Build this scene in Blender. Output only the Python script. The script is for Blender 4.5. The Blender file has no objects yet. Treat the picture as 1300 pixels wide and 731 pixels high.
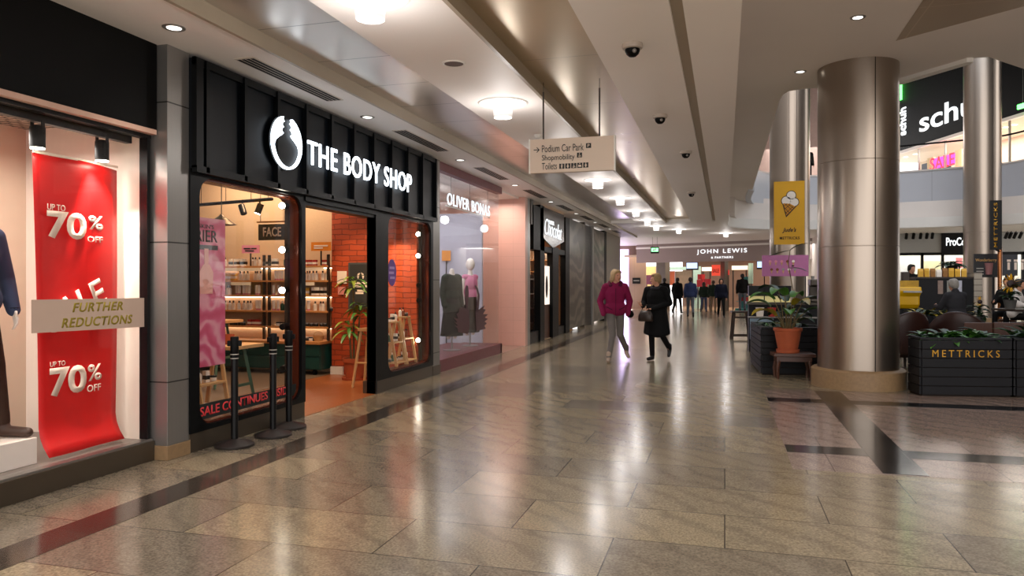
import bpy, bmesh, math, random
from math import pi, sin, cos, radians as R
from mathutils import Vector, Matrix
random.seed(7)
sc = bpy.context.scene
COL = sc.collection

# ------------------------------------------------------------------ camera, world, light, exposure
cam_d = bpy.data.cameras.new('camera'); cam = bpy.data.objects.new('camera', cam_d); COL.objects.link(cam)
sc.camera = cam
cam_d.sensor_fit = 'HORIZONTAL'; cam_d.sensor_width = 36.0
cam_d.lens = 36.0 * 940 / 1300
cam_d.shift_y = -7.5 / 1300
cam_d.clip_end = 300
cam.location = (0, 0, 1.5)
cam.rotation_euler = (R(90), 0, math.atan2(270, 940))

sc.view_settings.view_transform = 'Standard'
sc.view_settings.look = 'None'
sc.view_settings.gamma = 1
sc.view_settings.use_curve_mapping = False
sc.view_settings.exposure = 1.3
sc.cycles.max_bounces = 8
sc.cycles.diffuse_bounces = 4
sc.cycles.glossy_bounces = 4
sc.cycles.transparent_max_bounces = 12
sc.cycles.sample_clamp_indirect = 4
sc.cycles.use_denoising = True

W = bpy.data.worlds.new('world'); sc.world = W; W.use_nodes = True
bg = W.node_tree.nodes['Background']
bg.inputs[0].default_value = (1.0, 0.96, 0.94, 1); bg.inputs[1].default_value = 1.0

def lamp(kind, loc, power, col=(1, .86, .7), size=.3, size_y=None, rot=(0, 0, 0), spot=110, blend=.6):
    d = bpy.data.lights.new('light', kind); d.energy = power; d.color = col
    if kind == 'AREA':
        d.size = size
        if size_y: d.shape = 'RECTANGLE'; d.size_y = size_y
    elif kind == 'SPOT':
        d.spot_size = R(spot); d.spot_blend = blend; d.shadow_soft_size = size
    else: d.shadow_soft_size = size
    o = bpy.data.objects.new('light', d); COL.objects.link(o); o.location = loc; o.rotation_euler = rot
    return o

WARM = (1, .80, .60); NEUT = (1, .92, .84); COOL = (.86, .92, 1)
# shop interiors (mostly unseen fill lamps, added to light each shop)
lamp('AREA', (-5.25, -.3, 2.62), 90, (1, .92, .84), .5, 10.2)                 # fashion shop window, run on behind the camera to light floor and column
lamp('SPOT', (-4.82, 4.75, 2.45), 60, (1, .84, .72), .03, rot=(R(14), R(-4), 0), spot=75)
lamp('SPOT', (-5.3, 8.2, 3.4), 140, (1, .62, .34), .05, rot=(0, R(14), 0), spot=80)
lamp('SPOT', (-4.9, 10.25, 2.42), 34, (1, .74, .46), .02, rot=(R(24), 0, 0), spot=80)
lamp('SPOT', (-5.0, 6.3, 2.5), 18, (1, .84, .66), .03, rot=(0, R(-14), 0), spot=90)
lamp('SPOT', (-5.5, 9.5, 3.2), 60, (1, .70, .42), .04, rot=(R(28), 0, 0), spot=60)
lamp('AREA', (-7.2, 8.2, 3.50), 11, (1, .80, .60), 3.4, 4.6)                # cosmetics shop ceiling
lamp('AREA', (-7.3, 10.3, 3.3), 14, (1, .80, .58), 2.2, .3, rot=(R(35), 0, 0))
lamp('AREA', (-5.4, 13.0, 3.28), 20, (.96, .96, 1), .8, 3.2)
lamp('AREA', (-7.4, 13.4, 3.4), 24, (.96, .96, 1), 1.6, 3.0)
lamp('AREA', (-4.95, 17.9, 2.85), 9, (1, .80, .58), .25, 1.1)
lamp('AREA', (-4.85, 21.4, 2.45), 9, (1, .80, .58), .2, 1.1)                 # added fill lamps just inside the chocolate shop windows
lamp('AREA', (-6.0, 19.4, 3.0), 70, (1, .82, .62), 1.4, 3.0)                 # chocolate shop
lamp('AREA', (-5.05, 15.9, 3.36), 14, (1, .84, .76), .6, 1.2)
lamp('AREA', (-1.0, 43.0, 2.9), 150, (1, .84, .68), 10, 4.0)                 # department store
lamp('AREA', (8.5, 37.0, 3.25), 170, (1, .97, .90), 12, 2.2)                 # kitchen shop under balcony
lamp('AREA', (8.0, 38.5, 8.2), 160, (1, .93, .86), 12, 2.5)                  # shoe shop upstairs

lamp('AREA', (5.5, 23, 11.9), 300, (.80, .88, 1), 8, 14)                    # lit upper level over the void
lamp('AREA', (6.0, 5.0, 4.55), 85, (1, .94, .88), 5, 6)                     # unseen fill, added to brighten the floor on the right

# ------------------------------------------------------------------ helpers
KX, KY = -259.5, 903.4
def ray(x, y): return Vector((KX + .9611*(x-650), KY + .2761*(x-650), 358 - y))
def onX(x, y, X): d = ray(x, y); return Vector((0, 0, 1.5)) + d*(X/d.x)
def onY(x, y, Y): d = ray(x, y); return Vector((0, 0, 1.5)) + d*(Y/d.y)
def onZ(x, y, z): d = ray(x, y); return Vector((0, 0, 1.5)) + d*((z-1.5)/d.z)

def hx(h):
    h = h.lstrip('#'); c = [int(h[i:i+2], 16)/255 for i in (0, 2, 4)]
    return tuple(v/12.92 if v <= .04045 else ((v+.055)/1.055)**2.4 for v in c)

def nmat(name):
    m = bpy.data.materials.new(name); m.use_nodes = True
    nt = m.node_tree; return m, nt, nt.nodes['Principled BSDF']

def mat(name, col, rough=.5, metal=0.0, var=.12, scale=9.0, emit=0, ecol=None, bump=0.0, coat=0.0, stretch=(1, 1, 1), alpha=1.0, spec=.5, rvar=.06):
    """Principled surface whose colour and roughness wander a little with a noise texture."""
    m, nt, b = nmat(name); N, L = nt.nodes, nt.links
    if isinstance(col, str): col = hx(col)
    tc = N.new('ShaderNodeTexCoord'); mp = N.new('ShaderNodeMapping'); mp.inputs['Scale'].default_value = stretch
    L.new(tc.outputs['Object'], mp.inputs['Vector'])
    nz = N.new('ShaderNodeTexNoise'); nz.inputs['Scale'].default_value = scale; nz.inputs['Detail'].default_value = 4
    L.new(mp.outputs['Vector'], nz.inputs['Vector'])
    mx = N.new('ShaderNodeMix'); mx.data_type = 'RGBA'
    mx.inputs['A'].default_value = (*[c*(1-var) for c in col], 1)
    mx.inputs['B'].default_value = (*[min(1, c*(1+var)) for c in col], 1)
    L.new(nz.outputs['Fac'], mx.inputs['Factor']); L.new(mx.outputs['Result'], b.inputs['Base Color'])
    mr = N.new('ShaderNodeMapRange'); mr.inputs['To Min'].default_value = max(.02, rough-rvar); mr.inputs['To Max'].default_value = min(1, rough+rvar)
    L.new(nz.outputs['Fac'], mr.inputs['Value']); L.new(mr.outputs['Result'], b.inputs['Roughness'])
    b.inputs['Metallic'].default_value = metal; b.inputs['Specular IOR Level'].default_value = spec
    if coat: b.inputs['Coat Weight'].default_value = coat; b.inputs['Coat Roughness'].default_value = .1
    if emit:
        b.inputs['Emission Color'].default_value = (*(ecol or col), 1); b.inputs['Emission Strength'].default_value = emit
    if bump:
        bp = N.new('ShaderNodeBump'); bp.inputs['Strength'].default_value = bump; bp.inputs['Distance'].default_value = .01
        L.new(nz.outputs['Fac'], bp.inputs['Height']); L.new(bp.outputs['Normal'], b.inputs['Normal'])
    if alpha < 1: b.inputs['Alpha'].default_value = alpha
    return m

def glass(name, tint=(1, 1, 1), refl=.75, rough=.0):
    """Thin pane: clear transmission plus a Fresnel mirror."""
    m = bpy.data.materials.new(name); m.use_nodes = True; nt = m.node_tree; N, L = nt.nodes, nt.links
    N.remove(N['Principled BSDF']); out = N['Material Output']
    t = N.new('ShaderNodeBsdfTransparent'); t.inputs[0].default_value = (*tint, 1)
    g = N.new('ShaderNodeBsdfGlossy'); g.inputs['Roughness'].default_value = rough; g.inputs[0].default_value = (refl, refl, refl, 1)
    ge = N.new('ShaderNodeNewGeometry'); dt = N.new('ShaderNodeVectorMath'); dt.operation = 'DOT_PRODUCT'
    L.new(ge.outputs['Normal'], dt.inputs[0]); L.new(ge.outputs['Incoming'], dt.inputs[1])
    ab = N.new('ShaderNodeMath'); ab.operation = 'ABSOLUTE'; L.new(dt.outputs['Value'], ab.inputs[0])
    om = N.new('ShaderNodeMath'); om.operation = 'SUBTRACT'; om.inputs[0].default_value = 1; L.new(ab.outputs[0], om.inputs[1])
    pw = N.new('ShaderNodeMath'); pw.operation = 'POWER'; pw.inputs[1].default_value = 5; L.new(om.outputs[0], pw.inputs[0])
    f = N.new('ShaderNodeMath'); f.operation = 'MULTIPLY_ADD'; f.inputs[1].default_value = .8; f.inputs[2].default_value = .018; L.new(pw.outputs[0], f.inputs[0])
    mx = N.new('ShaderNodeMixShader'); L.new(f.outputs[0], mx.inputs[0]); L.new(t.outputs[0], mx.inputs[1]); L.new(g.outputs[0], mx.inputs[2])
    L.new(mx.outputs[0], out.inputs['Surface']); return m

def glow(name, col, strength):
    m = bpy.data.materials.new(name); m.use_nodes = True; nt = m.node_tree; N, L = nt.nodes, nt.links
    b = N['Principled BSDF']; b.inputs['Base Color'].default_value = (*col, 1)
    b.inputs['Emission Color'].default_value = (*col, 1); b.inputs['Emission Strength'].default_value = strength
    return m

class MB:
    def __init__(s): s.v = []; s.f = []; s.mi = []; s.k = 0
    def add(s, vs, fs, m=None):
        b = len(s.v); s.v += [Vector(p) for p in vs]; s.f += [tuple(b+i for i in f) for f in fs]; s.mi += [s.k if m is None else m]*len(fs); return s
    def box(s, x0, x1, y0, y1, z0, z1, m=None):
        return s.add([(x, y, z) for x in (x0, x1) for y in (y0, y1) for z in (z0, z1)],
                     [(0, 1, 3, 2), (4, 6, 7, 5), (0, 4, 5, 1), (2, 3, 7, 6), (0, 2, 6, 4), (1, 5, 7, 3)], m)
    def obox(s, c, size, rz=0, rx=0, ry=0, m=None):
        M = Matrix.Translation(c) @ Matrix.Rotation(rz, 4, 'Z') @ Matrix.Rotation(ry, 4, 'Y') @ Matrix.Rotation(rx, 4, 'X')
        a, b, d = [q/2 for q in size]
        return s.add([M @ Vector((x, y, z)) for x in (-a, a) for y in (-b, b) for z in (-d, d)],
                     [(0, 1, 3, 2), (4, 6, 7, 5), (0, 4, 5, 1), (2, 3, 7, 6), (0, 2, 6, 4), (1, 5, 7, 3)], m)
    def tube(s, pts, rs, n=8, m=None, cap=True):
        pts = [Vector(p) for p in pts]
        if not hasattr(rs, '__len__'): rs = [rs]*len(pts)
        vs = []; fs = []; up0 = None
        for i, p in enumerate(pts):
            d = (pts[min(i+1, len(pts)-1)] - pts[max(i-1, 0)])
            d = d.normalized() if d.length > 1e-9 else Vector((0, 0, 1))
            if up0 is None: up0 = Vector((1, 0, 0)) if abs(d.x) < .9 else Vector((0, 1, 0))
            a = d.cross(up0)
            if a.length < 1e-6: a = d.orthogonal()
            a.normalize(); bb = d.cross(a); up0 = bb.cross(d)*1.0
            up0 = a.cross(d)
            for k in range(n):
                t = 2*pi*k/n; vs.append(p + rs[i]*(a*cos(t) + bb*sin(t)))
        for i in range(len(pts)-1):
            for k in range(n):
                fs.append((i*n+k, i*n+(k+1) % n, (i+1)*n+(k+1) % n, (i+1)*n+k))
        if cap: fs.append(tuple(reversed(range(n)))); fs.append(tuple(range((len(pts)-1)*n, len(pts)*n)))
        return s.add(vs, fs, m)
    def lathe(s, prof, c=(0, 0, 0), n=24, m=None, M=None):
        c = Vector(c); vs = []; fs = []
        for r, z in prof:
            for k in range(n):
                t = 2*pi*k/n; p = Vector((r*cos(t), r*sin(t), z)); vs.append((M @ p if M else p) + c)
        for i in range(len(prof)-1):
            for k in range(n): fs.append((i*n+k, i*n+(k+1) % n, (i+1)*n+(k+1) % n, (i+1)*n+k))
        if prof[0][0] > 1e-5: fs.append(tuple(reversed(range(n))))
        if prof[-1][0] > 1e-5: fs.append(tuple(range((len(prof)-1)*n, len(prof)*n)))
        return s.add(vs, fs, m)
    def ell(s, c, r, n=14, m=None, M=None):
        c = Vector(c); vs = []; fs = []; k2 = n//2
        if not hasattr(r, '__len__'): r = (r, r, r)
        for i in range(1, k2):
            a = pi*i/k2
            for k in range(n):
                t = 2*pi*k/n; p = Vector((r[0]*sin(a)*cos(t), r[1]*sin(a)*sin(t), r[2]*cos(a))); vs.append((M @ p if M else p) + c)
        top = Vector((0, 0, r[2])); bot = Vector((0, 0, -r[2]))
        vs.append((M @ top if M else top)+c); vs.append((M @ bot if M else bot)+c); T = len(vs)-2
        for i in range(k2-2):
            for k in range(n): fs.append((i*n+k, (i+1)*n+k, (i+1)*n+(k+1) % n, i*n+(k+1) % n))
        for k in range(n):
            fs.append((T, k, (k+1) % n)); fs.append((T+1, (k2-2)*n+(k+1) % n, (k2-2)*n+k))
        return s.add(vs, fs, m)
    def cap(s, p0, p1, r0, r1, n=10, m=None):
        p0, p1 = Vector(p0), Vector(p1); d = (p1-p0).normalized()
        pts = [p0-d*r0*.98, p0-d*r0*.7, p0-d*r0*.3, p0, p0.lerp(p1, .5), p1, p1+d*r1*.3, p1+d*r1*.7, p1+d*r1*.98]
        rm = (r0+r1)/2; rs = [r0*.2, r0*.71, r0*.95, r0, rm, r1, r1*.95, r1*.71, r1*.2]
        return s.tube(pts, rs, n, m)
    def loft(s, rings, m=None, cap=True):
        n = len(rings[0]); vs = [p for r in rings for p in r]; fs = []
        for i in range(len(rings)-1):
            for k in range(n): fs.append((i*n+k, i*n+(k+1) % n, (i+1)*n+(k+1) % n, (i+1)*n+k))
        if cap: fs.append(tuple(reversed(range(n)))); fs.append(tuple(range((len(rings)-1)*n, len(rings)*n)))
        return s.add(vs, fs, m)
    def prism(s, poly, o, u, w, t, m=None):
        """polygon in (a, b) extruded by vector t from origin o along axes u, w"""
        o, u, w, t = Vector(o), Vector(u), Vector(w), Vector(t); n = len(poly)
        vs = [o+u*a+w*b for a, b in poly] + [o+u*a+w*b+t for a, b in poly]
        fs = [tuple(reversed(range(n))), tuple(range(n, 2*n))] + [(i, (i+1) % n, n+(i+1) % n, n+i) for i in range(n)]
        return s.add(vs, fs, m)
    def build(s, name, mats, parent=None, smooth=False, bevel=0, local=False, mods=None):
        me = bpy.data.meshes.new(name)
        M = Matrix() if (parent is None or local) else world(parent).inverted()
        me.from_pydata([tuple(M @ p) for p in s.v], [], s.f)
        bm = bmesh.new(); bm.from_mesh(me); bmesh.ops.recalc_face_normals(bm, faces=bm.faces); bm.to_mesh(me); bm.free()
        if not isinstance(mats, (list, tuple)): mats = [mats]
        for q in mats: me.materials.append(q)
        if len(mats) > 1: me.polygons.foreach_set('material_index', s.mi)
        if smooth:
            me.polygons.foreach_set('use_smooth', [True]*len(me.polygons))
            if smooth != 'all':
                try: me.set_sharp_from_angle(angle=R(40))
                except Exception: pass
        o = bpy.data.objects.new(name, me); COL.objects.link(o)
        if parent: o.parent = parent
        if bevel:
            md = o.modifiers.new('bevel', 'BEVEL'); md.width = bevel; md.segments = 2; md.limit_method = 'ANGLE'
        return o

def world(o):
    M = Matrix.Translation(o.location) @ o.rotation_euler.to_matrix().to_4x4() @ Matrix.Diagonal((*o.scale, 1))
    return world(o.parent) @ M if o.parent else M

def tag(o, label=None, cat=None, group=None, kind=None):
    if label: o['label'] = label
    if cat: o['category'] = cat
    if group: o['group'] = group
    if kind: o['kind'] = kind
    return o
def thing(name, label, cat, loc=(0, 0, 0), rz=0, group=None, kind=None):
    o = bpy.data.objects.new(name, None); COL.objects.link(o); o.location = loc; o.rotation_euler = (0, 0, rz); o.empty_display_size = .1
    return tag(o, label, cat, group, kind)
def struct(o, label=None, cat=None):
    o['kind'] = 'structure'
    if label: o['label'] = label
    if cat: o['category'] = cat
    return o
def dup(root, loc, rz=None, label=None, group=None, scale=None):
    r = root.copy(); COL.objects.link(r); r.location = loc
    if rz is not None: r.rotation_euler = (0, 0, rz)
    if label: r['label'] = label
    if group: r['group'] = group
    if scale: r.scale = scale
    for ch in list(root.children):
        c = ch.copy(); COL.objects.link(c); c.parent = r
        for g in list(ch.children):
            d = g.copy(); COL.objects.link(d); d.parent = c
    return r

def text(name, body, o, u, w, width, height, mt, parent=None, depth=.01, bold=0.0, shear=0.0, space=1.0, both=False):
    """Lettering as a mesh that fills width x height from corner o along axes u, w."""
    fc = bpy.data.curves.new('t', 'FONT'); fc.body = body; fc.size = 1; fc.offset = bold; fc.shear = shear
    fc.space_character = space; fc.resolution_u = 4
    t = bpy.data.objects.new('t', fc); COL.objects.link(t)
    me0 = bpy.data.meshes.new_from_object(t); bpy.data.objects.remove(t); bpy.data.curves.remove(fc)
    xs = [v.co.x for v in me0.vertices]; ys = [v.co.y for v in me0.vertices]
    x0, x1, y0, y1 = min(xs), max(xs), min(ys), max(ys)
    if both is False:
        pass
    bm = bmesh.new(); bm.from_mesh(me0); bpy.data.meshes.remove(me0)
    bmesh.ops.remove_doubles(bm, verts=bm.verts, dist=1e-5)
    o, u, w = Vector(o), Vector(u).normalized(), Vector(w).normalized(); nrm = u.cross(w)
    sx = width/(x1-x0); sy = height/(y1-y0) if height else sx
    for v in bm.verts:
        v.co = o + u*((v.co.x-x0)*sx) + w*((v.co.y-y0)*sy)
    r = bmesh.ops.extrude_face_region(bm, geom=bm.faces[:])
    for e in r['geom']:
        if isinstance(e, bmesh.types.BMVert): e.co += nrm*depth
    bmesh.ops.recalc_face_normals(bm, faces=bm.faces)
    if parent:
        M = world(parent).inverted()
        for v in bm.verts: v.co = M @ v.co
    me = bpy.data.meshes.new(name); bm.to_mesh(me); bm.free(); me.materials.append(mt)
    ob = bpy.data.objects.new(name, me); COL.objects.link(ob)
    if parent: ob.parent = parent
    return ob

def blob(mb, name, mt, parent, vox=.014, smooth=3):
    """One continuous skin over overlapping volumes."""
    o = mb.build(name, mt, parent, smooth='all', local=True)
    md = o.modifiers.new('skin', 'REMESH'); md.mode = 'VOXEL'; md.voxel_size = vox; md.use_smooth_shade = True
    if smooth:
        sm = o.modifiers.new('smooth', 'SMOOTH'); sm.factor = .5; sm.iterations = smooth
    return o

def rrect(y0, y1, z0, z1, r, n=6):
    pts = []
    for cx, cz, a0 in ((y1-r, z1-r, 0), (y0+r, z1-r, 90), (y0+r, z0+r, 180), (y1-r, z0+r, 270)):
        for i in range(n+1):
            a = R(a0 + 90*i/n); pts.append((cx+r*cos(a), cz+r*sin(a)))
    return pts
def frame_ring(mb, outer, inner, x0, x1, m=None):
    """wall panel in the Y-Z plane between x0 and x1 with a hole; outer and inner have equal counts"""
    n = len(inner); vs = []
    for x in (x0, x1):
        vs += [(x, a, b) for a, b in outer] + [(x, a, b) for a, b in inner]
    fs = []
    for i in range(n):
        j = (i+1) % n
        fs += [(i, j, n+j, n+i), (2*n+i, 3*n+i, 3*n+j, 2*n+j), (i, 2*n+i, 2*n+j, j), (n+i, n+j, 3*n+j, 3*n+i)]
    mb.add(vs, fs, m)

def leafblade(mb, p, d, length, width, droop=.5, m=None, seg=5, fold=.15):
    p = Vector(p); d = Vector(d).normalized(); side = d.cross(Vector((0, 0, 1)))
    side = side.normalized() if side.length > 1e-4 else Vector((1, 0, 0))
    pts = []; q = p.copy(); dd = d.copy()
    for i in range(seg+1):
        t = i/seg; w = width*math.sin(pi*min(1, .12+.88*t))**.8 * (1 if t < 1 else 0)
        if t == 1: w = width*.03
        nrm = side.cross(dd).normalized()
        pts.append((q - side*w/2 + nrm*w*fold, q.copy(), q + side*w/2 + nrm*w*fold))
        dd = (dd + Vector((0, 0, -droop/seg))).normalized(); q = q + dd*length/seg
    vs = [v for t in pts for v in t]; fs = []
    for i in range(seg):
        fs += [(i*3, i*3+1, i*3+4, i*3+3), (i*3+1, i*3+2, i*3+5, i*3+4)]
    mb.add(vs, fs, m)
# ------------------------------------------------------------------ materials
def granite(name, c1, c2, vein, rough=.17, bw=1.25, bh=.62, mortar=.004, mcol=(.03, .025, .02), veins=.55, off=(0, 0)):
    """Polished granite slabs in a running bond, each slab of its own tone, with drifting veins and grain."""
    m, nt, b = nmat(name); N, L = nt.nodes, nt.links
    g = N.new('ShaderNodeNewGeometry'); mp = N.new('ShaderNodeMapping'); mp.inputs['Location'].default_value = (off[0], off[1], 0)
    L.new(g.outputs['Position'], mp.inputs['Vector'])
    br = N.new('ShaderNodeTexBrick'); br.offset = .5; br.offset_frequency = 2; br.squash = 1
    br.inputs['Scale'].default_value = 1; br.inputs['Brick Width'].default_value = bw; br.inputs['Row Height'].default_value = bh
    br.inputs['Mortar Size'].default_value = mortar; br.inputs['Mortar Smooth'].default_value = .2; br.inputs['Bias'].default_value = 0
    br.inputs['Color1'].default_value = (*c1, 1); br.inputs['Color2'].default_value = (*c2, 1); br.inputs['Mortar'].default_value = (*mcol, 1)
    L.new(mp.outputs['Vector'], br.inputs['Vector'])
    # the slab's own tone shifts and turns the vein pattern, so that veins break at the joints
    sep = N.new('ShaderNodeSeparateColor'); L.new(br.outputs['Color'], sep.inputs[0])
    ml = N.new('ShaderNodeMath'); ml.operation = 'MULTIPLY'; ml.inputs[1].default_value = 240; L.new(sep.outputs[0], ml.inputs[0])
    cb = N.new('ShaderNodeCombineXYZ'); L.new(ml.outputs[0], cb.inputs[2]); L.new(ml.outputs[0], cb.inputs[0])
    va = N.new('ShaderNodeVectorMath'); va.operation = 'ADD'; L.new(mp.outputs['Vector'], va.inputs[0]); L.new(cb.outputs[0], va.inputs[1])
    wv = N.new('ShaderNodeTexWave'); wv.wave_type = 'BANDS'; wv.bands_direction = 'DIAGONAL'
    wv.inputs['Scale'].default_value = 1.7; wv.inputs['Distortion'].default_value = 7; wv.inputs['Detail'].default_value = 4
    wv.inputs['Detail Scale'].default_value = 1.1; wv.inputs['Detail Roughness'].default_value = .62
    L.new(va.outputs[0], wv.inputs['Vector'])
    cr = N.new('ShaderNodeValToRGB'); cr.color_ramp.elements[0].position = .0; cr.color_ramp.elements[0].color = (1, 1, 1, 1)
    cr.color_ramp.elements[1].position = .42; cr.color_ramp.elements[1].color = (0, 0, 0, 1); L.new(wv.outputs['Fac'], cr.inputs[0])
    n2 = N.new('ShaderNodeTexNoise'); n2.inputs['Scale'].default_value = 75; n2.inputs['Detail'].default_value = 3; L.new(va.outputs[0], n2.inputs['Vector'])
    n3 = N.new('ShaderNodeTexNoise'); n3.inputs['Scale'].default_value = 2.2; n3.inputs['Detail'].default_value = 5; L.new(va.outputs[0], n3.inputs['Vector'])
    f1 = N.new('ShaderNodeMath'); f1.operation = 'MULTIPLY'; L.new(cr.outputs[0], f1.inputs[0]); L.new(n3.outputs['Fac'], f1.inputs[1])
    f2 = N.new('ShaderNodeMath'); f2.operation = 'MULTIPLY'; f2.inputs[1].default_value = veins*1.6; L.new(f1.outputs[0], f2.inputs[0])
    mx = N.new('ShaderNodeMix'); mx.data_type = 'RGBA'; L.new(f2.outputs[0], mx.inputs['Factor']); L.new(br.outputs['Color'], mx.inputs['A']); mx.inputs['B'].default_value = (*vein, 1)
    r2 = N.new('ShaderNodeMapRange'); r2.inputs['From Min'].default_value = .3; r2.inputs['From Max'].default_value = .7; r2.inputs['To Min'].default_value = .62; r2.inputs['To Max'].default_value = 1.38
    L.new(n2.outputs['Fac'], r2.inputs['Value'])
    vm = N.new('ShaderNodeVectorMath'); vm.operation = 'SCALE'; L.new(mx.outputs['Result'], vm.inputs[0]); L.new(r2.outputs[0], vm.inputs['Scale'])
    L.new(vm.outputs[0], b.inputs['Base Color'])
    rr = N.new('ShaderNodeMapRange'); rr.inputs['To Min'].default_value = rough-.05; rr.inputs['To Max'].default_value = rough+.07
    L.new(n3.outputs['Fac'], rr.inputs['Value']); L.new(rr.outputs[0], b.inputs['Roughness'])
    b.inputs['Specular IOR Level'].default_value = .5
    return m

def seams(name, col, period, axis='Y', off=0.0, width=.012, rough=.3, metal=0.0, dark=.45, period2=None, off2=0.0, axis2='Z', var=.08, scale=3.0, stretch=(1, 1, 1), line=None, aniso=0.0):
    """Panels with joints every period metres along a world axis (and optionally a second)."""
    m = mat(name, col, rough, metal, var, scale, stretch=stretch); nt = m.node_tree; N, L = nt.nodes, nt.links; b = N['Principled BSDF']
    g = N.new('ShaderNodeNewGeometry'); sx = N.new('ShaderNodeSeparateXYZ'); L.new(g.outputs['Position'], sx.inputs[0])
    def mask(ax, per, of):
        a = N.new('ShaderNodeMath'); a.operation = 'SUBTRACT'; L.new(sx.outputs[ax], a.inputs[0]); a.inputs[1].default_value = of
        d = N.new('ShaderNodeMath'); d.operation = 'DIVIDE'; L.new(a.outputs[0], d.inputs[0]); d.inputs[1].default_value = per
        f = N.new('ShaderNodeMath'); f.operation = 'FRACT'; L.new(d.outputs[0], f.inputs[0])
        c = N.new('ShaderNodeMath'); c.operation = 'LESS_THAN'; L.new(f.outputs[0], c.inputs[0]); c.inputs[1].default_value = width/per
        return c
    k = mask(axis, period, off)
    if period2:
        k2 = mask(axis2, period2, off2); mm = N.new('ShaderNodeMath'); mm.operation = 'MAXIMUM'
        L.new(k.outputs[0], mm.inputs[0]); L.new(k2.outputs[0], mm.inputs[1]); k = mm
    src = b.inputs['Base Color'].links[0].from_socket
    cc = hx(col) if isinstance(col, str) else col
    mx = N.new('ShaderNodeMix'); mx.data_type = 'RGBA'; L.new(k.outputs[0], mx.inputs['Factor']); L.new(src, mx.inputs['A'])
    mx.inputs['B'].default_value = (*(line or [c*dark for c in cc]), 1); L.new(mx.outputs['Result'], b.inputs['Base Color'])
    if aniso: b.inputs['Anisotropic'].default_value = aniso
    return m

def brick_mat(name, c1, c2, mortar, bw=.24, bh=.075, axis='XZ', bump=.8, ms=.008):
    m, nt, b = nmat(name); N, L = nt.nodes, nt.links
    g = N.new('ShaderNodeNewGeometry'); sx = N.new('ShaderNodeSeparateXYZ'); L.new(g.outputs['Position'], sx.inputs[0])
    cb = N.new('ShaderNodeCombineXYZ'); L.new(sx.outputs[axis[0]], cb.inputs[0]); L.new(sx.outputs[axis[1]], cb.inputs[1])
    nz = N.new('ShaderNodeTexNoise'); nz.inputs['Scale'].default_value = 6; L.new(g.outputs['Position'], nz.inputs['Vector'])
    sc_ = N.new('ShaderNodeVectorMath'); sc_.operation = 'SCALE'; sc_.inputs['Scale'].default_value = .05; L.new(nz.outputs['Color'], sc_.inputs[0])
    ad = N.new('ShaderNodeVectorMath'); L.new(cb.outputs[0], ad.inputs[0]); L.new(sc_.outputs[0], ad.inputs[1])
    br = N.new('ShaderNodeTexBrick'); br.inputs['Scale'].default_value = 1; br.inputs['Brick Width'].default_value = bw; br.inputs['Row Height'].default_value = bh
    br.inputs['Mortar Size'].default_value = ms; br.inputs['Mortar Smooth'].default_value = .3
    br.inputs['Color1'].default_value = (*c1, 1); br.inputs['Color2'].default_value = (*c2, 1); br.inputs['Mortar'].default_value = (*mortar, 1)
    L.new(ad.outputs[0], br.inputs['Vector']); L.new(br.outputs['Color'], b.inputs['Base Color'])
    bp = N.new('ShaderNodeBump'); bp.invert = True; bp.inputs['Strength'].default_value = bump; bp.inputs['Distance'].default_value = .02
    L.new(br.outputs['Fac'], bp.inputs['Height']); L.new(bp.outputs['Normal'], b.inputs['Normal']); b.inputs['Roughness'].default_value = .6
    return m

M = {}
M['floor'] = granite('granite_slabs', hx('#978970'), hx('#776d5f'), hx('#50483e'), rough=.175, veins=.36,)
M['pinkstone'] = granite('pink_granite', hx('#97857c'), hx('#867369'), hx('#62534b'), rough=.17, bw=1.24, bh=2.0, veins=.4, mortar=.003, off=(.4, .3))
M['blackstone'] = granite('black_granite', hx('#1c1b1d'), hx('#19181a'), hx('#242424'), rough=.12, bw=3.0, bh=.62, veins=.3, mortar=.003, mcol=hx('#7b746a'), off=(1.5, .1))
M['borderstone'] = granite('dark_border_granite', hx('#3a332d'), hx('#4d443c'), hx('#2a2521'), rough=.14, bw=3, bh=1.25, veins=.3, mortar=.003, off=(0, .2))
M['plaster'] = mat('painted_plaster', '#f2ece7', .55, var=.02, scale=1.5)
M['plaster2'] = mat('grey_plaster', '#e6ddd5', .6, var=.03, scale=1.5)
M['panelmetal'] = seams('satin_ceiling_panel', '#d3ccc4', .94, 'Y', 5.34, .012, .3, .85, dark=.4, aniso=.5)
M['panelmetal2'] = seams('satin_ceiling_panel_matt', '#cbb99b', 1.86, 'Y', 1.2, .010, .30, .8, dark=.6)
M['molding'] = mat('ceiling_step', '#a89b88', .45, var=.05)
M['white'] = mat('white_paint', '#e9e5de', .5, var=.03)
M['parapet'] = seams('balcony_cladding', '#c4c6cc', 1.9, 'X', .3, .02, .45, 0, dark=.7, var=.02)
M['steel'] = mat('brushed_steel', '#94908b', .36, .7, var=.12, scale=2.5, stretch=(1, 1, 60))
M['steel_column'] = mat('brushed_column_steel', '#a3978b', .29, .95, var=.025, scale=1.0, stretch=(.3, .3, 3), rvar=.02)
M['darksteel'] = mat('dark_steel', '#4d4842', .38, .85, var=.1, scale=3, stretch=(1, 1, 30))
M['kerbsteel'] = mat('bronze_steel_kerb', '#5f5549', .4, .7, var=.1, scale=3, stretch=(30, 1, 1))
M['black'] = mat('black_gloss', '#020202', .5, var=.2, spec=.15)
M['blackmatt'] = mat('black_matt', '#060607', .6, var=.2, spec=.2)
M['blackpowder'] = mat('black_powder_coat', '#08080a', .42, var=.15, spec=.3)
M['navy'] = mat('dark_navy_fascia', '#050b12', .42, var=.12, scale=4, spec=.22)
M['navyframe'] = mat('dark_navy_frame', '#020406', .4, var=.12, scale=4, spec=.2)
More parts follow.
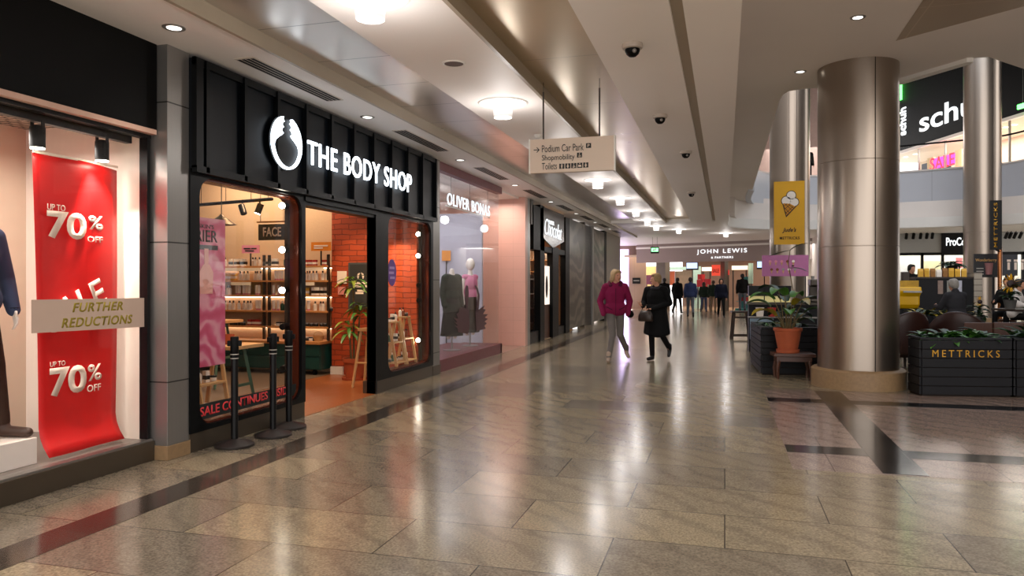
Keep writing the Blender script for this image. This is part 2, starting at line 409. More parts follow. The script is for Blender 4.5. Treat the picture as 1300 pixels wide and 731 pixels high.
M['copper'] = mat('reflected_red_reveal', '#5a2412', .25, .3, var=.15)  # red-brown holds the orange reflections seen on the dark reveal
M['cream'] = mat('cream_textured_plaster', '#cdab88', .8, var=.07, scale=30, bump=.25)
M['creamceil'] = mat('cream_ceiling', '#c9b59a', .8, var=.05)
M['brick'] = brick_mat('orange_painted_brick', hx('#b8481e'), hx('#a03c17'), hx('#81300f'), .27, .085, 'XZ', 1.0, .007)  # mortar colour darkened for the shade in joints painted like the bricks
M['wood'] = mat('light_wood', '#c79c68', .5, var=.18, scale=5, stretch=(1, 12, 1))
M['shelfwood'] = mat('shelf_wood', '#b97f48', .5, var=.15, scale=6, stretch=(8, 1, 1))
M['woodfloor'] = seams('warm_wood_floor', '#8f5430', .14, 'X', 0, .004, .32, 0, dark=.6, var=.2, scale=4)
M['concrete'] = mat('grey_shop_floor', '#6c5b4c', .4, var=.12)
M['darkwood'] = mat('dark_brown_wood', '#2a1a12', .42, var=.25, scale=6, stretch=(1, 1, 8))
M['brownwood'] = mat('red_brown_wood', '#4a2818', .4, var=.25, scale=6, stretch=(6, 1, 1))
M['green'] = mat('dark_green_paint', '#0f3d3a', .4, var=.15)
M['greentrestle'] = mat('sage_green_paint', '#3f5d48', .5, var=.15)
M['terracotta'] = mat('terracotta', '#a9512d', .75, var=.16, scale=12, bump=.1)
M['leaf'] = mat('green_leaf', '#44782a', .42, var=.45, scale=9)
M['leafyellow'] = mat('yellow_green_leaf', '#7f9430', .42, var=.4, scale=7)
M['leafdark'] = mat('dark_green_leaf', '#1d3a1c', .45, var=.4, scale=10)
M['leafold'] = mat('yellowing_leaf', '#a08a20', .45, var=.3, scale=7)
M['stem'] = mat('plant_stem', '#6b5a36', .7, var=.2)
M['soil'] = mat('soil', '#1f1712', .95, var=.4, scale=40)
M['red'] = mat('red_sale_paper', '#cf0204', .5, var=.05)
M['letterwhite'] = mat('cream_print', '#f2dfce', .5, var=.02)
M['pinkposter'] = None
M['maroon'] = mat('maroon_paint', '#6d2f34', .42, var=.08)
M['maroondecal'] = mat('maroon_vinyl', '#451a24', .45, var=.15)
M['pinktile'] = seams('pink_wall_tile', '#dcaa98', .30, 'Z', .0, .006, .35, 0, dark=.82, period2=.30, off2=0, axis2='X', var=.05)
M['pinksteel'] = M['steel']
M['glass'] = glass('shop_glass')
M['glass_dim'] = glass('tinted_shop_glass', (.82, .82, .82), .8)
M['signwhite'] = glow('lit_white_letters', (.82, .91, 1), 1.7)
M['signdim'] = glow('lit_white_letters_soft', (.93, .97, 1), .5)
M['signwhite2'] = glow('lit_cool_letters', (.82, .93, 1), .5)
M['lampglow'] = glow('lamp_diffuser', (.97, .97, 1), .8)
M['lampdrum'] = glow('lamp_drum', (1, .97, .94), .15)
M['bulb'] = glow('spot_bulb', (1, .9, .72), 22)
M['purple'] = glow('purple_light_wall', (.72, .58, 1), .6)
M['exitgreen'] = glow('exit_sign_green', (.25, .85, .35), 1.2)
M['neongreen'] = glow('green_light_bar', (.08, 1, .1), 3)
M['gold'] = mat('gold_lettering', '#c8942e', .4, .5, var=.05)
M['yellow'] = mat('yellow_print', '#d9a514', .45, var=.04)
M['yellowgloss'] = mat('yellow_enamel', '#d8a800', .25, var=.04)
M['ink'] = mat('dark_ink', '#2a1618', .5, var=.05)
M['blackink'] = mat('black_ink', '#141212', .5, var=.05)
M['planterwood'] = mat('charcoal_planter_board', '#101116', .55, var=.18, spec=.3, scale=5, stretch=(6, 6, 1))
M['leather'] = mat('brown_leather', '#2c110a', .42, var=.2, scale=6, bump=.15)
M['plinthstone'] = mat('brown_plinth_stone', '#8f7454', .45, var=.25, scale=25)

# ------------------------------------------------------------------ floor
def slab(name, pts, z0, z1, m, label=None):
    b = MB(); b.prism(pts, (0, 0, z0), (1, 0, 0), (0, 1, 0), (0, 0, z1-z0)); o = b.build(name, m); return struct(o, label)
def rect(x0, x1, y0, y1): return [(x0, y0), (x1, y0), (x1, y1), (x0, y1)]
slab('floor', rect(-4.8, 18, -8, 48), -.1, 0, M['floor'], 'polished brown and green granite slab floor')
slab('trim_1', rect(-3.91, -3.62, -8, 33), 0, .0025, M['borderstone'], 'dark granite border strip along the shop fronts')
SK = .022    # the cross bands run a touch off square
def sk(x0, x1, y0, y1): return [(x0, y0+SK*(x0-.5)), (x1, y0+SK*(x1-.5)), (x1, y1+SK*(x1-.5)), (x0, y1+SK*(x0-.5))]
slab('trim_2', sk(.525, 9, 6.33, 10.95), 0, .002, M['pinkstone'], 'pinkish granite floor panel before the planters')
slab('trim_3', sk(1.19, 1.52, 6.36, 10.93), .002, .0045, M['blackstone'], 'wide black granite band running away from the camera')
slab('trim_4', sk(.53, 9, 6.95, 7.26), .002, .0035, M['blackstone'], 'nearer black granite cross band')
slab('trim_5', sk(.53, 9, 9.84, 10.16), .002, .0035, M['blackstone'], 'farther black granite cross band')

# ------------------------------------------------------------------ ceiling of the mall street
def cbox(name, x0, x1, y0, y1, z0, z1, m, label=None):
    b = MB(); b.box(x0, x1, y0, y1, z0, z1); o = b.build(name, m); return struct(o, label)
YE = 25.2
cbox('ceiling', -5.9, -3.75, -8, 33.2, 3.5, 3.78, M['plaster'], 'plaster soffit over the shop fronts')
cbox('ceiling', -3.75, -2.6, 1.0, YE, 3.60, 3.78, M['panelmetal'], 'satin metal ceiling panels beside the soffit')
cbox('ceiling', -2.84, -1.9, 1.0, YE, 3.5, 3.6, M['plaster'], 'plaster ceiling band carrying the round lamps')
cbox('ceiling', -2.6, -1.07, 1.0, YE, 3.60, 3.78, M['panelmetal2'], 'matt metal ceiling panels beside the lamp band')
cbox('ceiling', -1.07, -.385, 1.0, YE, 3.5, 3.78, M['plaster'], 'plaster ceiling band carrying the dome cameras')
cbox('ceiling', -.385, -.29, 1.0, YE, 3.545, 3.78, M['molding'], 'groove between two plaster ceiling bands')
cbox('ceiling', -.29, .12, 1.0, YE, 3.5, 3.78, M['plaster'], 'outer plaster ceiling band')
cbox('trim_6', -3.77, -3.735, -8, 33.2, 3.47, 3.60, M['molding'], 'edge trim of the soffit')
cbox('trim_7', -1.90, -1.865, 1.0, YE, 3.47, 3.60, M['molding'], 'edge trim of the lamp band')
cbox('wall_right', .04, .12, 1.0, 28.4, 3.78, 4.6, M['plaster2'], 'upstand between low and high ceiling')
cbox('ceiling', -3.75, .12, YE, YE+.12, 3.5, 3.78, M['plaster'], 'end face of the ceiling bands')
# high ceiling with the void edge
hi_poly = [(.12, 3.5), (18, 3.5), (18, 16), (8, 14.4), (5.2, 13.3), (4.22, 12.45), (3.78, 11.95), (3.5, 11.62), (3.25, 11.62), (3.0, 11.95), (2.54, 12.55), (2.1, 12.7),
           (1.23, 12.72), (1.0, 12.8), (.92, 13.05), (.9, 13.4), (.9, 29.0), (1.0, 30.3), (1.3, 31.5), (1.9, 32.4), (.12, 33)]
slab('ceiling', hi_poly, 4.6, 4.8, M['plaster2'], 'high grey ceiling with the void edge')
b = MB(); b.add([onZ(1172, 0, 4.598), onZ(1137, 52, 4.598), onZ(1300, 8, 4.598), onZ(1420, -24, 4.598), onZ(1420, -60, 4.598), onZ(1215, -60, 4.598)], [(0, 1, 2, 3, 4, 5)])
struct(b.build('ceiling', seams('tan_metal_ceiling', '#a8937f', 1.0, 'X', .2, .015, .4, .3, dark=1.25, period2=1.15, off2=.1, axis2='Y')), 'tan metal panel inset in the high ceiling')
# curved ledge and low ceiling behind the void
def ribbon(path, z0, z1, th, b=None, m=None):
    b = b or MB(); n = len(path); inner = []; outer = []
    for i, p in enumerate(path):
        p = Vector((*p, 0)); d = Vector((*path[min(i+1, n-1)], 0)) - Vector((*path[max(i-1, 0)], 0)); nn = Vector((-d.y, d.x, 0)).normalized()
        outer.append(p); inner.append(p + nn*th)
    rings = []
    for a, c in zip(outer, inner): rings.append([(a.x, a.y, z0), (a.x, a.y, z1), (c.x, c.y, z1), (c.x, c.y, z0)])
    return b.loft(rings, m)
b = MB(); b.prism([(2.40, 12.62), (2.52, 12.50), (3.22, 11.58), (3.30, 11.58), (3.30, 11.70), (2.62, 12.62)], (0, 0, 4.54), (1, 0, 0), (0, 1, 0), (0, 0, .07)); struct(b.build('trim_21', M['white']), 'pale lit edge strip along the void in the high ceiling')
def smooth_path(pts, k=6):
    out = []; P = [Vector((*p, 0)) for p in pts]
    for i in range(len(P)-1):
        p0, p1, p2, p3 = P[max(i-1, 0)], P[i], P[i+1], P[min(i+2, len(P)-1)]
        for j in range(k):
            t = j/k; q = .5*((2*p1) + (-p0+p2)*t + (2*p0-5*p1+4*p2-p3)*t*t + (-p0+3*p1-3*p2+p3)*t**3); out.append((q.x, q.y))
    out.append(tuple(P[-1][:2])); return out
ledge = smooth_path([(.12, 25.3), (.12, 27.6), (.3, 28.8), (.95, 29.9), (2.0, 30.6), (3.6, 31.1), (6, 31.2), (9.2, 30.4), (10.6, 29.4), (12, 28.6), (18, 27.5)])
struct(ribbon(ledge, 3.56, 3.93, .25).build('trim_8', M['white'], smooth=True), 'pale curved ledge below the balcony')
low = [(-6.2, 25.32), (.12, 25.32)] + [(x, y+.05) for x, y in ledge] + [(18, 46), (-6.2, 46)]
slab('ceiling', low, 3.54, 3.7, M['plaster'], 'low plaster ceiling before the department store')
inner = [(x+.0, y+.2) for x, y in ledge]
struct(ribbon(smooth_path([(.35, 28.2), (.5, 29.3), (1.2, 30.5), (2.2, 31.3), (3.7, 31.8), (6, 31.9), (9.2, 31.1), (10.7, 30.1), (12, 29.3), (18, 28.2)]), 3.9, 4.6, .2).build('wall_back', M['plaster2'], smooth=True), 'grey band under the balcony')
par = smooth_path([(.95, 26), (.95, 29.0), (1.3, 31.2), (2.2, 32.6), (3.8, 33.5), (5.2, 33.7), (6.7, 33.3), (9.6, 32.2), (10.3, 31.6), (10.8, 30.4), (11.4, 30.0), (18, 28.6)])
struct(ribbon(par, 4.55, 5.93, .2).build('wall_back', M['parapet'], smooth=True), 'pale balcony parapet of the upper floor')
struct(ribbon([(x-.02, y-.05) for x, y in par], 5.93, 5.99, .28).build('trim_9', M['plaster2'], smooth=True), 'cap of the balcony parapet')
slab('floor', [(.95, 30), (1.4, 31.6), (3.8, 33.8), (5.2, 34), (9.6, 32.6), (11, 31), (18, 30), (18, 46), (.95, 46)], 4.62, 4.9, M['plaster2'], 'upper floor slab')
cbox('ceiling', -1, 18, 12.9, 52, 12.2, 12.4, M['blackmatt'], 'dark ceiling high above the void')
slab('wall_left', [(.5, 12.9), (.62, 12.9), (.62, 46), (.5, 46)], 4.8, 12.2, M['plaster2'], 'wall above the mall street ceiling')
# glass balustrade with handrail above the parapet
bal = thing('balcony_balustrade', 'frameless glass balustrade with dark handrail above the pale upper parapet', 'railing', (6.7, 33.3, 5.99), kind='thing')
ribbon([(x, y+.05) for x, y in par[24:]], 5.99, 6.98, .02).build('glass_panel', M['glass'], bal, smooth=True)
b = MB(); b.tube([(x, y+.06, 7.02) for x, y in par[24:]], .035, 8); b.build('handrail', M['blackmatt'], bal, smooth=True)
cbox('wall_right', 15, 15.3, -8, 26, 0, 12.2, mat('unseen_side_wall', '#6f665e', .6, var=.25, scale=.8), 'unseen far side wall of the mall hall, added to darken reflections')  # out of view, added so the shop glass reflects something darker
# end walls
cbox('wall_back', -6.2, -4.25, 42.0, 42.2, 0, 3.62, seams('beige_wall_panel', '#a08672', 1.0, 'X', .1, .012, .5, 0, dark=.7), 'beige panelled wall beside the department store')
cbox('wall_left', -6.3, -6.2, 33, 42, 0, 3.62, M['plaster'])
cbox('wall_left', -6.2, -4.5, 33.0, 33.2, 0, 3.62, M['plaster2'])
# ================================================================== LEFT: fashion shop window (window_1)
UY, UZ = (0, 1, 0), (0, 0, 1)
def tpx(name, body, X, x0, x1, yt, yb, mt, parent, depth=.006, bold=.0, shear=0, space=1.0):
    """lettering on a plane facing +X, given where its left edge (x0, yt..yb) and right edge x1 appear"""
    a = onX(x0, yb, X); t = onX(x0, yt, X); e = onX(x1, yb, X)
    return text(name, body, a, UY, UZ, e.y-a.y, t.z-a.z, mt, parent, depth, bold, shear, space)

cbox('wall_left', -4.78, -4.60, -6, 5.17, 2.78, 3.5, M['black'], 'black fascia above the fashion shop window')
w1 = struct(thing('window_1', 'large fashion shop display window', 'window', (-4.65, 2.5, 0)))
b = MB(); b.box(-4.78, -4.62, -6, 5.17, 0, .165); b.build('kerb', M['kerbsteel'], w1, bevel=.004)
b = MB(); b.box(-4.74, -4.64, -6, 5.17, .165, .178); b.build('sill', M['steel'], w1)
b = MB(); b.box(-4.74, -4.66, -6, 5.17, 2.71, 2.74); b.box(-4.74, -4.66, 5.13, 5.16, .18, 2.71); b.build('frame', M['blackpowder'], w1)
b = MB(); b.box(-4.706, -4.696, -6, 5.13, .178, 2.71); b.build('pane', M['glass'], w1)
b = MB(); b.box(-4.78, -4.60, -6, 5.17, 2.74, 2.782); b.build('head', mat('pinkish_soffit', '#d8b09c', .5), w1)
# shell of the display
cbox('floor', -6.1, -4.74, -6, 5.17, .0, .168, mat('display_floor_grey', '#6b625c', .35), 'grey display floor')
FW = mat('display_white_wall', '#e8ddd4', .7, var=.04)
cbox('wall_left', -6.1, -6.0, -6, 5.17, .168, 3.4, mat('display_back_wall', '#cdbca6', .8, var=.05), 'tan back wall of the display')
cbox('wall_back', -6.1, -4.72, 5.16, 5.2, .168, 3.4, mat('display_end_wall', '#e3d6ca', .7, var=.05, scale=4, stretch=(6, 6, .6)), 'pale pink end wall of the display')
cbox('wall_front', -6.1, -4.72, -6.05, -6, .168, 3.4, FW)
cbox('ceiling', -6.1, -4.72, -6, 5.17, 2.86, 2.9, brick_mat('expanded_metal_ceiling', hx('#b9aa98'), hx('#a39584'), hx('#3a322b'), .11, .06, 'XY', 1.0, .012), 'expanded metal mesh ceiling of the display')
# steel reveal and pilaster
b = MB(); b.box(-4.79, -4.5, 5.18, 5.44, .12, 3.5); struct(b.build('trim_10', seams('steel_pilaster', '#8d8a87', 1.18, 'Z', .65, .012, .34, .65, dark=.2, stretch=(1, 40, 1), scale=3), bevel=.003), 'brushed steel pilaster between two shops')
b = MB(); b.box(-4.80, -4.49, 5.17, 5.45, 0, .12); struct(b.build('baseboard_left', M['plinthstone'], bevel=.004), 'stone foot of the steel pilaster')
# track light
tr = thing('track_light', 'black ceiling track with two lit cylinder spotlights in the fashion window', 'light', (-4.8, 3.5, 2.86), kind='thing')
b = MB(); b.box(-4.83, -4.77, 1.0, 5.08, 2.66, 2.72); b.build('track', M['blackpowder'], tr)
for y in (1.6, 3.1, 4.6):
    b = MB(); b.tube([(-4.8, y, 2.72), (-4.8, y, 2.86)], .006, 6); b.build('suspension_rod', M['blackpowder'], tr)
for y in (2.6, 3.4, 4.22, 4.80):
    b = MB(); b.lathe([(.052, 2.475), (.052, 2.62), (.044, 2.635), (0, 2.636)], (-4.8, y, 0), 20)
    b.box(-4.855, -4.845, y-.012, y+.012, 2.57, 2.67); b.box(-4.755, -4.745, y-.012, y+.012, 2.57, 2.67)
    s = b.build('spot_head', M['blackpowder'], tr, smooth=True)
    b = MB(); b.lathe([(0, 2.468), (.046, 2.469), (.046, 2.474)], (-4.8, y, 0), 20); b.build('lens', M['bulb'], s)
# hanging red sale banner, gently curled at the foot
BX = -4.9
bn = thing('sale_banner', 'tall red hanging sale banner with cream 70% lettering', 'banner', (BX, 4.66, .2), kind='thing')
b = MB(); rows = []
y0, y1 = 4.27, 5.06
for i in range(33):
    t = i/32; z = 2.47 - t*2.27
    curl = .10*max(0, (t-.9)/.1)**2; yy0 = y0 + .045*t + .06*max(0, (t-.55))*0; yy1 = y1 - .03*t
    rows.append((z, curl, yy0, yy1))
vs = []; fs = []; NS = 12
for z, cl, a, c in rows:
    for j in range(NS+1):
        u = j/NS; vs.append((BX + .012*sin(u*pi*2+z*1.5) + cl, a+(c-a)*u, z - (.035*u*u if z > 2.4 else 0)))
for i in range(32):
    for j in range(NS): k = i*(NS+1)+j; fs.append((k, k+1, k+NS+2, k+NS+1))
b.add(vs, fs); s = b.build('sheet', M['red'], bn, smooth='all'); md = s.modifiers.new('thick', 'SOLIDIFY'); md.thickness = .002
TX = BX + .0135
LW = M['letterwhite']
tpx('lettering', 'UP TO', TX, 60, 83, 258, 266, LW, bn, .0015, .012)
tpx('lettering', '70', TX, 59.5, 110, 266, 302, LW, bn, .0015, .035)
tpx('lettering', '%', TX, 112.5, 131, 273, 291, LW, bn, .0015, .02)
tpx('lettering', 'OFF', TX, 111, 130.5, 299.5, 307, LW, bn, .0015, .012)
tpx('lettering', 'UP TO', TX, 63.5, 83, 459.5, 466, LW, bn, .0015, .012)
tpx('lettering', '70', TX, 63, 110, 467.5, 505, LW, bn, .0015, .035)
tpx('lettering', '%', TX, 111.5, 129, 463, 484, LW, bn, .0015, .02)
tpx('lettering', 'OFF', TX, 110.5, 128, 489, 498, LW, bn, .0015, .012)
a = onX(66, 425, TX); text('lettering', 'SALE', a, (0, cos(R(24)), sin(R(24))), (0, -sin(R(24)), cos(R(24))), .58, .22, LW, bn, .0015, .02)
b = MB(); b.box(BX-.006, BX+.006, y0, y1, 2.455, 2.475); b.build('hanging_bar', LW, bn)
for y in (y0+.08, y1-.12):
    b = MB(); b.tube([(BX, y, 2.47), (BX, y, 2.86)], .002, 5); b.build('hanging_wire', M['blackmatt'], bn)
# notice stuck on the glass
st = thing('window_sticker', 'frosted notice on the glass reading further reductions in olive letters', 'sign', (-4.69, 4.7, 1.2), kind='thing')
A = [onX(40, 423, -4.69), onX(187, 414.5, -4.69), onX(187, 378, -4.69), onX(40, 380.5, -4.69)]
b = MB(); b.prism([(p.y, p.z) for p in A], (-4.6935, 0, 0), UY, UZ, (.003, 0, 0)); b.build('sheet', mat('frosted_vinyl', '#cdb3a2', .5, var=.03), st)
OL = mat('olive_lettering', '#9c8a1c', .5, var=.04)
tpx('lettering', 'FURTHER', -4.69, 92, 156, 384.5, 396.5, OL, st, .002, .02, .22, 1.1)
tpx('lettering', 'REDUCTIONS', -4.69, 78, 168, 404, 416.5, OL, st, .002, .02, .22, 1.1)
# white plinth
b = MB(); b.box(-5.75, -4.86, 1.6, 4.27, .168, .36); o = b.build('display_plinth', FW, bevel=.004); tag(o, 'low white plinth carrying the mannequin in the fashion window', 'plinth', kind='thing')

# ================================================================== LEFT: cosmetics shop
shopY0, shopY1 = 5.44, 11.05
fas = struct(thing('trim_11', 'dark navy panelled fascia of the cosmetics shop', 'fascia', (-4.5, 8.2, 2.5)))
b = MB(); b.box(-4.66, -4.47, shopY0, shopY1, 2.5, 3.46); b.build('panel', M['navy'], fas)
b = MB()
for k in range(11):
    y = 5.585 + .545*k; b.box(-4.47, -4.415, y-.022, y+.022, 2.47, 3.46)
b.box(-4.47, -4.43, shopY0, shopY1, 3.40, 3.47); b.box(-4.47, -4.415, shopY0, shopY1, 2.46, 2.52); b.box(-4.47, -4.42, shopY0, shopY0+.09, 2.5, 3.46)
b.build('batten', M['navyframe'], fas)
# sign
sg = thing('shop_sign', 'illuminated white shop name and round emblem on navy fascia', 'sign', (-4.41, 8.0, 2.8), kind='thing')
tpx('lettering', 'THE BODY SHOP', -4.40, 390, 522, 177.2, 208, M['signwhite'], sg, .012, .004, 0, 1.1)
LC = onX(364.3, 181.5, -4.40); lw, lh = .268, .275
lb = MB()
def epolar(t, s=1.0): return (s*lw*cos(t), s*lh*sin(t))
# left and right leaf-shaped halves with scalloped inner edges, and the thin ring below
def half(sgn):
    out = [epolar(R(a)) for a in range(108, 200, 6)] if sgn < 0 else [epolar(R(a)) for a in range(72, -20, -6)]
    inn = []
    pts = [(.62, .18), (.40, .30), (.30, .46), (.13, .56), (.26, .70), (.19, .82), (.10, .84), (.22, 1.0), (.16, 1.1), (.07, 1.13)]
    raw = [(-.93, -.22), (-.80, .0), (-.58, .15), (-.40, .24), (-.30, .32), (-.42, .40), (-.38, .50), (-.27, .55), (-.38, .63), (-.34, .72), (-.23, .77), (-.32, .85), (-.28, .93)]
    inn = [(lw*p*(1 if sgn < 0 else -1), lh*q) for p, q in raw]
    poly = out + inn
    return poly
for sgn in (-1, 1):
    poly = half(sgn)
    lb.prism(poly if sgn > 0 else list(reversed(poly)), LC-Vector((.015, 0, 0)), UY, UZ, (.03, 0, 0))
ring_o = [epolar(R(a)) for a in range(188, 353, 6)]; ring_i = [epolar(R(a), .92) for a in range(352, 187, -6)]
lb.prism(ring_o+ring_i, LC-Vector((.015, 0, 0)), UY, UZ, (.03, 0, 0))
lb.build('emblem', M['signwhite'], sg)
b = MB(); b.lathe([(0, 0), (.285, 0), (.285, .03), (0, .03)], LC-Vector((.05, 0, 0)), 40, M=Matrix.Rotation(R(90), 4, 'Y')); b.build('emblem_disc', M['navyframe'], sg)

def shop_window(nm, label, y0, y1, h0, h1, zb, zt, gname=None):
    w = struct(thing(nm, label, 'window', (-4.5, (y0+y1)/2, 0)))
    N = 8; inner = rrect(h0, h1, zb, zt, .17, N)
    cy, cz = (h0+h1)/2, (zb+zt)/2; outer = []
    for i, (p, q) in enumerate(inner):
        k = i // (N+1); j = i % (N+1)
        cor = [(y1, 2.5), (y0, 2.5), (y0, .17), (y1, .17)][k]
        f = j/N
        if k == 0: o = (y1, q + (2.5-q)*min(1, 2*f)) if f <= .5 else (p+(y1-p)*max(0, 2-2*f), 2.5)
        if k == 1: o = (p+(y0-p)*min(1, 2*f), 2.5) if f <= .5 else (y0, q+(2.5-q)*max(0, 2-2*f))
        if k == 2: o = (y0, q+(.17-q)*min(1, 2*f)) if f <= .5 else (p+(y0-p)*max(0, 2-2*f), .17)
        if k == 3: o = (p+(y1-p)*min(1, 2*f), .17) if f <= .5 else (y1, q+(.17-q)*max(0, 2-2*f))
        outer.append(o)
    b = MB(); frame_ring(b, outer, inner, -4.60, -4.485); b.build('frame', M['navyframe'], w)
    inn2 = rrect(h0-.0, h1+.0, zb-.0, zt+.0, .17, N); inn3 = rrect(h0+.02, h1-.02, zb+.02, zt-.02, .155, N)
    b = MB(); frame_ring(b, inn2, inn3, -4.68, -4.52); b.build('reveal', M['copper'], w, smooth=True)
    b = MB(); b.prism(inn3, (-4.545, 0, 0), UY, UZ, (.008, 0, 0)); b.build('pane', M['glass'], w)
    b = MB(); b.box(-4.68, -4.495, y0, y1, 0, .17); b.build('kerb', M['kerbsteel'], w, bevel=.004)
    return w
shop_window('window_2', 'cosmetics shop window left of the entrance with rounded corners', 5.44, 7.29, 5.56, 7.215, .215, 2.44)
shop_window('window_3', 'cosmetics shop window right of the entrance with rounded corners', 9.02, 11.05, 9.40, 10.96, .235, 2.43)
b = MB(); b.box(-4.72, -4.47, 7.27, 9.04, 2.40, 2.50); b.box(-4.66, -4.5, 7.27, 9.04, 2.36, 2.40); struct(b.build('door_1', M['navyframe']), 'dark header over the open shop entrance')
b = MB(); b.box(-4.62, -4.487, 9.02, 9.06, 0, 2.5); struct(b.build('trim_12', M['navyframe']), 'dark deep post beside the entrance')
b = MB(); b.box(-4.74, -4.5, shopY1, 11.37, .15, 3.5); struct(b.build('trim_13', seams('steel_pilaster_b', '#85827e', 1.18, 'Z', .35, .012, .34, .65, dark=.2, stretch=(1, 40, 1)), bevel=.003), 'brushed steel pilaster beside the pink window')
b = MB(); b.box(-4.75, -4.49, shopY1, 11.38, 0, .15); struct(b.build('baseboard_left', M['kerbsteel']), None)
# shell
cbox('floor', -9.6, -4.5, 5.44, 11.05, 0, .004, M['woodfloor'], 'warm brown floor of the cosmetics shop')
cbox('floor', -9.6, -6.15, 5.44, 11.05, .004, .008, M['concrete'], 'grey floor in front of the product wall')
cbox('wall_left', -9.7, -9.6, 5.3, 11.1, 0, 3.7, M['cream'])
cbox('wall_front', -9.7, -4.66, 5.3, 5.44, 0, 3.7, M['cream'])
cbox('wall_back', -9.7, -6.15, 11.0, 11.1, 0, 3.7, M['cream'], 'cream wall behind the product shelves')
cbox('wall_back', -6.15, -4.66, 10.78, 11.1, 0, 3.7, M['brick'], 'orange painted brick wall beside the entrance')
cbox('baseboard_back', -6.155, -5.93, 10.74, 10.79, 0, .13, M['white'], 'white skirting block at the brick corner')
cbox('ceiling', -9.7, -4.66, 5.3, 11.1, 3.6, 3.7, M['creamceil'])
cbox('wall_front', -4.74, -4.66, 5.3, 11.05, 2.5, 3.7, M['cream'])

# product wall -----------------------------------------------------
pw = thing('product_shelving', 'wall of wooden shelves full of cosmetics behind the left window', 'shelving', (-7.3, 10.85, 0), kind='thing')
SH = [1.77, 1.53, 1.285, 1.03, .77]
for z in SH:
    b = MB(); b.box(-8.95, -7.37, 10.70, 11.0, z-.03, z); b.box(-7.31, -6.18, 10.70, 11.0, z-.03, z); b.build('shelf', M['shelfwood'], pw, bevel=.003)
LABELSTRIP = mat('cream_shelf_sign', '#f5e6cc', .5, var=.03)
for z, (a, c) in zip((1.77, 1.53, 1.77, 1.53), ((-8.25, -7.42), (-8.0, -7.62), (-6.72, -6.25), (-6.72, -6.42))):
    b = MB(); b.box(a, c, 10.69, 10.70, z-.085, z-.032); b.build('shelf_sign', LABELSTRIP, pw)
for x in (-7.39, -7.29, -6.19):
    b = MB(); b.box(x-.018, x+.018, 10.72, 10.76, .55, 1.95); b.build('upright', M['darksteel'], pw)
SL = glow('shelf_led', (1, .84, .64), 3.5)
for z in (1.77, 1.285, .77):
    b = MB(); b.box(-8.9, -6.22, 10.955, 10.97, z-.045, z-.032); b.build('light_strip', SL, pw)
CB = thing('product_cabinet', 'dark green panelled base cabinet under the product shelves', 'cabinet', (-7.3, 10.75, 0), kind='thing')
b = MB(); b.box(-8.95, -6.2, 10.50, 10.995, .50, .545); b.build('worktop', M['shelfwood'], CB, bevel=.004)
b = MB(); b.box(-8.93, -6.22, 10.56, 10.99, .09, .50); b.build('body', M['green'], CB)
for k in range(6):
    x0 = -8.9 + k*.448
    b = MB(); b.box(x0, x0+.43, 10.53, 10.56, .31, .49); b.box(x0, x0+.43, 10.53, 10.56, .11, .29); b.build('door', M['green'], CB, bevel=.004)
for x in (-8.8, -7.9, -7.0, -6.35):
    b = MB(); b.lathe([(.0, -.02), (.045, -.02), (.045, .02), (0, .02)], (x, 10.6, .045), 14, M=Matrix.Rotation(R(90), 4, 'Y')); b.build('caster', M['blackmatt'], CB)

# products: a handful of pack shapes, copied shelf by shelf
PK = {k: mat('pack_'+k, c, .4, var=.06) for k, c in dict(white='#f4ede2', black='#1d1a1a', amber='#7a3a14', greenp='#24513a', pinkp='#d98aa0', yel='#dfae3a', redp='#a8302a', grey='#8f8d8a').items()}
def lathe_obj(nm, prof1, prof2, m1, m2):
    b = MB(); b.lathe(prof1, (0, 0, 0), 10, 0); b.lathe(prof2, (0, 0, 0), 10, 1)
    return b.build(nm, [m1, m2], smooth=True)
def box_obj(nm, w, d, h, m1, m2):
    b = MB(); b.box(-w/2, w/2, -d/2, d/2, 0, h, 0); b.box(-w/2-.001, w/2+.001, -d/2-.001, d/2, h*.25, h*.6, 1); return b.build(nm, [m1, m2])
P_b = [(0, 0), (.028, 0), (.03, .005), (.03, .10), (.012, .12)]; P_c = [(.013, .118), (.013, .155), (0, .156)]
T_b = [(.022, .0), (.022, .025), (.026, .027), (.028, .15), (.026, .165)]; T_c = [(0, 0), (.024, 0), (.024, .027), (0, .028)]
J_b = [(0, 0), (.036, 0), (.038, .005), (.038, .042)]; J_c = [(.039, .042), (.039, .062), (0, .063)]
protos = []
for nm, lab, mk in [
    ('pump_bottle', 'white bottle with a black cap', lambda: lathe_obj('pump_bottle', P_b, P_c, PK['white'], PK['black'])),
    ('glass_bottle', 'amber bottle with a black cap', lambda: lathe_obj('glass_bottle', P_b, P_c, PK['amber'], PK['black'])),
    ('glass_bottle', 'green bottle with a white cap', lambda: lathe_obj('glass_bottle', P_b, P_c, PK['greenp'], PK['white'])),
    ('cream_tube', 'white tube standing on its cap', lambda: lathe_obj('cream_tube', T_b, T_c, PK['white'], PK['pinkp'])),
    ('cream_jar', 'low white jar with a black lid', lambda: lathe_obj('cream_jar', J_b, J_c, PK['white'], PK['black'])),
    ('cream_jar', 'low dark jar with a grey lid', lambda: lathe_obj('cream_jar', J_b, J_c, PK['black'], PK['grey'])),
    ('product_box', 'white carton with a dark band', lambda: box_obj('product_box', .06, .05, .13, PK['white'], PK['black'])),
    ('product_box', 'red brown carton with a pale band', lambda: box_obj('product_box', .07, .05, .10, PK['redp'], PK['white'])),
    ('product_box', 'yellow carton with a white band', lambda: box_obj('product_box', .06, .05, .12, PK['yel'], PK['white']))]:
    protos.append([mk, nm, lab, None])
ORD = ['top', 'second', 'third', 'fourth', 'lowest']
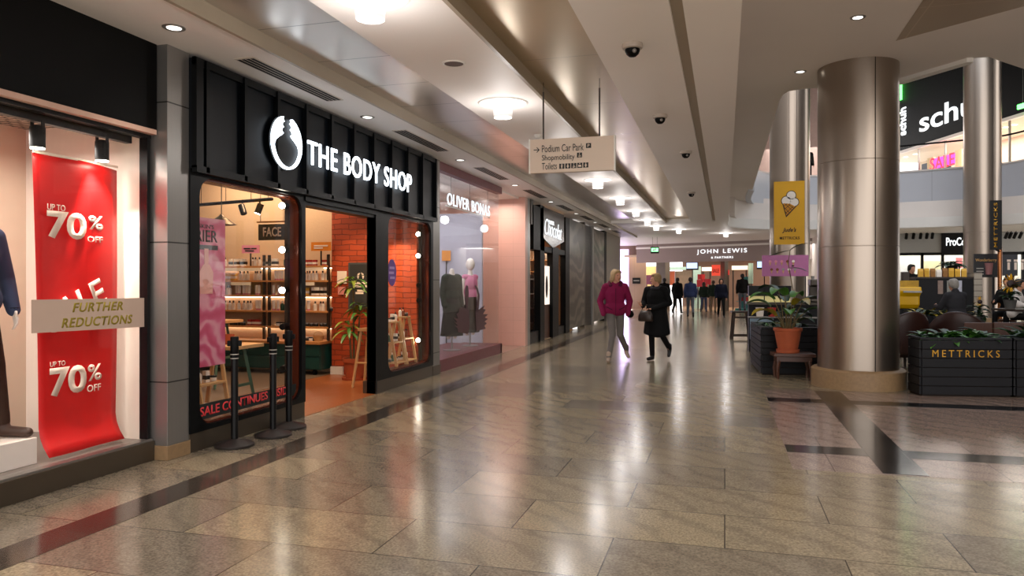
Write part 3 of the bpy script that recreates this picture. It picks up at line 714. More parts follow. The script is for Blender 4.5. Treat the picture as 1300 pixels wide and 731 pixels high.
def place_product(i, x, y, z, where, grp, s=1.0):
    p = protos[i]
    if p[3] is None: o = p[0](); p[3] = o
    else: o = p[3].copy(); COL.objects.link(o)
    o.location = (x, y, z); o.rotation_euler = (0, 0, random.uniform(-.3, .3)); o.scale = (s, s, s)
    tag(o, p[2] + ' ' + where, 'cosmetic', grp, 'thing')
seqs = [[6, 0, 2, 7], [0, 1, 2, 3, 8, 0, 4], [3, 3, 6, 0, 8, 4, 3], [4, 3, 0, 4, 5, 2], [5, 4, 5, 7, 4, 5]]
rr = random.Random(3)
for si, z in enumerate(SH):
    x = -8.36; run = 0; cur = 0
    while x < -6.24:
        if -7.46 < x < -7.24: x = -7.24
        if run == 0: cur = rr.choice(seqs[si]); run = rr.randint(2, 5); x += rr.uniform(.02, .09)
        bay = 'left' if x < -7.35 else 'right'
        s = 1.0 if si else .95
        place_product(cur, x, 10.80 + rr.uniform(-.03, .03), z, f'on the {ORD[si]} product shelf, {bay} bay', f'cosmetics on the {ORD[si]} shelf, {bay} bay', s)
        x += (.082 if cur in (4, 5, 7) else .068); run -= 1
x = -6.62
for i in (5, 5, 4, 5): place_product(i, x, 10.7, .545, 'on the green cabinet worktop', 'jars on the cabinet worktop'); x += .07
bk = thing('wicker_basket', 'small wicker basket on the green cabinet worktop', 'basket', (-6.36, 10.72, .545), kind='thing')
b = MB(); b.lathe([(0, 0), (.07, 0), (.09, .08), (.095, .085), (.085, .085), (.066, .01), (0, .01)], (-6.36, 10.72, .545), 20); b.build('body', M['wood'], bk, smooth=True)
b = MB(); b.tube([(-6.36+.09*cos(t), 10.72, .625+.07*sin(t)) for t in [pi*i/10 for i in range(11)]], .006, 6); b.build('handle', M['wood'], bk)
# small header signs over the shelves
def card(nm, lab, x0, x1, y0, y1, Y, m, txt=None, tm=None, th=.012, stem=None):
    a = onY(x0, y1, Y); c = onY(x1, y0, Y)
    t = thing(nm, lab, 'sign', (a.x, Y, a.z), kind='thing')
    b = MB(); b.box(a.x, c.x, Y, Y+th, a.z, c.z); b.build('board', m, t)
    if stem:
        b = MB(); b.box((a.x+c.x)/2-.012, (a.x+c.x)/2+.012, Y, Y+th, stem, a.z); b.build('stem', M['darksteel'], t)
    if txt:
        w, h = c.x-a.x, c.z-a.z; b = MB()
        for f0, f1, g in txt: b.box(a.x+w*f0, a.x+w*f1, Y-.004, Y, a.z+h*g, a.z+h*(g+.16))
        b.build('printed_lines', tm, t)
    return t
card('shelf_header_card', 'pink header card above the left shelf bay', 307, 329, 311, 321.5, 10.72, mat('pink_card', '#e68fa6', .5), [(.12, .5, .5), (.55, .85, .5), (.2, .7, .22)], M['blackink'], stem=1.77)
card('shelf_header_card', 'orange header card above the right shelf bay', 395, 420, 307, 318.5, 10.72, mat('orange_card', '#e08220', .5), [(.15, .85, .5), (.15, .6, .25)], M['letterwhite'], stem=1.77)
fs_ = card('hanging_sign', 'grey hanging sign reading FACE in cream capitals', 328, 363, 284, 305, 9.3, mat('slate_board', '#3c3b3a', .5))
a = onY(334, 300.5, 9.29); c = onY(357, 288, 9.29); text('lettering', 'FACE', a, (1, 0, 0), UZ, c.x-a.x, c.z-a.z, M['letterwhite'], fs_, .004, .02)
a = onY(326, 283, 9.3); c = onY(366, 281.5, 9.3)
b = MB(); b.box(a.x, c.x, 9.295, 9.315, a.z, a.z+.022); b.build('bar', M['shelfwood'], fs_)
b = MB()
for x in (a.x+.06, c.x-.08): b.tube([(x, 9.305, a.z+.02), (x, 9.305, 3.6)], .004, 6)
b.build('suspension_wire', M['darksteel'], fs_)
# interior track lights
t = thing('track_light', 'black ceiling track with tilted spotlights inside the cosmetics shop', 'light', (-7.2, 8.3, 3.6), kind='thing')
a = onY(240, 261, 8.3); c = onY(346, 252.5, 8.3)
b = MB(); b.tube([a, c], .022, 6); b.build('track', M['blackpowder'], t)
b = MB()
for f in (.15, .45, .75, .95):
    p = a.lerp(c, f); b.tube([p, (p.x, p.y, 3.6)], .004, 5)
b.build('suspension_wire', M['darksteel'], t)
for (px, py, dx, lit) in ((308, 266, .05, 0), (329, 265, -.03, 1)):
    p = onY(px, py, 8.28); d = Vector((dx, -.02, -.10)).normalized()
    b = MB(); b.tube([p-d*.065, p+d*.065], .042, 14); b.tube([p-d*.03, p-Vector((0, 0, -.13))], .008, 6); s = b.build('spot_head', M['blackpowder'], t, smooth=True)
    if lit: b = MB(); b.tube([p+d*.066, p+d*.068], .036, 14); b.build('lens', M['bulb'], s)
pd = thing('pendant_lamp', 'dark pendant lamp with a shallow shade behind the pink poster', 'light', (-6.9, 7.6, 2.4), kind='thing')
p = onY(281, 272, 7.6)
b = MB(); b.tube([p, (p.x, p.y, 3.6)], .004, 6); b.build('cord', M['blackmatt'], pd)
b = MB(); b.lathe([(.015, .0), (.03, -.02), (.17, -.12), (.175, -.125), (.16, -.122), (.02, -.03)], p, 20); b.build('shade', M['darksteel'], pd, smooth=True)

# tall pink poster behind the glass
def poster_mat():
    m, nt, bs = nmat('pink_swirl_poster'); N, L = nt.nodes, nt.links
    g = N.new('ShaderNodeTexCoord'); nz = N.new('ShaderNodeTexNoise'); nz.inputs['Scale'].default_value = 3; L.new(g.outputs['Object'], nz.inputs['Vector'])
    sv = N.new('ShaderNodeVectorMath'); sv.operation = 'SCALE'; sv.inputs['Scale'].default_value = .5; L.new(nz.outputs['Color'], sv.inputs[0])
    ad = N.new('ShaderNodeVectorMath'); L.new(g.outputs['Object'], ad.inputs[0]); L.new(sv.outputs[0], ad.inputs[1])
    wv = N.new('ShaderNodeTexWave'); wv.wave_type = 'RINGS'; wv.inputs['Scale'].default_value = 1.6; wv.inputs['Distortion'].default_value = 6; wv.inputs['Detail'].default_value = 3; L.new(ad.outputs[0], wv.inputs['Vector'])
    cr = N.new('ShaderNodeValToRGB'); e = cr.color_ramp.elements; e[0].position = 0; e[0].color = (*hx('#cf5274'), 1); e[1].position = 1; e[1].color = (*hx('#e9a0b0'), 1)
    k = e.new(.5); k.color = (*hx('#d9688a'), 1); L.new(wv.outputs['Fac'], cr.inputs[0]); L.new(cr.outputs[0], bs.inputs['Base Color']); bs.inputs['Roughness'].default_value = .35; return m
PX = -4.86
po = thing('window_poster', 'tall pink poster hanging in the left cosmetics window', 'poster', (PX, 6.2, .7), kind='thing')
q = [onX(x, y, PX) for x, y in ((249, 275), (285.5, 280.5), (287.5, 461), (249, 467))]
b = MB(); b.box(PX-.004, PX+.004, q[0].y-.25, q[1].y, q[2].z, q[0].z); b.build('sheet', poster_mat(), po)
a = onX(250, 296, PX+.006); c = onX(276, 296, PX)
b = MB(); top = onX(262, 311, PX).z; bot = onX(262, 317, PX).z; b.box(PX+.004, PX+.006, q[0].y-.2, c.y, bot, top); b.build('dark_band', M['ink'], po)
tp = onX(262, 292, PX).z; bt = onX(262, 307, PX).z
text('lettering', 'BARRIER', (PX+.005, c.y-.62, bt), UY, UZ, .615, tp-bt, M['ink'], po, .002, .015)
text('lettering', "YOUR SKIN'S", (PX+.005, c.y-.52, onX(262, 290, PX).z), UY, UZ, .46, .04, M['ink'], po, .002, .01)
# bottle picture on the poster
b = MB(); bc = onX(262, 352, PX+.005)
b.prism([(-.09, -.16), (.09, -.16), (.10, .05), (.05, .12), (.03, .13), (.03, .28), (-.03, .28), (-.03, .13), (-.05, .12), (-.10, .05)], bc, UY, UZ, (.002, 0, 0)); b.build('printed_bottle', mat('printed_bottle_pink', '#eda99b', .4), po)
b = MB()
for y in (q[0].y, q[1].y-.05): b.tube([(PX, y, q[0].z), (PX, y, 3.6)], .003, 5)
b.build('hanging_wire', M['darksteel'], po)

# band on the glass
sb = thing('window_decal_band', 'dark band on the lower glass reading sale continues inside in red capitals', 'sign', (-4.53, 6.3, .3), kind='thing')
q = [onX(x, y, -4.531) for x, y in ((252, 534), (376, 501), (376, 487), (252, 514))]
b = MB(); b.prism([(p.y, p.z) for p in q], (-4.536, 0, 0), UY, UZ, (.003, 0, 0)); b.build('strip', mat('dark_green_vinyl', '#1b2322', .5), sb)
REDL = mat('coral_red_print', '#ef4348', .45, var=.03)
q0 = onX(254, 529.5, -4.53); q1 = onX(369, 499, -4.53); u = Vector((0, q1.y-q0.y, q1.z-q0.z)); tz = onX(254, 516, -4.53).z-q0.z
text('lettering', 'SALE CONTINUES INSIDE', q0, u, (0, -u.z, u.y), u.length, tz*.9, REDL, sb, .002, .02)

# furniture inside -------------------------------------------------
def ladder_stand(lab, loc, rz, h=1.0, w=.5, n=3, grp=None, wood='wood'):
    t = thing('display_stand', lab, 'stand', loc, rz, grp, 'thing')
    for s in (-1, 1):
        b = MB()
        for y0, y1 in ((-.17, -.03), (.17, .03)):
            b.prism([(y0-.02, 0), (y0+.02, 0), (y1+.02, h), (y1-.02, h)], (s*w/2-.012, 0, 0), (0, 1, 0), (0, 0, 1), (.024, 0, 0))
        b.build('side_frame', M[wood], t, local=True)
    for i in range(n):
        z = .12 + (h-.14)*i/(n-1); d = .17 - .13*z/h
        b = MB(); b.box(-w/2, w/2, -d-.02, d+.02, z, z+.02); b.build('shelf', M[wood], t, local=True)
    return t
ladder_stand('light wooden ladder stand behind the left cosmetics window', (-5.12, 6.42, .004), R(90), .80, .40, 3)
for k, z in ((0, .14), (1, .50)):
    for i in range(3): place_product([0, 6, 4][i], -5.10, 6.31+i*.11, .004+(.12+.33*k)+.022, f'on the left window stand, {"lower" if k == 0 else "middle"} shelf', f'packs on the left window stand, {"lower" if k == 0 else "middle"} shelf', .9)
def trestle(lab, loc, rz, L_, D, H, top, leg, wide=.04):
    t = thing('trestle_table', lab, 'table', loc, rz, None, 'thing')
    b = MB(); b.box(-L_/2, L_/2, -D/2, D/2, H-wide, H); b.build('tabletop', M[top], t, local=True, bevel=.004)
    for sx in (-1, 1):
        for sy in (-1, 1):
            b = MB(); b.tube([(sx*(L_/2-.12), sy*D*.12, H-wide), (sx*(L_/2-.06), sy*D*.42, 0)], [.024, .022], 4); b.build('leg', M[leg], t, local=True)
        b = MB(); b.box(sx*(L_/2-.10)-.015, sx*(L_/2-.10)+.015, -D*.28, D*.28, H*.42, H*.42+.03); b.build('crossbar', M[leg], t, local=True)
    return t
p = onZ(299, 441, .80)
trestle('light wood table on sage green trestles behind the left window', (-5.55, 7.10, .004), R(0), .95, .55, .80, 'wood', 'greentrestle')
trestle('light wood demonstration table nearer the product wall', (-7.25, 9.0, .008), R(0), 1.0, .6, .95, 'wood', 'greentrestle')
pt = thing('terracotta_pot', 'small terracotta pot on the trestle table', 'pot', (-5.35, 7.1, .804), kind='thing')
b = MB(); b.lathe([(0, 0), (.045, 0), (.06, .09), (.066, .09), (.066, .11), (.058, .11), (.04, .01), (0, .01)], (-5.35, 7.1, .804), 18); b.build('body', M['terracotta'], pt, smooth=True)
# vertical rails with round spots at each window
def spot_rail(lab, X, Y, zs, z1, side):
    t = thing('spotlight_rail', lab, 'light', (X, Y, .2), kind='thing')
    b = MB(); b.box(X-.02, X+.02, Y-.02, Y+.02, .02, z1); b.build('rail', M['darksteel'], t)
    for z, lit in zs:
        d = Vector((.1, side, -.05)).normalized(); p = Vector((X, Y, z)) + d*.06
        b = MB(); b.tube([p-d*.05, p+d*.06], .036, 14); s = b.build('spot_head', M['blackpowder'], t, smooth=True)
        if lit: b = MB(); b.ell(p+d*.066, (.034, .034, .034), 12); b.build('lens', M['bulb'], s, smooth=True)
    return t
spot_rail('dark upright rail with round spotlights at the left cosmetics window', -4.645, 7.175, [(2.34, 1), (1.86, 1), (1.42, 1), (1.02, 0), (.56, 0)], 2.48, -.7)
spot_rail('dark upright rail with round spotlights at the right cosmetics window', -4.63, 10.86, [(2.26, 1), (1.92, 1), (1.46, 0), (1.22, 0), (.60, 1)], 2.48, -.7)

# plant at the entrance
pl = thing('potted_dracaena', 'potted dracaena with striped leaves against the orange brick wall', 'plant', (-5.48, 10.3, .004), kind='thing')
b = MB(); b.lathe([(0, .03), (.135, .03), (.165, .27), (.185, .27), (.188, .33), (.17, .33), (.155, .25), (0, .25)], (-5.48, 10.3, .004), 26); b.build('pot', M['terracotta'], pl, smooth=True)
b = MB(); b.lathe([(0, 0), (.19, 0), (.20, .035), (.18, .035), (.17, .02), (0, .02)], (-5.48, 10.3, .004), 26); b.build('saucer', M['terracotta'], pl, smooth=True)
b = MB(); b.lathe([(0, .26), (.155, .26)], (-5.48, 10.3, .004), 20); b.build('soil', M['soil'], pl)
rp = random.Random(11)
stems = [(-.02, 0, 1.42), (.05, .03, 1.02), (-.06, -.04, .72)]
for dx, dy, h in stems:
    b = MB(); b.tube([(-5.48+dx*.6, 10.3+dy, .26), (-5.48+dx, 10.3+dy, .26+h*.5), (-5.48+dx*1.3, 10.3+dy*1.2, h-.05)], [.017, .015, .012], 7); b.build('stem', M['stem'], pl, smooth=True)
    b = MB()
    for k in range(17):
        a = k*2.4; el = rp.uniform(.15, 1.1); L_ = rp.uniform(.26, .40)
        leafblade(b, (-5.48+dx*1.3, 10.3+dy*1.2, h-.05+.012*k), (cos(a), sin(a)*.8, el), L_, .06, 1.5, rp.choice((0, 0, 1)))
    b.build('foliage', [M['leaf'], M['leafyellow']], pl, smooth='all')

# boards on the brick
bd = thing('wall_board', 'dark grey framed board with pale emblem on the brick wall', 'sign', (-5.6, 10.76, 1.1), kind='thing')
a = onY(442, 392, 10.75); c = onY(474, 333, 10.75)
b = MB(); b.box(a.x, c.x, 10.755, 10.78, a.z, c.z); b.build('frame', mat('slate_frame', '#4a4a4a', .5), bd)
b = MB(); b.box(a.x+.03, c.x-.03, 10.748, 10.756, a.z+.03, c.z-.03); b.build('panel', mat('slate_panel', '#2f3030', .55), bd)
mx = (a.x+c.x)/2
b = MB()
for dx0, dx1, dz in ((-.14, .14, .40), (-.14, .14, .35), (-.06, .08, .28), (-.09, .05, .24)): b.box(mx+dx0, mx+dx1, 10.745, 10.748, a.z+dz, a.z+dz+.032)
b.build('printed_lines', M['letterwhite'], bd)
b = MB()
for sgn in (-1, 1): b.prism([(sgn*p*.22, q*.22) for p, q in ((.05, .28), (.22, .22), (.28, 0), (.2, -.2), (.16, -.1), (.12, .05))][::sgn], (mx, 10.747, a.z+.52), (1, 0, 0), UZ, (0, -.002, 0))
b.build('emblem', M['letterwhite'], bd)
card('wall_notice', 'white paper notice on the brick wall left of the dark board', 428, 440, 344, 360, 10.76, M['letterwhite'])
card('wall_notice', 'small pink notice below the white one on the brick wall', 429, 438.5, 364, 374, 10.76, mat('pink_notice', '#d98c84', .5))
# stool at the door edge, display ladder and purple decal in the right window
sl = thing('wooden_stool', 'tall light wooden step stool half hidden by the entrance post', 'stool', (-4.88, 9.68, .004), kind='thing')
b = MB(); b.box(-5.03, -4.73, 9.53, 9.83, .80, .84); b.build('seat', M['wood'], sl, bevel=.004)
for sx in (-1, 1):
    for sy in (-1, 1):
        b = MB(); b.tube([(-4.88+sx*.11, 9.68+sy*.11, .80), (-4.88+sx*.21, 9.68+sy*.18, .004)], [.022, .02], 6); b.build('leg', M['wood'], sl)
b = MB(); b.tube([(-5.05, 9.53, .35), (-4.71, 9.53, .35)], .014, 6); b.tube([(-5.05, 9.83, .35), (-4.71, 9.83, .35)], .014, 6); b.build('rung', M['wood'], sl)
ladder_stand('pale wooden ladder stand with jars in the right cosmetics window', (-4.80, 10.18, .17), R(90), .74, .33, 3)
ladder_stand('pale wooden ladder stand nearest the spotlight rail in the right window', (-4.80, 10.56, .17), R(90), .80, .33, 3)
for (yy, zt, lab, gi) in ((10.18, .74, 'first', 0), (10.56, .80, 'second', 1)):
    for k in range(3):
        z = .17 + .12 + (zt-.14)*k/2 + .022
        for i in range(3): place_product([5, 2, 4, 6, 0, 1][(i+k+gi*2) % 6], -4.79, yy-.11+i*.11, z, f'on the {lab} right window stand, {["lower", "middle", "top"][k]} shelf', f'packs on the {lab} right window stand, {["lower", "middle", "top"][k]} shelf', .85)
cbox('floor', -5.0, -4.6, 9.98, 10.78, .004, .17, M['wood'], 'raised wooden floor of the right window display')
pdl = thing('window_decal', 'purple round decal on the right cosmetics window', 'sign', (-4.53, 9.5, 1.6), kind='thing')
cc = onX(497.5, 346, -4.532); PU = mat('purple_vinyl', '#6a3f96', .4)
b = MB(); b.prism([(.14*cos(2*pi*i/28), .19*sin(2*pi*i/28)) for i in range(28)], cc, UY, UZ, (.003, 0, 0)); b.build('disc', PU, pdl)
b = MB()
for y0, y1, z in ((-.08, .08, .05), (-.10, .06, -.02), (-.06, .09, -.09)): b.box(cc.x+.003, cc.x+.005, cc.y+y0, cc.y+y1, cc.z+z, cc.z+z+.035)
b.build('printed_lines', mat('lilac_print', '#b79ad0', .5), pdl)

# queue posts
def bollard(lab, x, y, h, clip):
    t = thing('queue_post', lab, 'barrier post', (x, y, 0), R(clip), 'queue posts', 'thing')
    b = MB(); b.lathe([(0, 0), (.172, 0), (.175, .006), (.175, .022), (.165, .03), (.06, .062), (.045, .07), (0, .07)], (0, 0, 0), 40); b.build('base', mat('worn_black_base', '#2a2422', .45, var=.2), t, local=True, smooth=True)
    b = MB(); b.lathe([(.032, .065), (.032, h-.16)], (0, 0, 0), 22); b.build('post', M['blackpowder'], t, local=True, smooth=True)
    b = MB(); b.lathe([(.034, h-.16), (.037, h-.155), (.037, h-.006), (.033, h), (0, h)], (0, 0, 0), 22); hd = b.build('head', M['blackmatt'], t, local=True, smooth=True)
    b = MB(); b.box(.03, .062, -.018, .018, h-.085, h-.035); b.box(-.062, -.03, -.018, .018, h-.085, h-.035); b.build('belt_clip', M['blackmatt'], t, local=True, bevel=.004)
    b = MB(); b.lathe([(.036, h-.20), (.0375, h-.20), (.0375, h-.155), (.036, h-.155)], (0, 0, 0), 22); b.build('collar', mat('pale_collar', '#bdb5aa', .5), t, local=True, smooth=True)
    b = MB(); b.lathe([(.0378, h-.192), (.0382, h-.192), (.0382, h-.163), (.0378, h-.163)], (0, 0, 0), 22); b.build('collar_label', M['blackmatt'], t, local=True, smooth=True)
bollard('black queue barrier post nearest the steel pilaster', -4.31, 5.81, 1.0, 30)
bollard('black queue barrier post standing farthest out, beside the dark floor strip', -4.235, 6.30, 1.0, 75)
bollard('black queue barrier post nearest the shop entrance', -4.31, 6.69, 1.0, 10)

# ================================================================== LEFT: pink boutique (window_4)
w4 = struct(thing('window_4', 'tall frameless boutique window on a maroon kerb', 'window', (-4.55, 13.2, 0)))
b = MB(); b.box(-4.8, -4.53, 11.37, 15.0, 0, .205); b.build('kerb', M['maroon'], w4, bevel=.006)
b = MB(); b.box(-4.66, -4.53, 11.37, 11.43, .2, 3.4); b.box(-4.66, -4.53, 11.37, 15.0, 3.36, 3.5); b.build('frame', M['maroon'], w4)
b = MB()
for y0, y1 in ((11.43, 13.14), (13.15, 14.98)): b.box(-4.61, -4.598, y0, y1, .205, 3.36)
b.build('pane', M['glass'], w4)
b = MB(); b.box(-5.4, -4.6, 14.97, 14.985, .205, 3.36); b.build('return_pane', M['glass'], w4)
b = MB(); b.box(-5.4, -4.53, 14.9, 15.0, 0, .205); b.build('return_kerb', M['maroon'], w4)
cbox('floor', -5.7, -4.8, 11.37, 14.9, .1, .2, M['maroon'], 'maroon display floor of the boutique')
cbox('floor', -9, -4.5, 11.37, 16.8, 0, .004, mat('boutique_floor', '#9b7d6e', .3), 'pinkish boutique floor')
cbox('wall_left', -9.1, -9, 11.1, 17, 0, 3.5, mat('boutique_wall', '#e9e2e0', .7, var=.03))
BW = mat('boutique_panel', '#e6e3ea', .6, var=.04)
cbox('wall_back', -6.3, -6.22, 12.1, 14.6, .1, 2.75, BW, 'pale freestanding back panel of the boutique window')
cbox('wall_front', -9, -4.7, 11.1, 11.2, 0, 3.5, BW)
cbox('wall_back', -9, -4.5, 16.8, 17.0, 0, 3.5, M['pinktile'], 'pink tiled side wall of the boutique entrance')
cbox('wall_back', -9, -5.06, 15.25, 15.33, 0, 3.0, mat('boutique_lilac_panel', '#b4b3c0', .6, var=.04), 'pale lilac partition at the end of the boutique window')
cbox('ceiling', -9, -4.66, 11.2, 16.8, 3.46, 3.52, M['white'])
cbox('trim_14', -5.8, -5.66, 11.95, 12.09, .2, 3.4, M['maroon'], 'maroon post inside the boutique window')
bs = thing('shop_sign', 'illuminated white boutique name hanging behind the window glass', 'sign', (-4.66, 13.2, 2.9), kind='thing')
y_, q1 = onX(567.5, 259.8, -4.65), onX(621.5, 273.5, -4.65)
text('lettering', 'OLIVER BONAS', y_, UY, UZ, q1.y-y_.y, .215, M['signwhite2'], bs, .012, .006, 0, 1.12)
b = MB(); b.box(-4.66, -4.65, y_.y-.05, q1.y+.05, y_.z-.03, y_.z-.01); b.build('rail', M['white'], bs)
b = MB()
for y in (12.3, 13.3, 14.4): b.tube([(-4.655, y, y_.z), (-4.655, y, 3.46)], .004, 5)
b.build('suspension_wire', M['darksteel'], bs)
# winged decal
wd = thing('window_decal', 'large maroon winged bag decal on the boutique glass', 'sign', (-4.59, 13.4, 1), kind='thing')
def zx(x, y): return onX(560+x/5.625, 330+y/5.625, -4.594)
lw_ = [(128, 345), (150, 338), (200, 352), (203, 480), (190, 527), (122, 515), (118, 488), (96, 468), (122, 470), (92, 440), (118, 445), (90, 412), (122, 418), (110, 385), (128, 372)]
rw_ = [(246, 372), (312, 322), (300, 350), (320, 352), (300, 385), (336, 388), (312, 410), (334, 420), (310, 440), (328, 452), (308, 468), (320, 490), (252, 508)]
for pol, nm in ((lw_, 'wing'), (rw_, 'wing')):
    P_ = [zx(*p) for p in pol]; b = MB(); b.prism([(p.y, p.z) for p in P_], (-4.596, 0, 0), UY, UZ, (.002, 0, 0)); b.build(nm, M['maroondecal'], wd)
for pth in ([(180, 350), (172, 280), (170, 220), (180, 180), (192, 185), (198, 230), (190, 350)], [(250, 372), (262, 250), (250, 205), (240, 190), (246, 176), (262, 200), (276, 250), (268, 368)]):
    P_ = [zx(*p) for p in pth]; b = MB(); b.prism([(p.y, p.z) for p in P_], (-4.596, 0, 0), UY, UZ, (.002, 0, 0)); b.build('strap', M['maroondecal'], wd)
card('interior_poster', 'small orange poster inside the boutique', 561, 572, 318, 331, 15.2, mat('orange_poster', '#e0913a', .5), stem=.004)
# boutique lamps
for i, (x, y) in enumerate(((-5.4, 12.2), (-5.6, 13.6), (-7.0, 13.0), (-7.2, 15.0))):
    t = thing('ceiling_spot', 'small bright ceiling spotlight inside the boutique', 'light', (x, y, 3.46), group='boutique ceiling spotlights', kind='thing')
    b = MB(); b.lathe([(.05, -.1), (.055, -.095), (.055, 0)], (0, 0, 0), 16); s = b.build('housing', M['white'], t, local=True, smooth=True)
    b = MB(); b.lathe([(0, -.104), (.045, -.103)], (0, 0, 0), 16); b.build('lens', M['lampglow'], t, local=True)

# ================================================================== LEFT: chocolate shop and beyond
def post(nm, y0, y1, m, z0=0, z1=3.5, x0=-4.74, x1=-4.5, lab=None):
    b = MB(); b.box(x0, x1, y0, y1, z0, z1); return struct(b.build(nm, m, bevel=.003), lab)
post('trim_15', 17.01, 17.25, M['steel'], lab='steel pilaster beside the pink tiles')
yy = lambda x, X=-4.5: ray(x, 400).y * X / ray(x, 400).x
cw = struct(thing('window_5', 'chocolate shop front with dark frames', 'window', (-4.55, 19.2, 0)))
b = MB(); b.box(-4.72, -4.5, 17.25, yy(690), 0, .28); b.box(-4.72, -4.5, yy(707.5), yy(718), 0, .24); b.build('kerb', M['blackpowder'], cw)
b = MB(); b.box(-4.62, -4.61, 17.25, yy(686), .28, 2.9); b.box(-4.62, -4.61, yy(707.5), yy(718), .24, 2.3); b.build('pane', M['glass_dim'], cw)
b = MB(); b.box(-4.62, -4.46, yy(684), yy(689.5), 0, 3.45); b.box(-4.62, -4.46, yy(700), yy(707.5), 0, 2.45); b.box(-4.62, -4.46, yy(716.5), yy(721.5), 0, 3.4); b.box(-4.74, -4.46, yy(675.5), yy(689.5), 2.3, 3.38); b.box(-4.70, -4.48, yy(689), yy(717), 2.28, 2.42); b.build('frame', M['black'], cw)
b = MB(); b.box(-4.70, -4.48, 17.25, yy(676), 2.9, 3.5); b.build('header', M['darksteel'], cw)
cs = thing('shop_sign', 'brown sign panel with white script lettering over the chocolate shop door', 'sign', (-4.45, 20, 2.9), kind='thing')
y0c, y1c = yy(690.2, -4.44), yy(716, -4.44)
b = MB(); vs = []; fs = []
for i in range(15):
    t = i/14; y = y0c+(y1c-y0c)*t; zb = 2.42 + .22*(1-abs(2*t-.9)) * -1 + .22
    vs += [(-4.47, y, 3.42), (-4.47, y, zb), (-4.44, y, 3.42), (-4.44, y, zb)]
for i in range(14): k = i*4; fs += [(k, k+4, k+5, k+1), (k+2, k+3, k+7, k+6), (k, k+2, k+6, k+4), (k+1, k+5, k+7, k+3)]
b.add(vs, fs); b.build('panel', mat('chocolate_brown_panel', '#241a15', .25), cs)
text('lettering', 'HOTEL', onX(698, 284.5, -4.435), UY, UZ, .5, .10, M['signdim'], cs, .01, .0)
text('lettering', 'Chocolat', onX(691.5, 297, -4.435), (0, 1, -.03), UZ, yy(713, -4.435)-yy(691.5, -4.435), .42, M['signdim'], cs, .01, -.014, .3)
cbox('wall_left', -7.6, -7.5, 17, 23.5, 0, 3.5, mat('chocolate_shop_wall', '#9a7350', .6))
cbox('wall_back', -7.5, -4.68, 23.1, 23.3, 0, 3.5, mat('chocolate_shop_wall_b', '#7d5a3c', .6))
cbox('floor', -7.5, -4.5, 17, 23.2, 0, .004, mat('chocolate_shop_floor', '#b99a72', .3))
cbox('ceiling', -7.5, -4.74, 17, 23.2, 3.1, 3.2, M['creamceil'])
lp = thing('shop_poster', 'tall bright white poster standing in the chocolate shop entrance', 'poster', (-4.56, 20, .0), kind='thing')
a = onX(689.8, 387, -4.55); c = onX(698, 338, -4.55)
b = MB(); b.box(-4.57, -4.55, a.y, c.y, a.z, c.z); b.build('lightbox', glow('lit_poster', (1, .86, .74), .4), lp)
b = MB(); b.prism([(.14*cos(t), .30*sin(t)) for t in [2*pi*i/18 for i in range(18)]], (-4.548, (a.y+c.y)/2, c.z-.55), UY, UZ, (.002, 0, 0)); b.build('printed_picture', M['ink'], lp)
b = MB(); b.box(-4.57, -4.55, a.y, c.y, .0, a.z); b.build('stand', M['brownwood'], lp)
b = MB(); b.box(-4.92, -4.86, yy(698.5), yy(700.5)+.3, 0, 2.28); struct(b.build('door_2', M['brownwood']), 'brown wooden door leaf of the chocolate shop')
# shelf goods seen through the narrow window
cs2 = thing('display_shelves', 'lit display shelves behind the narrow chocolate shop window', 'shelving', (-4.95, 21.6, 0), kind='thing')
for k in range(6):
    b = MB(); b.box(-5.3, -4.8, yy(707.5)+.1, yy(718), .5+.32*k, .53+.32*k); b.build('shelf', M['shelfwood'], cs2)
b = MB(); b.box(-5.34, -5.3, yy(707.5)+.1, yy(718), 0, 2.4); b.build('back', M['cream'], cs2)
rc = random.Random(4)
for k in range(6):
    for j in range(4):
        b = MB(); h = rc.uniform(.08, .2); y = yy(707.5)+.2+j*(yy(718)-yy(707.5)-.25)/4; b.box(-5.05, -4.92, y-.08, y+.08, .53+.32*k, .53+.32*k+h)
        o = b.build('chocolate_box', PK[rc.choice(['white', 'redp', 'amber', 'black', 'white'])], bevel=.006); tag(o, 'small gift box on the lit shelves of the chocolate shop', 'box', 'gift boxes in the chocolate shop', 'thing')
cs3 = thing('display_table', 'dark tiered display table behind the first chocolate shop window', 'table', (-5.1, 17.9, 0), kind='thing')
for k in range(4):
    b = MB(); b.box(-5.3+.08*k, -4.8, 17.4, 18.9, .45+.38*k-.03, .45+.38*k); b.build('shelf', M['brownwood'], cs3)
for y in (17.42, 18.85):
    b = MB(); b.box(-5.3, -4.82, y, y+.03, 0, 1.7); b.build('side_panel', M['darkwood'], cs3)
for k in range(3):
    for j in range(4):
        b = MB(); b.lathe([(0, 0), (.06, 0), (.07, .1), (.05, .2), (0, .21)], (-4.95, 17.6+j*.33, .45+.38*k), 12)
        o = b.build('gift_bag', PK[rc.choice(['white', 'grey', 'black', 'redp'])], smooth=True); tag(o, 'small wrapped gift on the tiered table of the chocolate shop', 'gift', 'wrapped gifts on the tiered table', 'thing')

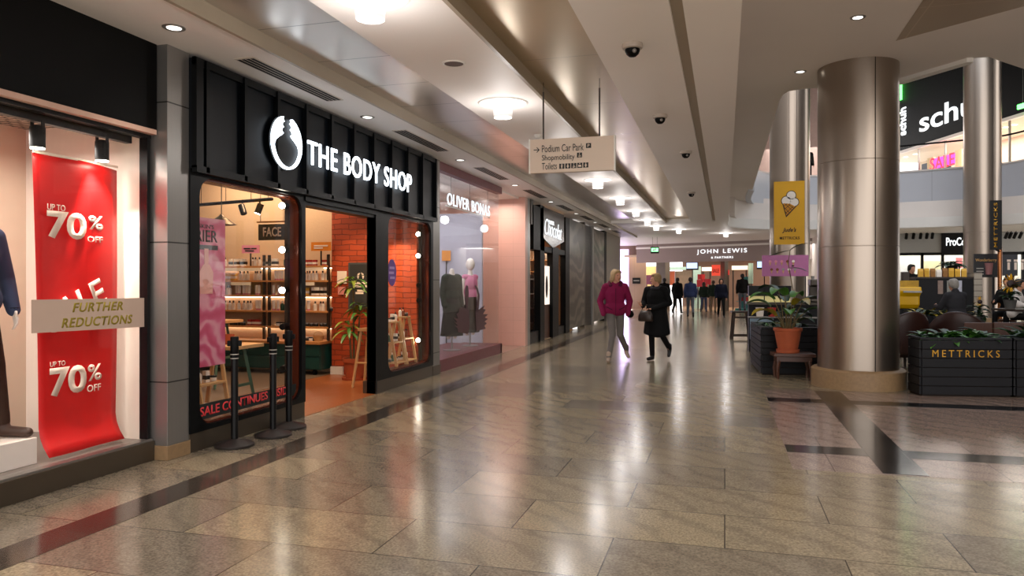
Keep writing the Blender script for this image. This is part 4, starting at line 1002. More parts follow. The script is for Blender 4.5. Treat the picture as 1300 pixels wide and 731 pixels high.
# graphic hoardings, shutter and last pilasters
def hoarding_mat(name, c1, c2, sc_=1.2):
    m, nt, bsd = nmat(name); N, L = nt.nodes, nt.links
    g = N.new('ShaderNodeNewGeometry'); mp = N.new('ShaderNodeMapping'); mp.inputs['Scale'].default_value = (1, .8, 1.3); L.new(g.outputs['Position'], mp.inputs['Vector'])
    wv = N.new('ShaderNodeTexWave'); wv.bands_direction = 'Z'; wv.inputs['Scale'].default_value = sc_; wv.inputs['Distortion'].default_value = 22; wv.inputs['Detail'].default_value = 3; wv.inputs['Detail Scale'].default_value = .8; L.new(mp.outputs[0], wv.inputs['Vector'])
    cr = N.new('ShaderNodeValToRGB'); e = cr.color_ramp.elements; e[0].position = .25; e[0].color = (*hx(c1), 1); e[1].position = .85; e[1].color = (*hx(c2), 1); L.new(wv.outputs['Fac'], cr.inputs[0])
    L.new(cr.outputs[0], bsd.inputs['Base Color']); bsd.inputs['Roughness'].default_value = .35; return m
HB = hoarding_mat('grey_graphic_print', '#3d3831', '#6d6558', .45)
for (a, c, lab) in ((721.8, 742, 'grey printed graphic panel beside the chocolate shop'), (754, 767, 'grey printed graphic panel beyond the roller shutter')):
    b = MB(); b.box(-4.66, -4.50, yy(a), yy(c), .08, 3.42); o = b.build('graphic_hoarding', HB); tag(o, lab, 'wall panel', kind='thing')
b = MB(); b.box(-4.7, -4.56, yy(742.3), yy(753.6), 0, 3.45); o = b.build('roller_shutter', seams('shutter_slats', '#26221f', .12, 'Z', 0, .03, .4, .6, dark=.35)); tag(o, 'dark slatted roller shutter between the graphic panels', 'shutter', kind='thing')
post('trim_16', yy(742), yy(743.3), M['darksteel']); post('trim_17', yy(752.6), yy(754.2), M['steel']); post('trim_18', yy(767), yy(770), M['black'])
post('wall_left', yy(770), 33.2, mat('grey_stone_pier', '#8a8072', .45, var=.08), x0=-4.9, lab='grey pier at the end of the shop row')
# ================================================================== CEILING FITTINGS
def round_lamp(loc, lab, R_=.27):
    t = thing('ceiling_lamp', lab, 'light', loc, group='round lamps in the ceiling bands', kind='thing')
    b = MB(); b.lathe([(0, -.004), (R_-.02, -.004), (R_-.012, -.0035)], (0, 0, 0), 36); b.build('diffuser', M['lampglow'], t, local=True)
    b = MB(); b.lathe([(R_-.02, -.003), (R_-.01, -.013), (R_, -.013), (R_+.012, -.003), (R_+.012, 0)], (0, 0, 0), 36); b.build('rim', M['white'], t, local=True, smooth=True)
    b = MB(); b.lathe([(.085, -.17), (.10, -.165), (.108, -.11), (.105, -.04), (.09, -.006)], (0, 0, 0), 28); b.build('drum', M['lampdrum'], t, local=True, smooth=True)
    b = MB()
    for k in range(14):
        a = 2*pi*k/14; b.obox((.05*cos(a), .05*sin(a), -.145), (.07, .004, .05), a)
    b.build('crystal_fin', mat('crystal_fin', '#b9c4e8', .08, .7, var=.5, scale=30), t, local=True)
    lamp('SPOT', (loc[0], loc[1], loc[2]-.20), 21, (1, .95, .90), .17, spot=150, blend=.9)
    lamp('POINT', (loc[0], loc[1], loc[2]-.42), 6.5, (1, .95, .92), .10)  # added fill hanging below the drum, washes the ceiling evenly
for i in range(8):
    y = 4.70 + 3.2*i + .02*i
    round_lamp((-2.38, y, 3.5 if i < 7 else 3.54), ['round ceiling lamp nearest the camera, cut by the top of the picture', 'large round ceiling lamp left of the hanging direction sign', 'round ceiling lamp hidden behind the direction sign', 'first round ceiling lamp beyond the direction sign', 'second round ceiling lamp beyond the direction sign', 'third round ceiling lamp beyond the direction sign', 'fourth round ceiling lamp beyond the direction sign', 'fifth round ceiling lamp beyond the direction sign'][i])
round_lamp((-1.7, 29.2, 3.54), 'round lamp in the low ceiling left before the department store', .3)
round_lamp((.05, 32.0, 3.54), 'round lamp in the low ceiling above the department store name', .3)

# slot vents and downlights in the soffit
vt = None; dl = None
VL = ['nearest', 'second', 'third', 'fourth', 'fifth', 'sixth', 'seventh', 'eighth']
for k in range(8):
    y0 = 5.68 + 3.27*k
    lab = f'black slotted air vent in the soffit, {VL[k]} from the camera'
    if vt is None:
        vt = thing('air_vent', lab, 'vent', (-4.12, y0, 3.5), group='slot vents in the soffit', kind='thing')
        b = MB(); b.box(-.10, .10, 0, 1.62, -.006, .0); b.build('frame', mat('vent_frame', '#cfc3b6', .5), vt, local=True)
        for j in range(4):
            b = MB(); b.box(-.088+.046*j, -.056+.046*j, .03, 1.59, -.008, -.005); b.build('slot', M['blackmatt'], vt, local=True)
    else: dup(vt, (-4.12, y0, 3.5), label=lab)
    lab = f'recessed downlight in the soffit, {VL[k]} from the camera'
    yd = 4.86 + 3.28*k
    if dl is None:
        dl = thing('recessed_downlight', lab, 'light', (-4.16, yd, 3.5), group='recessed downlights in the soffit', kind='thing')
        b = MB(); b.lathe([(.055, -.003), (.075, -.01), (.085, -.006), (.088, 0)], (0, 0, 0), 24); b.build('bezel', M['steel'], dl, local=True, smooth=True)
        b = MB(); b.lathe([(0, -.0065), (.056, -.006)], (0, 0, 0), 20); b.build('lens', glow('downlight_lens', (1, .95, .88), 1.2), dl, local=True)
    else: dup(dl, (-4.16, yd, 3.5), label=lab)
    lamp('SPOT', (-4.16, yd, 3.46), 9, (1, .9, .8), .04, spot=95, blend=.8)
hl = None
for x, y, lab in ((*onZ(1089, 22, 4.6)[:2], 'recessed downlight in the high ceiling near the top edge of the picture'), (*onZ(1016, 91, 4.6)[:2], 'recessed downlight in the high ceiling beside the big column')):
    o = dup(dl, (x, y, 4.6), label=lab, group='downlights in the high ceiling'); lamp('SPOT', (x, y, 4.55), 14, (1, .93, .85), .05, spot=110)
for i, (px, py) in enumerate(((1275, 110), (1215, 118))):
    pass
sp = thing('ceiling_speaker', 'round grey ceiling speaker between the first two lamps', 'speaker', (-2.38, 6.36, 3.5), kind='thing')
b = MB(); b.lathe([(.085, -.004), (.095, -.012), (.105, -.008), (.108, 0)], (0, 0, 0), 28); b.build('rim', M['white'], sp, local=True, smooth=True)
b = MB(); b.lathe([(0, -.0065), (.087, -.006)], (0, 0, 0), 24); b.build('grille', mat('speaker_grille', '#5d4c46', .6), sp, local=True)
for i, ((x, y), lab) in enumerate((((-.745, 6.26), 'black dome security camera nearest the camera'), ((-.743, 9.0), 'black dome security camera second along the ceiling band'), ((-.57, 11.6), 'black dome security camera third along the ceiling band'), ((-.71, 16.9), 'black dome security camera farthest along the ceiling band'))):
    t = thing('dome_camera', lab, 'camera', (x, y, 3.5), group='dome cameras', kind='thing')
    b = MB(); b.lathe([(.06, -.045), (.082, -.04), (.088, -.02), (.085, 0)], (0, 0, 0), 28); b.build('base', mat('camera_base', '#b9aca0', .4), t, local=True, smooth=True)
    b = MB(); b.lathe([(0, -.11), (.03, -.105), (.052, -.085), (.062, -.06), (.062, -.045)], (0, 0, 0), 28); b.build('dome', M['black'], t, local=True, smooth=True)
    b = MB(); b.ell((.02, -.045, -.07), (.02, .02, .02), 10); b.build('lens', M['steel'], t, local=True, smooth=True)

# hanging direction sign
ds = thing('direction_sign', 'cream hanging direction sign to car park, shopmobility and toilets', 'sign', (-1.53, 7.56, 2.65), kind='thing')
SY = 7.56
CS = mat('cream_sign_face', '#d9c6b4', .5, var=.03)
b = MB(); b.box(-1.975, -1.085, SY, SY+.05, 2.645, 3.0); b.build('panel', CS, ds, bevel=.004)
b = MB(); b.box(-1.985, -1.972, SY-.006, SY+.056, 2.64, 3.006); b.box(-1.088, -1.075, SY-.006, SY+.056, 2.64, 3.006); b.build('end_trim', M['white'], ds)
for x in (-1.835, -1.24):
    b = MB(); b.tube([(x, SY+.025, 3.0), (x, SY+.025, 3.5)], .009, 8); r_ = b.build('rod', mat('dark_rod', '#3c332d', .4), ds)
    b = MB(); b.tube([(x, SY+.025, 3.5), (x, SY+.025, 3.6)], .003, 6); b.build('wire', M['darksteel'], r_)
def tY(body, x0, x1, yt, yb, Y, mt, par, bold=0, space=1.0, shear=0, depth=.003, nm='lettering'):
    a = onY(x0, yb, Y); t_ = onY(x0, yt, Y); e = onY(x1, yb, Y)
    return text(nm, body, a, (1, 0, 0), UZ, e.x-a.x, t_.z-a.z, mt, par, depth, bold, shear, space)
tY('Podium Car Park', 688, 741, 184.5, 193.5, SY-.001, M['blackink'], ds)
tY('Shopmobility', 688, 729.5, 197, 206, SY-.001, M['blackink'], ds)
tY('Toilets', 688, 707, 207, 215.5, SY-.001, M['blackink'], ds)
b = MB(); a = onY(677.5, 190.5, SY-.003); c = onY(684.5, 189.8, SY)
b.box(a.x, c.x, SY-.003, SY, a.z-.004, a.z+.004)
for s_ in (-1, 1): b.obox((c.x-.012, SY-.0015, a.z+s_*.012), (.04, .003, .008), 0, 0, R(45*s_))
b.build('arrow', M['blackink'], ds)
def pict(x0, x1, yt, yb, ch):
    a = onY(x0, yb, SY); c = onY(x1, yt, SY)
    b = MB(); b.box(a.x, c.x, SY-.002, SY+.001, a.z, c.z); p_ = b.build('pictogram', M['blackink'], ds)
    w_ = c.x-a.x; h_ = c.z-a.z
    if isinstance(ch, str): text('symbol', ch, (a.x+w_*.28, SY-.0025, a.z+h_*.18), (1, 0, 0), UZ, w_*.44, h_*.64, CS, p_, .001, .02)
    else:
        b = MB(); mx = (a.x+c.x)/2
        b.prism([(.10*w_*cos(2*pi*i/10), h_*.36+.10*h_*sin(2*pi*i/10)) for i in range(10)], (mx, SY-.002, (a.z+c.z)/2), (1, 0, 0), UZ, (0, -.001, 0))
        pol = {0: [(-.16, .2), (.16, .2), (.16, -.05), (.1, -.05), (.08, -.42), (-.08, -.42), (-.1, -.05), (-.16, -.05)], 1: [(-.1, .2), (.1, .2), (.24, -.15), (.1, -.15), (.08, -.42), (-.08, -.42), (-.1, -.15), (-.24, -.15)], 2: [(-.1, .2), (0, .2), (0, 0), (.2, 0), (.3, -.35), (.2, -.35), (.1, -.1), (-.1, -.1), (-.25, -.3), (-.1, -.42), (.1, -.42), (0, -.3), (-.15, -.25)], 3: [(-.3, .1), (.2, .1), (.3, -.1), (.3, -.3), (-.3, -.3)]}[ch]
        b.prism([(p*w_, q*h_) for p, q in pol], (mx, SY-.002, (a.z+c.z)/2), (1, 0, 0), UZ, (0, -.001, 0)); b.build('symbol', CS, p_)
pict(744, 750.5, 181.5, 188, 'P'); pict(732.5, 739, 193.5, 200, 2)
for i, k in enumerate((0, 1, 2, 3, 1)): pict(710+7.6*i, 716.6+7.6*i, 207.6-.4*i, 214.4-.4*i, k)
sd = thing('smoke_detector', 'small white smoke detector beside the direction sign', 'detector', (*onZ(683, 171, 3.5)[:2], 3.5), kind='thing')
b = MB(); b.lathe([(0, -.05), (.03, -.045), (.05, -.02), (.055, 0)], (0, 0, 0), 20); b.build('body', M['white'], sd, local=True, smooth=True)

# ================================================================== FAR END: department store
P0, P1 = Vector((-4.62, 41.0, 0)), Vector((4.4, 36.6, 0)); JU = (P1-P0).normalized(); JN = JU.cross(Vector((0, 0, 1)))
def J(s, d, z): return P0 + JU*s + JN*(-d) + Vector((0, 0, z))
JL = (P1-P0).length
def jbox(b, s0, s1, d0, d1, z0, z1, m=None):
    return b.add([J(s, d, z) for s in (s0, s1) for d in (d0, d1) for z in (z0, z1)], [(0, 1, 3, 2), (4, 6, 7, 5), (0, 4, 5, 1), (2, 3, 7, 6), (0, 2, 6, 4), (1, 5, 7, 3)], m)
def jcoord(px):
    d = ray(px, 358); # intersection of the view direction with the store's front line
    den = d.x*JU.y - d.y*JU.x
    k = (P0.x*JU.y - P0.y*JU.x)/den
    q = Vector((d.x*k, d.y*k, 0)); return (q-P0).dot(JU), k
def jz(px, py): s, k = jcoord(px); return 1.5 + (358-py)*k
s0, s1 = jcoord(808)[0], JL
zt, zb = 3.36, jz(890, 332)
b = MB(); jbox(b, s0, JL, 0, .25, zb, 3.56); struct(b.build('wall_back', mat('mauve_grey_fascia', '#a2918e', .5, var=.03)), 'wide mauve grey fascia of the department store')
b = MB(); jbox(b, s0, JL, -.06, .0, 3.30, 3.40); struct(b.build('trim_19', M['plaster']), 'moulding over the department store fascia')
js = thing('shop_sign', 'illuminated white department store name on the mauve fascia', 'sign', J(5, -.03, 3), kind='thing')
sa, sb_ = jcoord(885)[0], jcoord(948.5)[0]
text('lettering', 'JOHN LEWIS', J(sa, -.02, jz(885, 323.6)), JU, UZ, sb_-sa, jz(885, 316.6)-jz(885, 323.4), M['signdim'], js, .012, .004, 0, 1.3)
sa2, sb2 = jcoord(903)[0], jcoord(931)[0]
text('lettering', '& PARTNERS', J(sa2, -.02, jz(903, 328.2)), JU, UZ, sb2-sa2, jz(903, 325.6)-jz(903, 328.2), M['signdim'], js, .012, .0, 0, 1.2)
# interior shell
b = MB(); jbox(b, -1, JL+2, 0.1, 9, -.02, .006); struct(b.build('floor', mat('pale_store_floor', '#b49a80', .18, var=.08)), 'pale shiny floor of the department store')
b = MB(); jbox(b, -1, JL+2, .25, 9, zb+.35, zb+.45); struct(b.build('ceiling', M['creamceil']))
b = MB(); jbox(b, -1, JL+2, 6.8, 7, 0, 3.5); struct(b.build('wall_back', mat('store_back_wall', '#6d5548', .7, var=.2, scale=1.2)), 'dim brown back wall of the department store')
def jpan(nm, lab, cat, x0, x1, y0, y1, d, m, th=.08, parts=None, grp=None, legs=True):
    s_a, k = jcoord(x0); s_b, k2 = jcoord(x1)
    # scale out to depth d behind the front
    def at(px, py):
        dd = ray(px, py); den = dd.x*JU.y - dd.y*JU.x; o_ = P0 - JN*d
        kk = (o_.x*JU.y - o_.y*JU.x)/den; return Vector((dd.x*kk, dd.y*kk, 1.5+dd.z*kk))
    a, c = at(x0, y1), at(x1, y0); sa_, sb_ = (a-P0).dot(JU), (c-P0).dot(JU)
    z0_ = max(a.z, .0); b = MB(); jbox(b, sa_, sb_, d, d+th, z0_, c.z); o = b.build(nm, m)
    if z0_ > .03 and legs:
        for s_ in (sa_+.06, sb_-.06):
            b = MB(); jbox(b, s_-.03, s_+.03, d+.01, d+.05, .006, z0_); b.build('leg', M['darksteel'], o)
    return tag(o, lab, cat, grp, 'thing')
AQ = mat('pale_aqua_panel', '#a9d0c8', .5); GREY = mat('grey_store_column', '#6f675f', .5); BEI = mat('beige_store_panel', '#d8b98c', .5)
o = jpan('store_column', 'grey square column just inside the department store', 'column', 833, 844.5, 331, 398, .6, GREY, .5)
for x0, x1, y0, y1, lab in ((880, 888.5, 338, 392, 'pale aqua wall strip left of the red sale stand'), (846, 880, 338.5, 343, 'pale aqua header board behind the dark coat group'), (950, 955, 334, 360, 'pale aqua post right of the beige panels')):
    jpan('display_board', lab, 'panel', x0, x1, y0, y1, 3.0, AQ, .12)
jpan('display_board', 'terracotta red panel behind the dark coat group', 'panel', 846, 856, 344, 362, 3.2, mat('terracotta_panel', '#a4502f', .5))
jpan('display_board', 'grey brown patterned panel behind the dark coat group', 'panel', 857, 880, 344, 366, 3.3, mat('taupe_panel', '#7d6d5c', .6, var=.3, scale=6))
jpan('display_board', 'cream lit header board left of the red sale poster', 'sign', 891, 902.5, 339, 344, 2.6, glow('lit_cream_panel', (1, .86, .62), .5))
jpan('display_board', 'cream lit header board right of the slim column', 'sign', 929, 948.5, 337, 342.5, 2.6, glow('lit_cream_panel_b', (1, .86, .62), .5))
jpan('display_board', 'warm lit doorway panel at the far left of the store', 'panel', 818.5, 832, 338, 398, 3.5, mat('warm_panel', '#e0b070', .5))
jpan('store_column', 'slim grey column right of the red sale poster', 'column', 915, 920, 331, 396, .8, GREY, .4)
def jat(px, py, d):
    dd = ray(px, py); o_ = P0 - JN*d; den = dd.x*JU.y - dd.y*JU.x; kk = (o_.x*JU.y - o_.y*JU.x)/den
    return Vector((dd.x*kk, dd.y*kk, 1.5+dd.z*kk))
sr = thing('sale_poster', 'red hanging sale poster inside the department store', 'sign', jat(909, 343, .6), kind='thing')
a, c = jat(903.5, 350, .5), jat(914, 336, .5); sa, sb_ = (a-P0).dot(JU), (c-P0).dot(JU)
b = MB(); jbox(b, sa, sb_, .5, .53, a.z, c.z); b.build('sheet', glow('backlit_red', (.72, .06, .03), .35), sr)
text('lettering', 'SALE', J(sa+.05, .49, a.z+.16), JU, UZ, sb_-sa-.1, .20, mat('dark_red_letters', '#7d1410', .5), sr, .004, .01)
for s_ in (sa+.06, sb_-.06):
    b = MB(); b.tube([J(s_, .515, c.z), J(s_, .515, zb+.36)], .006, 5); b.build('hanging_wire', M['darksteel'], sr)
jpan('sale_card', 'small red card hanging right of the slim column', 'sign', 919.5, 925.5, 342.5, 349, 1.2, glow('backlit_red_b', (.72, .05, .04), .3), .03)
REDD = mat('red_display_block', '#c6202a', .4)
RB = jpan('red_display_block', 'stacked red display block behind the blue shirt man, lower one', 'display', 884.5, 892, 355, 364, 1.6, REDD, .5)
jpan('red_display_block', 'stacked red display block behind the blue shirt man, upper one', 'display', 885.5, 890.5, 348, 354.8, 1.65, REDD, .4, legs=False)
jpan('red_display_block', 'red framed display sign left of the walking woman in black', 'display', 893.5, 902, 354, 361, 1.6, REDD, .05)
tl = thing('teal_display_unit', 'teal shelf display unit right of the walking woman in black', 'display', J(jcoord(928)[0], .9, 0), kind='thing')
sa, sb_ = jcoord(923)[0], jcoord(934.5)[0]; TE = mat('teal_paint', '#2b7f80', .5)
b = MB(); jbox(b, sa, sb_, .9, 1.5, 0, .16); b.build('base', TE, tl)
b = MB(); jbox(b, sa+.05, sb_-.05, 1.45, 1.5, .16, jz(928, 351)); b.build('back_panel', TE, tl)
for z_ in (.5, .85, 1.2, 1.55):
    b = MB(); jbox(b, sa+.03, sb_-.03, 1.0, 1.45, z_, z_+.03); b.build('shelf', TE, tl)
for i in range(3): 
    b = MB(); jbox(b, sa+.12+i*.26, sa+.26+i*.26, 1.1, 1.3, .53, .53+.2); o = b.build('gift_box', REDD); tag(o, 'red gift box on the teal display unit', 'box', 'red boxes on the teal unit', 'thing')
jpan('perfume_stand', 'dark purple perfume stand at the left of the store entrance', 'display', 819.5, 828, 349, 361, 2.4, mat('plum_display', '#5a1838', .4, var=.5, scale=14), .3)
# small ceiling lights of the store
for i, px in enumerate((829, 860, 870, 893, 899, 905, 930, 938, 944)):
    s_, k = jcoord(px); t = J(s_, 1.4 + (i % 3)*.5, zb+.34)
    b = MB(); b.lathe([(0, 0), (.10, 0), (.10, .012)], t, 14); o = b.build('store_downlight', glow('store_downlight_glow', (1, .84, .6), 3) if i == 0 else bpy.data.materials['store_downlight_glow']); tag(o, 'small warm downlight inside the department store', 'light', 'department store downlights', 'thing')
for px0, px1, lab in ((866, 881, 'blue lit screen hanging under the fascia left of the shop name'), (956, 974, 'blue lit screen hanging under the fascia right of the shop name')):
    t = thing('hanging_screen', lab, 'screen', J(jcoord(px0)[0], .4, 2.4), kind='thing')
    sa, sb_ = jcoord(px0)[0], jcoord(px1)[0]
    b = MB(); jbox(b, sa, sb_, .42, .5, zb-.42, zb-.02); b.build('housing', M['blackpowder'], t)
    b = MB(); jbox(b, (sa+sb_)/2-.03, (sa+sb_)/2+.03, .44, .48, zb-.02, zb+.36); b.build('bracket', M['blackpowder'], t)
    b = MB(); jbox(b, sa+.03, sb_-.03, .41, .42, zb-.34, zb-.04); b.build('display', glow('screen_blue', (.55, .70, 1), .5), t)
# exit sign, plaque, purple light wall
ex = thing('exit_sign', 'green running man exit sign hanging before the department store', 'sign', (-3.6, 33, 3), kind='thing')
EY = 34.0; a = onY(826, 321.6, EY); c = onY(836.5, 313.3, EY)
b = MB(); b.box(a.x, c.x, EY, EY+.08, a.z, c.z); b.build('housing', M['blackpowder'], ex)
b = MB(); b.box(a.x+.03, c.x-.03, EY-.006, EY, a.z+.08, c.z-.05); b.build('face', M['exitgreen'], ex)
b = MB(); mx = (a.x+c.x)/2; mz = a.z+.17
b.prism([(-.10, .0), (.06, .03), (.08, -.02), (.02, -.03), (-.08, -.06)], (mx, EY-.008, mz), (1, 0, 0), UZ, (0, -.002, 0)); b.ell((mx+.03, EY-.009, mz+.055), (.02, .004, .02), 8); b.build('running_man', M['letterwhite'], ex)
b = MB()
for x in (a.x+.08, c.x-.08): b.tube([(x, EY+.04, c.z), (x, EY+.04, 3.62)], .006, 5)
b.build('suspension_rod', M['darksteel'], ex)
pq = thing('wall_plaque', 'small black plaque on the beige wall by the department store', 'sign', (-4.7, 41.97, 1.5), kind='thing')
a = onY(803, 360, 41.98); c = onY(813, 352.5, 41.98)
b = MB(); b.box(a.x, c.x, 41.95, 42.0, a.z, c.z); b.build('board', M['blackpowder'], pq)
b = MB(); b.box(a.x+.06, c.x-.06, 41.945, 41.95, a.z+.14, a.z+.2); b.build('printed_line', M['steel'], pq)
b = MB(); b.box(-5.9, -5.2, 41.85, 41.95, 0, 3.35); struct(b.build('window_6', M['purple']), 'glowing lilac light wall at the end of the shop row')
lamp('AREA', (-5.5, 41.7, 1.7), 10, (.72, .58, 1), .6, 3.0, rot=(R(-90), 0, 0))
# ================================================================== RIGHT: steel columns
def column(lab, x, y, r, ztop, plinth=True):
    t = thing('steel_column', lab, 'column', (x, y, 0), kind='thing')
    z0 = .27 if plinth else 0
    b = MB(); n = 64; zs = [z0, 1.55, 1.556, 3.05, 3.056, ztop]
    prof = [(r, z0), (r, 1.996), (r-.006, 2.0), (r-.006, 2.006), (r, 2.01), (r, 3.196), (r-.006, 3.2), (r-.006, 3.206), (r, 3.21), (r, ztop)]
    b.lathe(prof, (0, 0, 0), n); b.build('shaft', M['steel_column'], t, local=True, smooth=True)
    b = MB()
    for a in (-75, 45, 165): b.obox((r*cos(R(a)), r*sin(R(a)), (z0+ztop)/2), (.008, .010, ztop-z0), R(a))
    b.build('vertical_joint', M['blackmatt'], t, local=True)
    if plinth:
        b = MB(); b.lathe([(r+.09, 0), (r+.09, .245), (r+.06, .27), (r-.02, .27)], (0, 0, 0), n); b.build('plinth', M['plinthstone'], t, local=True, smooth=True)
    return t
column('big round brushed steel column on a brown stone plinth, nearest the camera', 1.85, 11.68, .540, 4.598)
column('distant round steel column behind the yellow ice cream banner', 1.98, 25.0, .60, 12.19)
column('distant round steel column left of the vertical black cafe sign', 8.62, 29.3, .57, 12.19)

# ================================================================== RIGHT: cafe planters
def plank_panel(b, p0, p1, z0, z1, n, th=.025, gap=.012):
    p0, p1 = Vector(p0), Vector(p1); u = (p1-p0); L_ = u.length; u.normalize(); nn = Vector((u.y, -u.x, 0)); h = (z1-z0)/n
    for i in range(n):
        a, c = z0+h*i+gap/2, z0+h*(i+1)-gap/2
        vs = [q + Vector((0, 0, z)) + nn*o for q in (p0, p1) for o in (0, th) for z in (a, c)]
        b.add(vs, [(0, 1, 3, 2), (4, 6, 7, 5), (0, 4, 5, 1), (2, 3, 7, 6), (0, 2, 6, 4), (1, 5, 7, 3)])
def planter(lab, poly, H, n=6):
    """closed planter box over a ground polygon (counter-clockwise)"""
    t = thing('planter_box', lab, 'planter', (sum(p[0] for p in poly)/len(poly), sum(p[1] for p in poly)/len(poly), 0), kind='thing')
    for i in range(len(poly)):
        b = MB(); plank_panel(b, (*poly[i], 0), (*poly[(i+1) % len(poly)], 0), .02, H-.03, n); b.build('side_panel', M['planterwood'], t)
    b = MB(); b.prism(poly, (0, 0, .0), (1, 0, 0), (0, 1, 0), (0, 0, H-.10)); b.build('soil_core', [M['soil']], t)
    c = Vector((sum(p[0] for p in poly)/len(poly), sum(p[1] for p in poly)/len(poly), 0)); n_ = len(poly)
    o = [(c + (Vector((*p, 0))-c)*1.035) for p in poly]; i_ = [(c + (Vector((*p, 0))-c)*.88) for p in poly]
    b = MB(); vs = [q+Vector((0, 0, z)) for z in (H-.03, H) for q in o+i_]; fs = []
    for k in range(n_):
        j = (k+1) % n_; fs += [(k, j, n_+j, n_+k), (2*n_+k, 3*n_+k, 3*n_+j, 2*n_+j), (k, 2*n_+k, 2*n_+j, j), (n_+k, n_+j, 3*n_+j, 3*n_+k)]
    b.add(vs, fs); b.build('rim', M['planterwood'], t)
    return t
def leafmass(lab, poly_c, ext, z, n, L_, w_, seed, mats=('leaf', 'leafdark'), up=.8, droop=1.0, nm='trailing_plant', rz=0):
    r = random.Random(seed); b = MB(); ca, sa_ = cos(rz), sin(rz)
    for i in range(n):
        u, v = r.uniform(-1, 1)*ext[0], r.uniform(-1, 1)*ext[1]
        a = r.uniform(0, 2*pi); s_ = r.uniform(.6, 1.2)
        leafblade(b, (poly_c[0]+u*ca-v*sa_, poly_c[1]+u*sa_+v*ca, z + r.uniform(-.02, .06)), (cos(a), sin(a), r.uniform(.2, 1)*up), L_*s_, w_*s_, droop, r.randint(0, len(mats)-1), 4)
    o = b.build(nm, [M[m_] for m_ in mats], smooth='all'); tag(o, lab, 'plant', kind='thing'); return o
plA = [(2.49, 10.86), (3.57, 11.06), (3.50, 11.62), (2.62, 11.50), (2.44, 11.26)]
pa = planter('charcoal slatted planter box with gold cafe lettering beside the big column', plA, .77)
u = (Vector((3.57, 11.06, 0))-Vector((2.49, 10.86, 0))).normalized(); nn = Vector((u.y, -u.x, 0))
o = Vector((2.49, 10.86, 0)) + nn*.027
def onPl(px, py):
    d = ray(px, py); den = d.x*u.y-d.y*u.x; k = (o.x*u.y-o.y*u.x)/den; return Vector((d.x*k, d.y*k, 1.5+d.z*k))
a, c, e = onPl(1183.5, 453), onPl(1269, 452.5), onPl(1183.5, 444)
text('lettering', 'METTRICKS', a, u, UZ, (c-a).length, e.z-a.z, M['gold'], pa, .006, .0, 0, 1.5)
planter('charcoal slatted planter box at the right edge of the picture', [(3.64, 11.07), (4.9, 11.30), (4.8, 11.9), (3.6, 11.66)], .77)
leafmass('low green plants in the planter with gold lettering', (3.02, 11.26), (.42, .14), .72, 130, .27, .10, 5, ('leaf', 'leafdark', 'leaf'), 1.3, rz=.18)
leafmass('taller bushy green plants in the planter at the right edge', (4.2, 11.48), (.5, .18), .70, 150, .34, .09, 6, ('leafdark', 'leaf'), 1.8, rz=.18)
plB = [(.585, 12.66), (1.55, 12.80), (1.55, 13.5), (.9, 14.3), (.48, 14.35)]
planter('charcoal slatted corner planter behind the stool with the terracotta pot', plB, .77, 7)
leafmass('dark leafy plants in the corner planter behind the terracotta pot', (.95, 13.4), (.30, .55), .72, 160, .26, .08, 8, ('leafdark', 'leaf', 'leafdark'))

# stool with the big pot plant
stl = thing('low_stool', 'low dark brown wooden stool carrying a terracotta pot', 'stool', (1.02, 12.33, 0), R(6), kind='thing')
b = MB(); b.box(-.31, .31, -.19, .19, .345, .40); b.build('seat', M['brownwood'], stl, local=True, bevel=.008)
b = MB(); b.box(-.26, .26, -.15, .15, .27, .345); b.build('apron', M['brownwood'], stl, local=True)
for sx in (-1, 1):
    for sy in (-1, 1):
        b = MB(); b.tube([(sx*.22, sy*.12, .30), (sx*.25, sy*.14, .15), (sx*.24, sy*.135, .0)], [.032, .026, .02], 8); b.build('leg', M['brownwood'], stl, local=True, smooth=True)
pp = thing('potted_plant', 'large terracotta pot with tall broad green leaves on the low stool', 'plant', (.95, 12.33, .40), kind='thing')
b = MB(); b.lathe([(0, 0), (.17, 0), (.175, .05), (.155, .05), (0, .05)], (0, 0, 0), 30); b.build('saucer', M['terracotta'], pp, local=True, smooth=True)
b = MB(); b.lathe([(0, .03), (.145, .03), (.20, .335), (.215, .34), (.217, .385), (.20, .385), (.185, .33), (0, .33)], (0, 0, 0), 30); b.build('pot', M['terracotta'], pp, local=True, smooth=True)
b = MB(); b.lathe([(0, .335), (.188, .335)], (0, 0, 0), 24); b.build('soil', M['soil'], pp, local=True)
rq = random.Random(21); st_ = MB(); lf = MB()
specs = [(-160, .62, .30, .17, 0, .40), (175, .48, .34, .16, 0, .40), (-120, .70, .14, .18, 0, .44), (150, .78, .20, .15, 1, .36), (-60, .52, .22, .16, 2, .38), (-150, .30, .30, .17, 2, .42), (60, .66, .22, .14, 0, .36),
    (15, .56, .30, .14, 1, .36), (-15, .36, .32, .14, 0, .34), (100, .58, .15, .15, 1, .36), (-90, .34, .22, .15, 0, .36), (-175, .16, .26, .12, 1, .28), (-40, .18, .26, .12, 1, .28), (40, .24, .28, .12, 1, .30), (120, .26, .3, .12, 1, .3)]
for az, h, out, w_, mi, L_ in specs:
    a = R(az); p0 = Vector((.05*cos(a), .05*sin(a), .33)); p1 = Vector((out*.75*cos(a), out*.75*sin(a), .33+h*.80))
    st_.tube([p0, p0.lerp(p1, .5)+Vector((0, 0, .06)), p1], [.010, .008, .006], 6)
    leafblade(lf, p1, (cos(a)*.75, sin(a)*.75, .85), L_*1.08, w_*1.25, 1.6, mi, 8, .18)
st_.build('stalk', M['stem'], pp, local=True, smooth=True); lf.build('foliage', [M['leaf'], M['leafdark'], M['leafold']], pp, local=True, smooth='all')
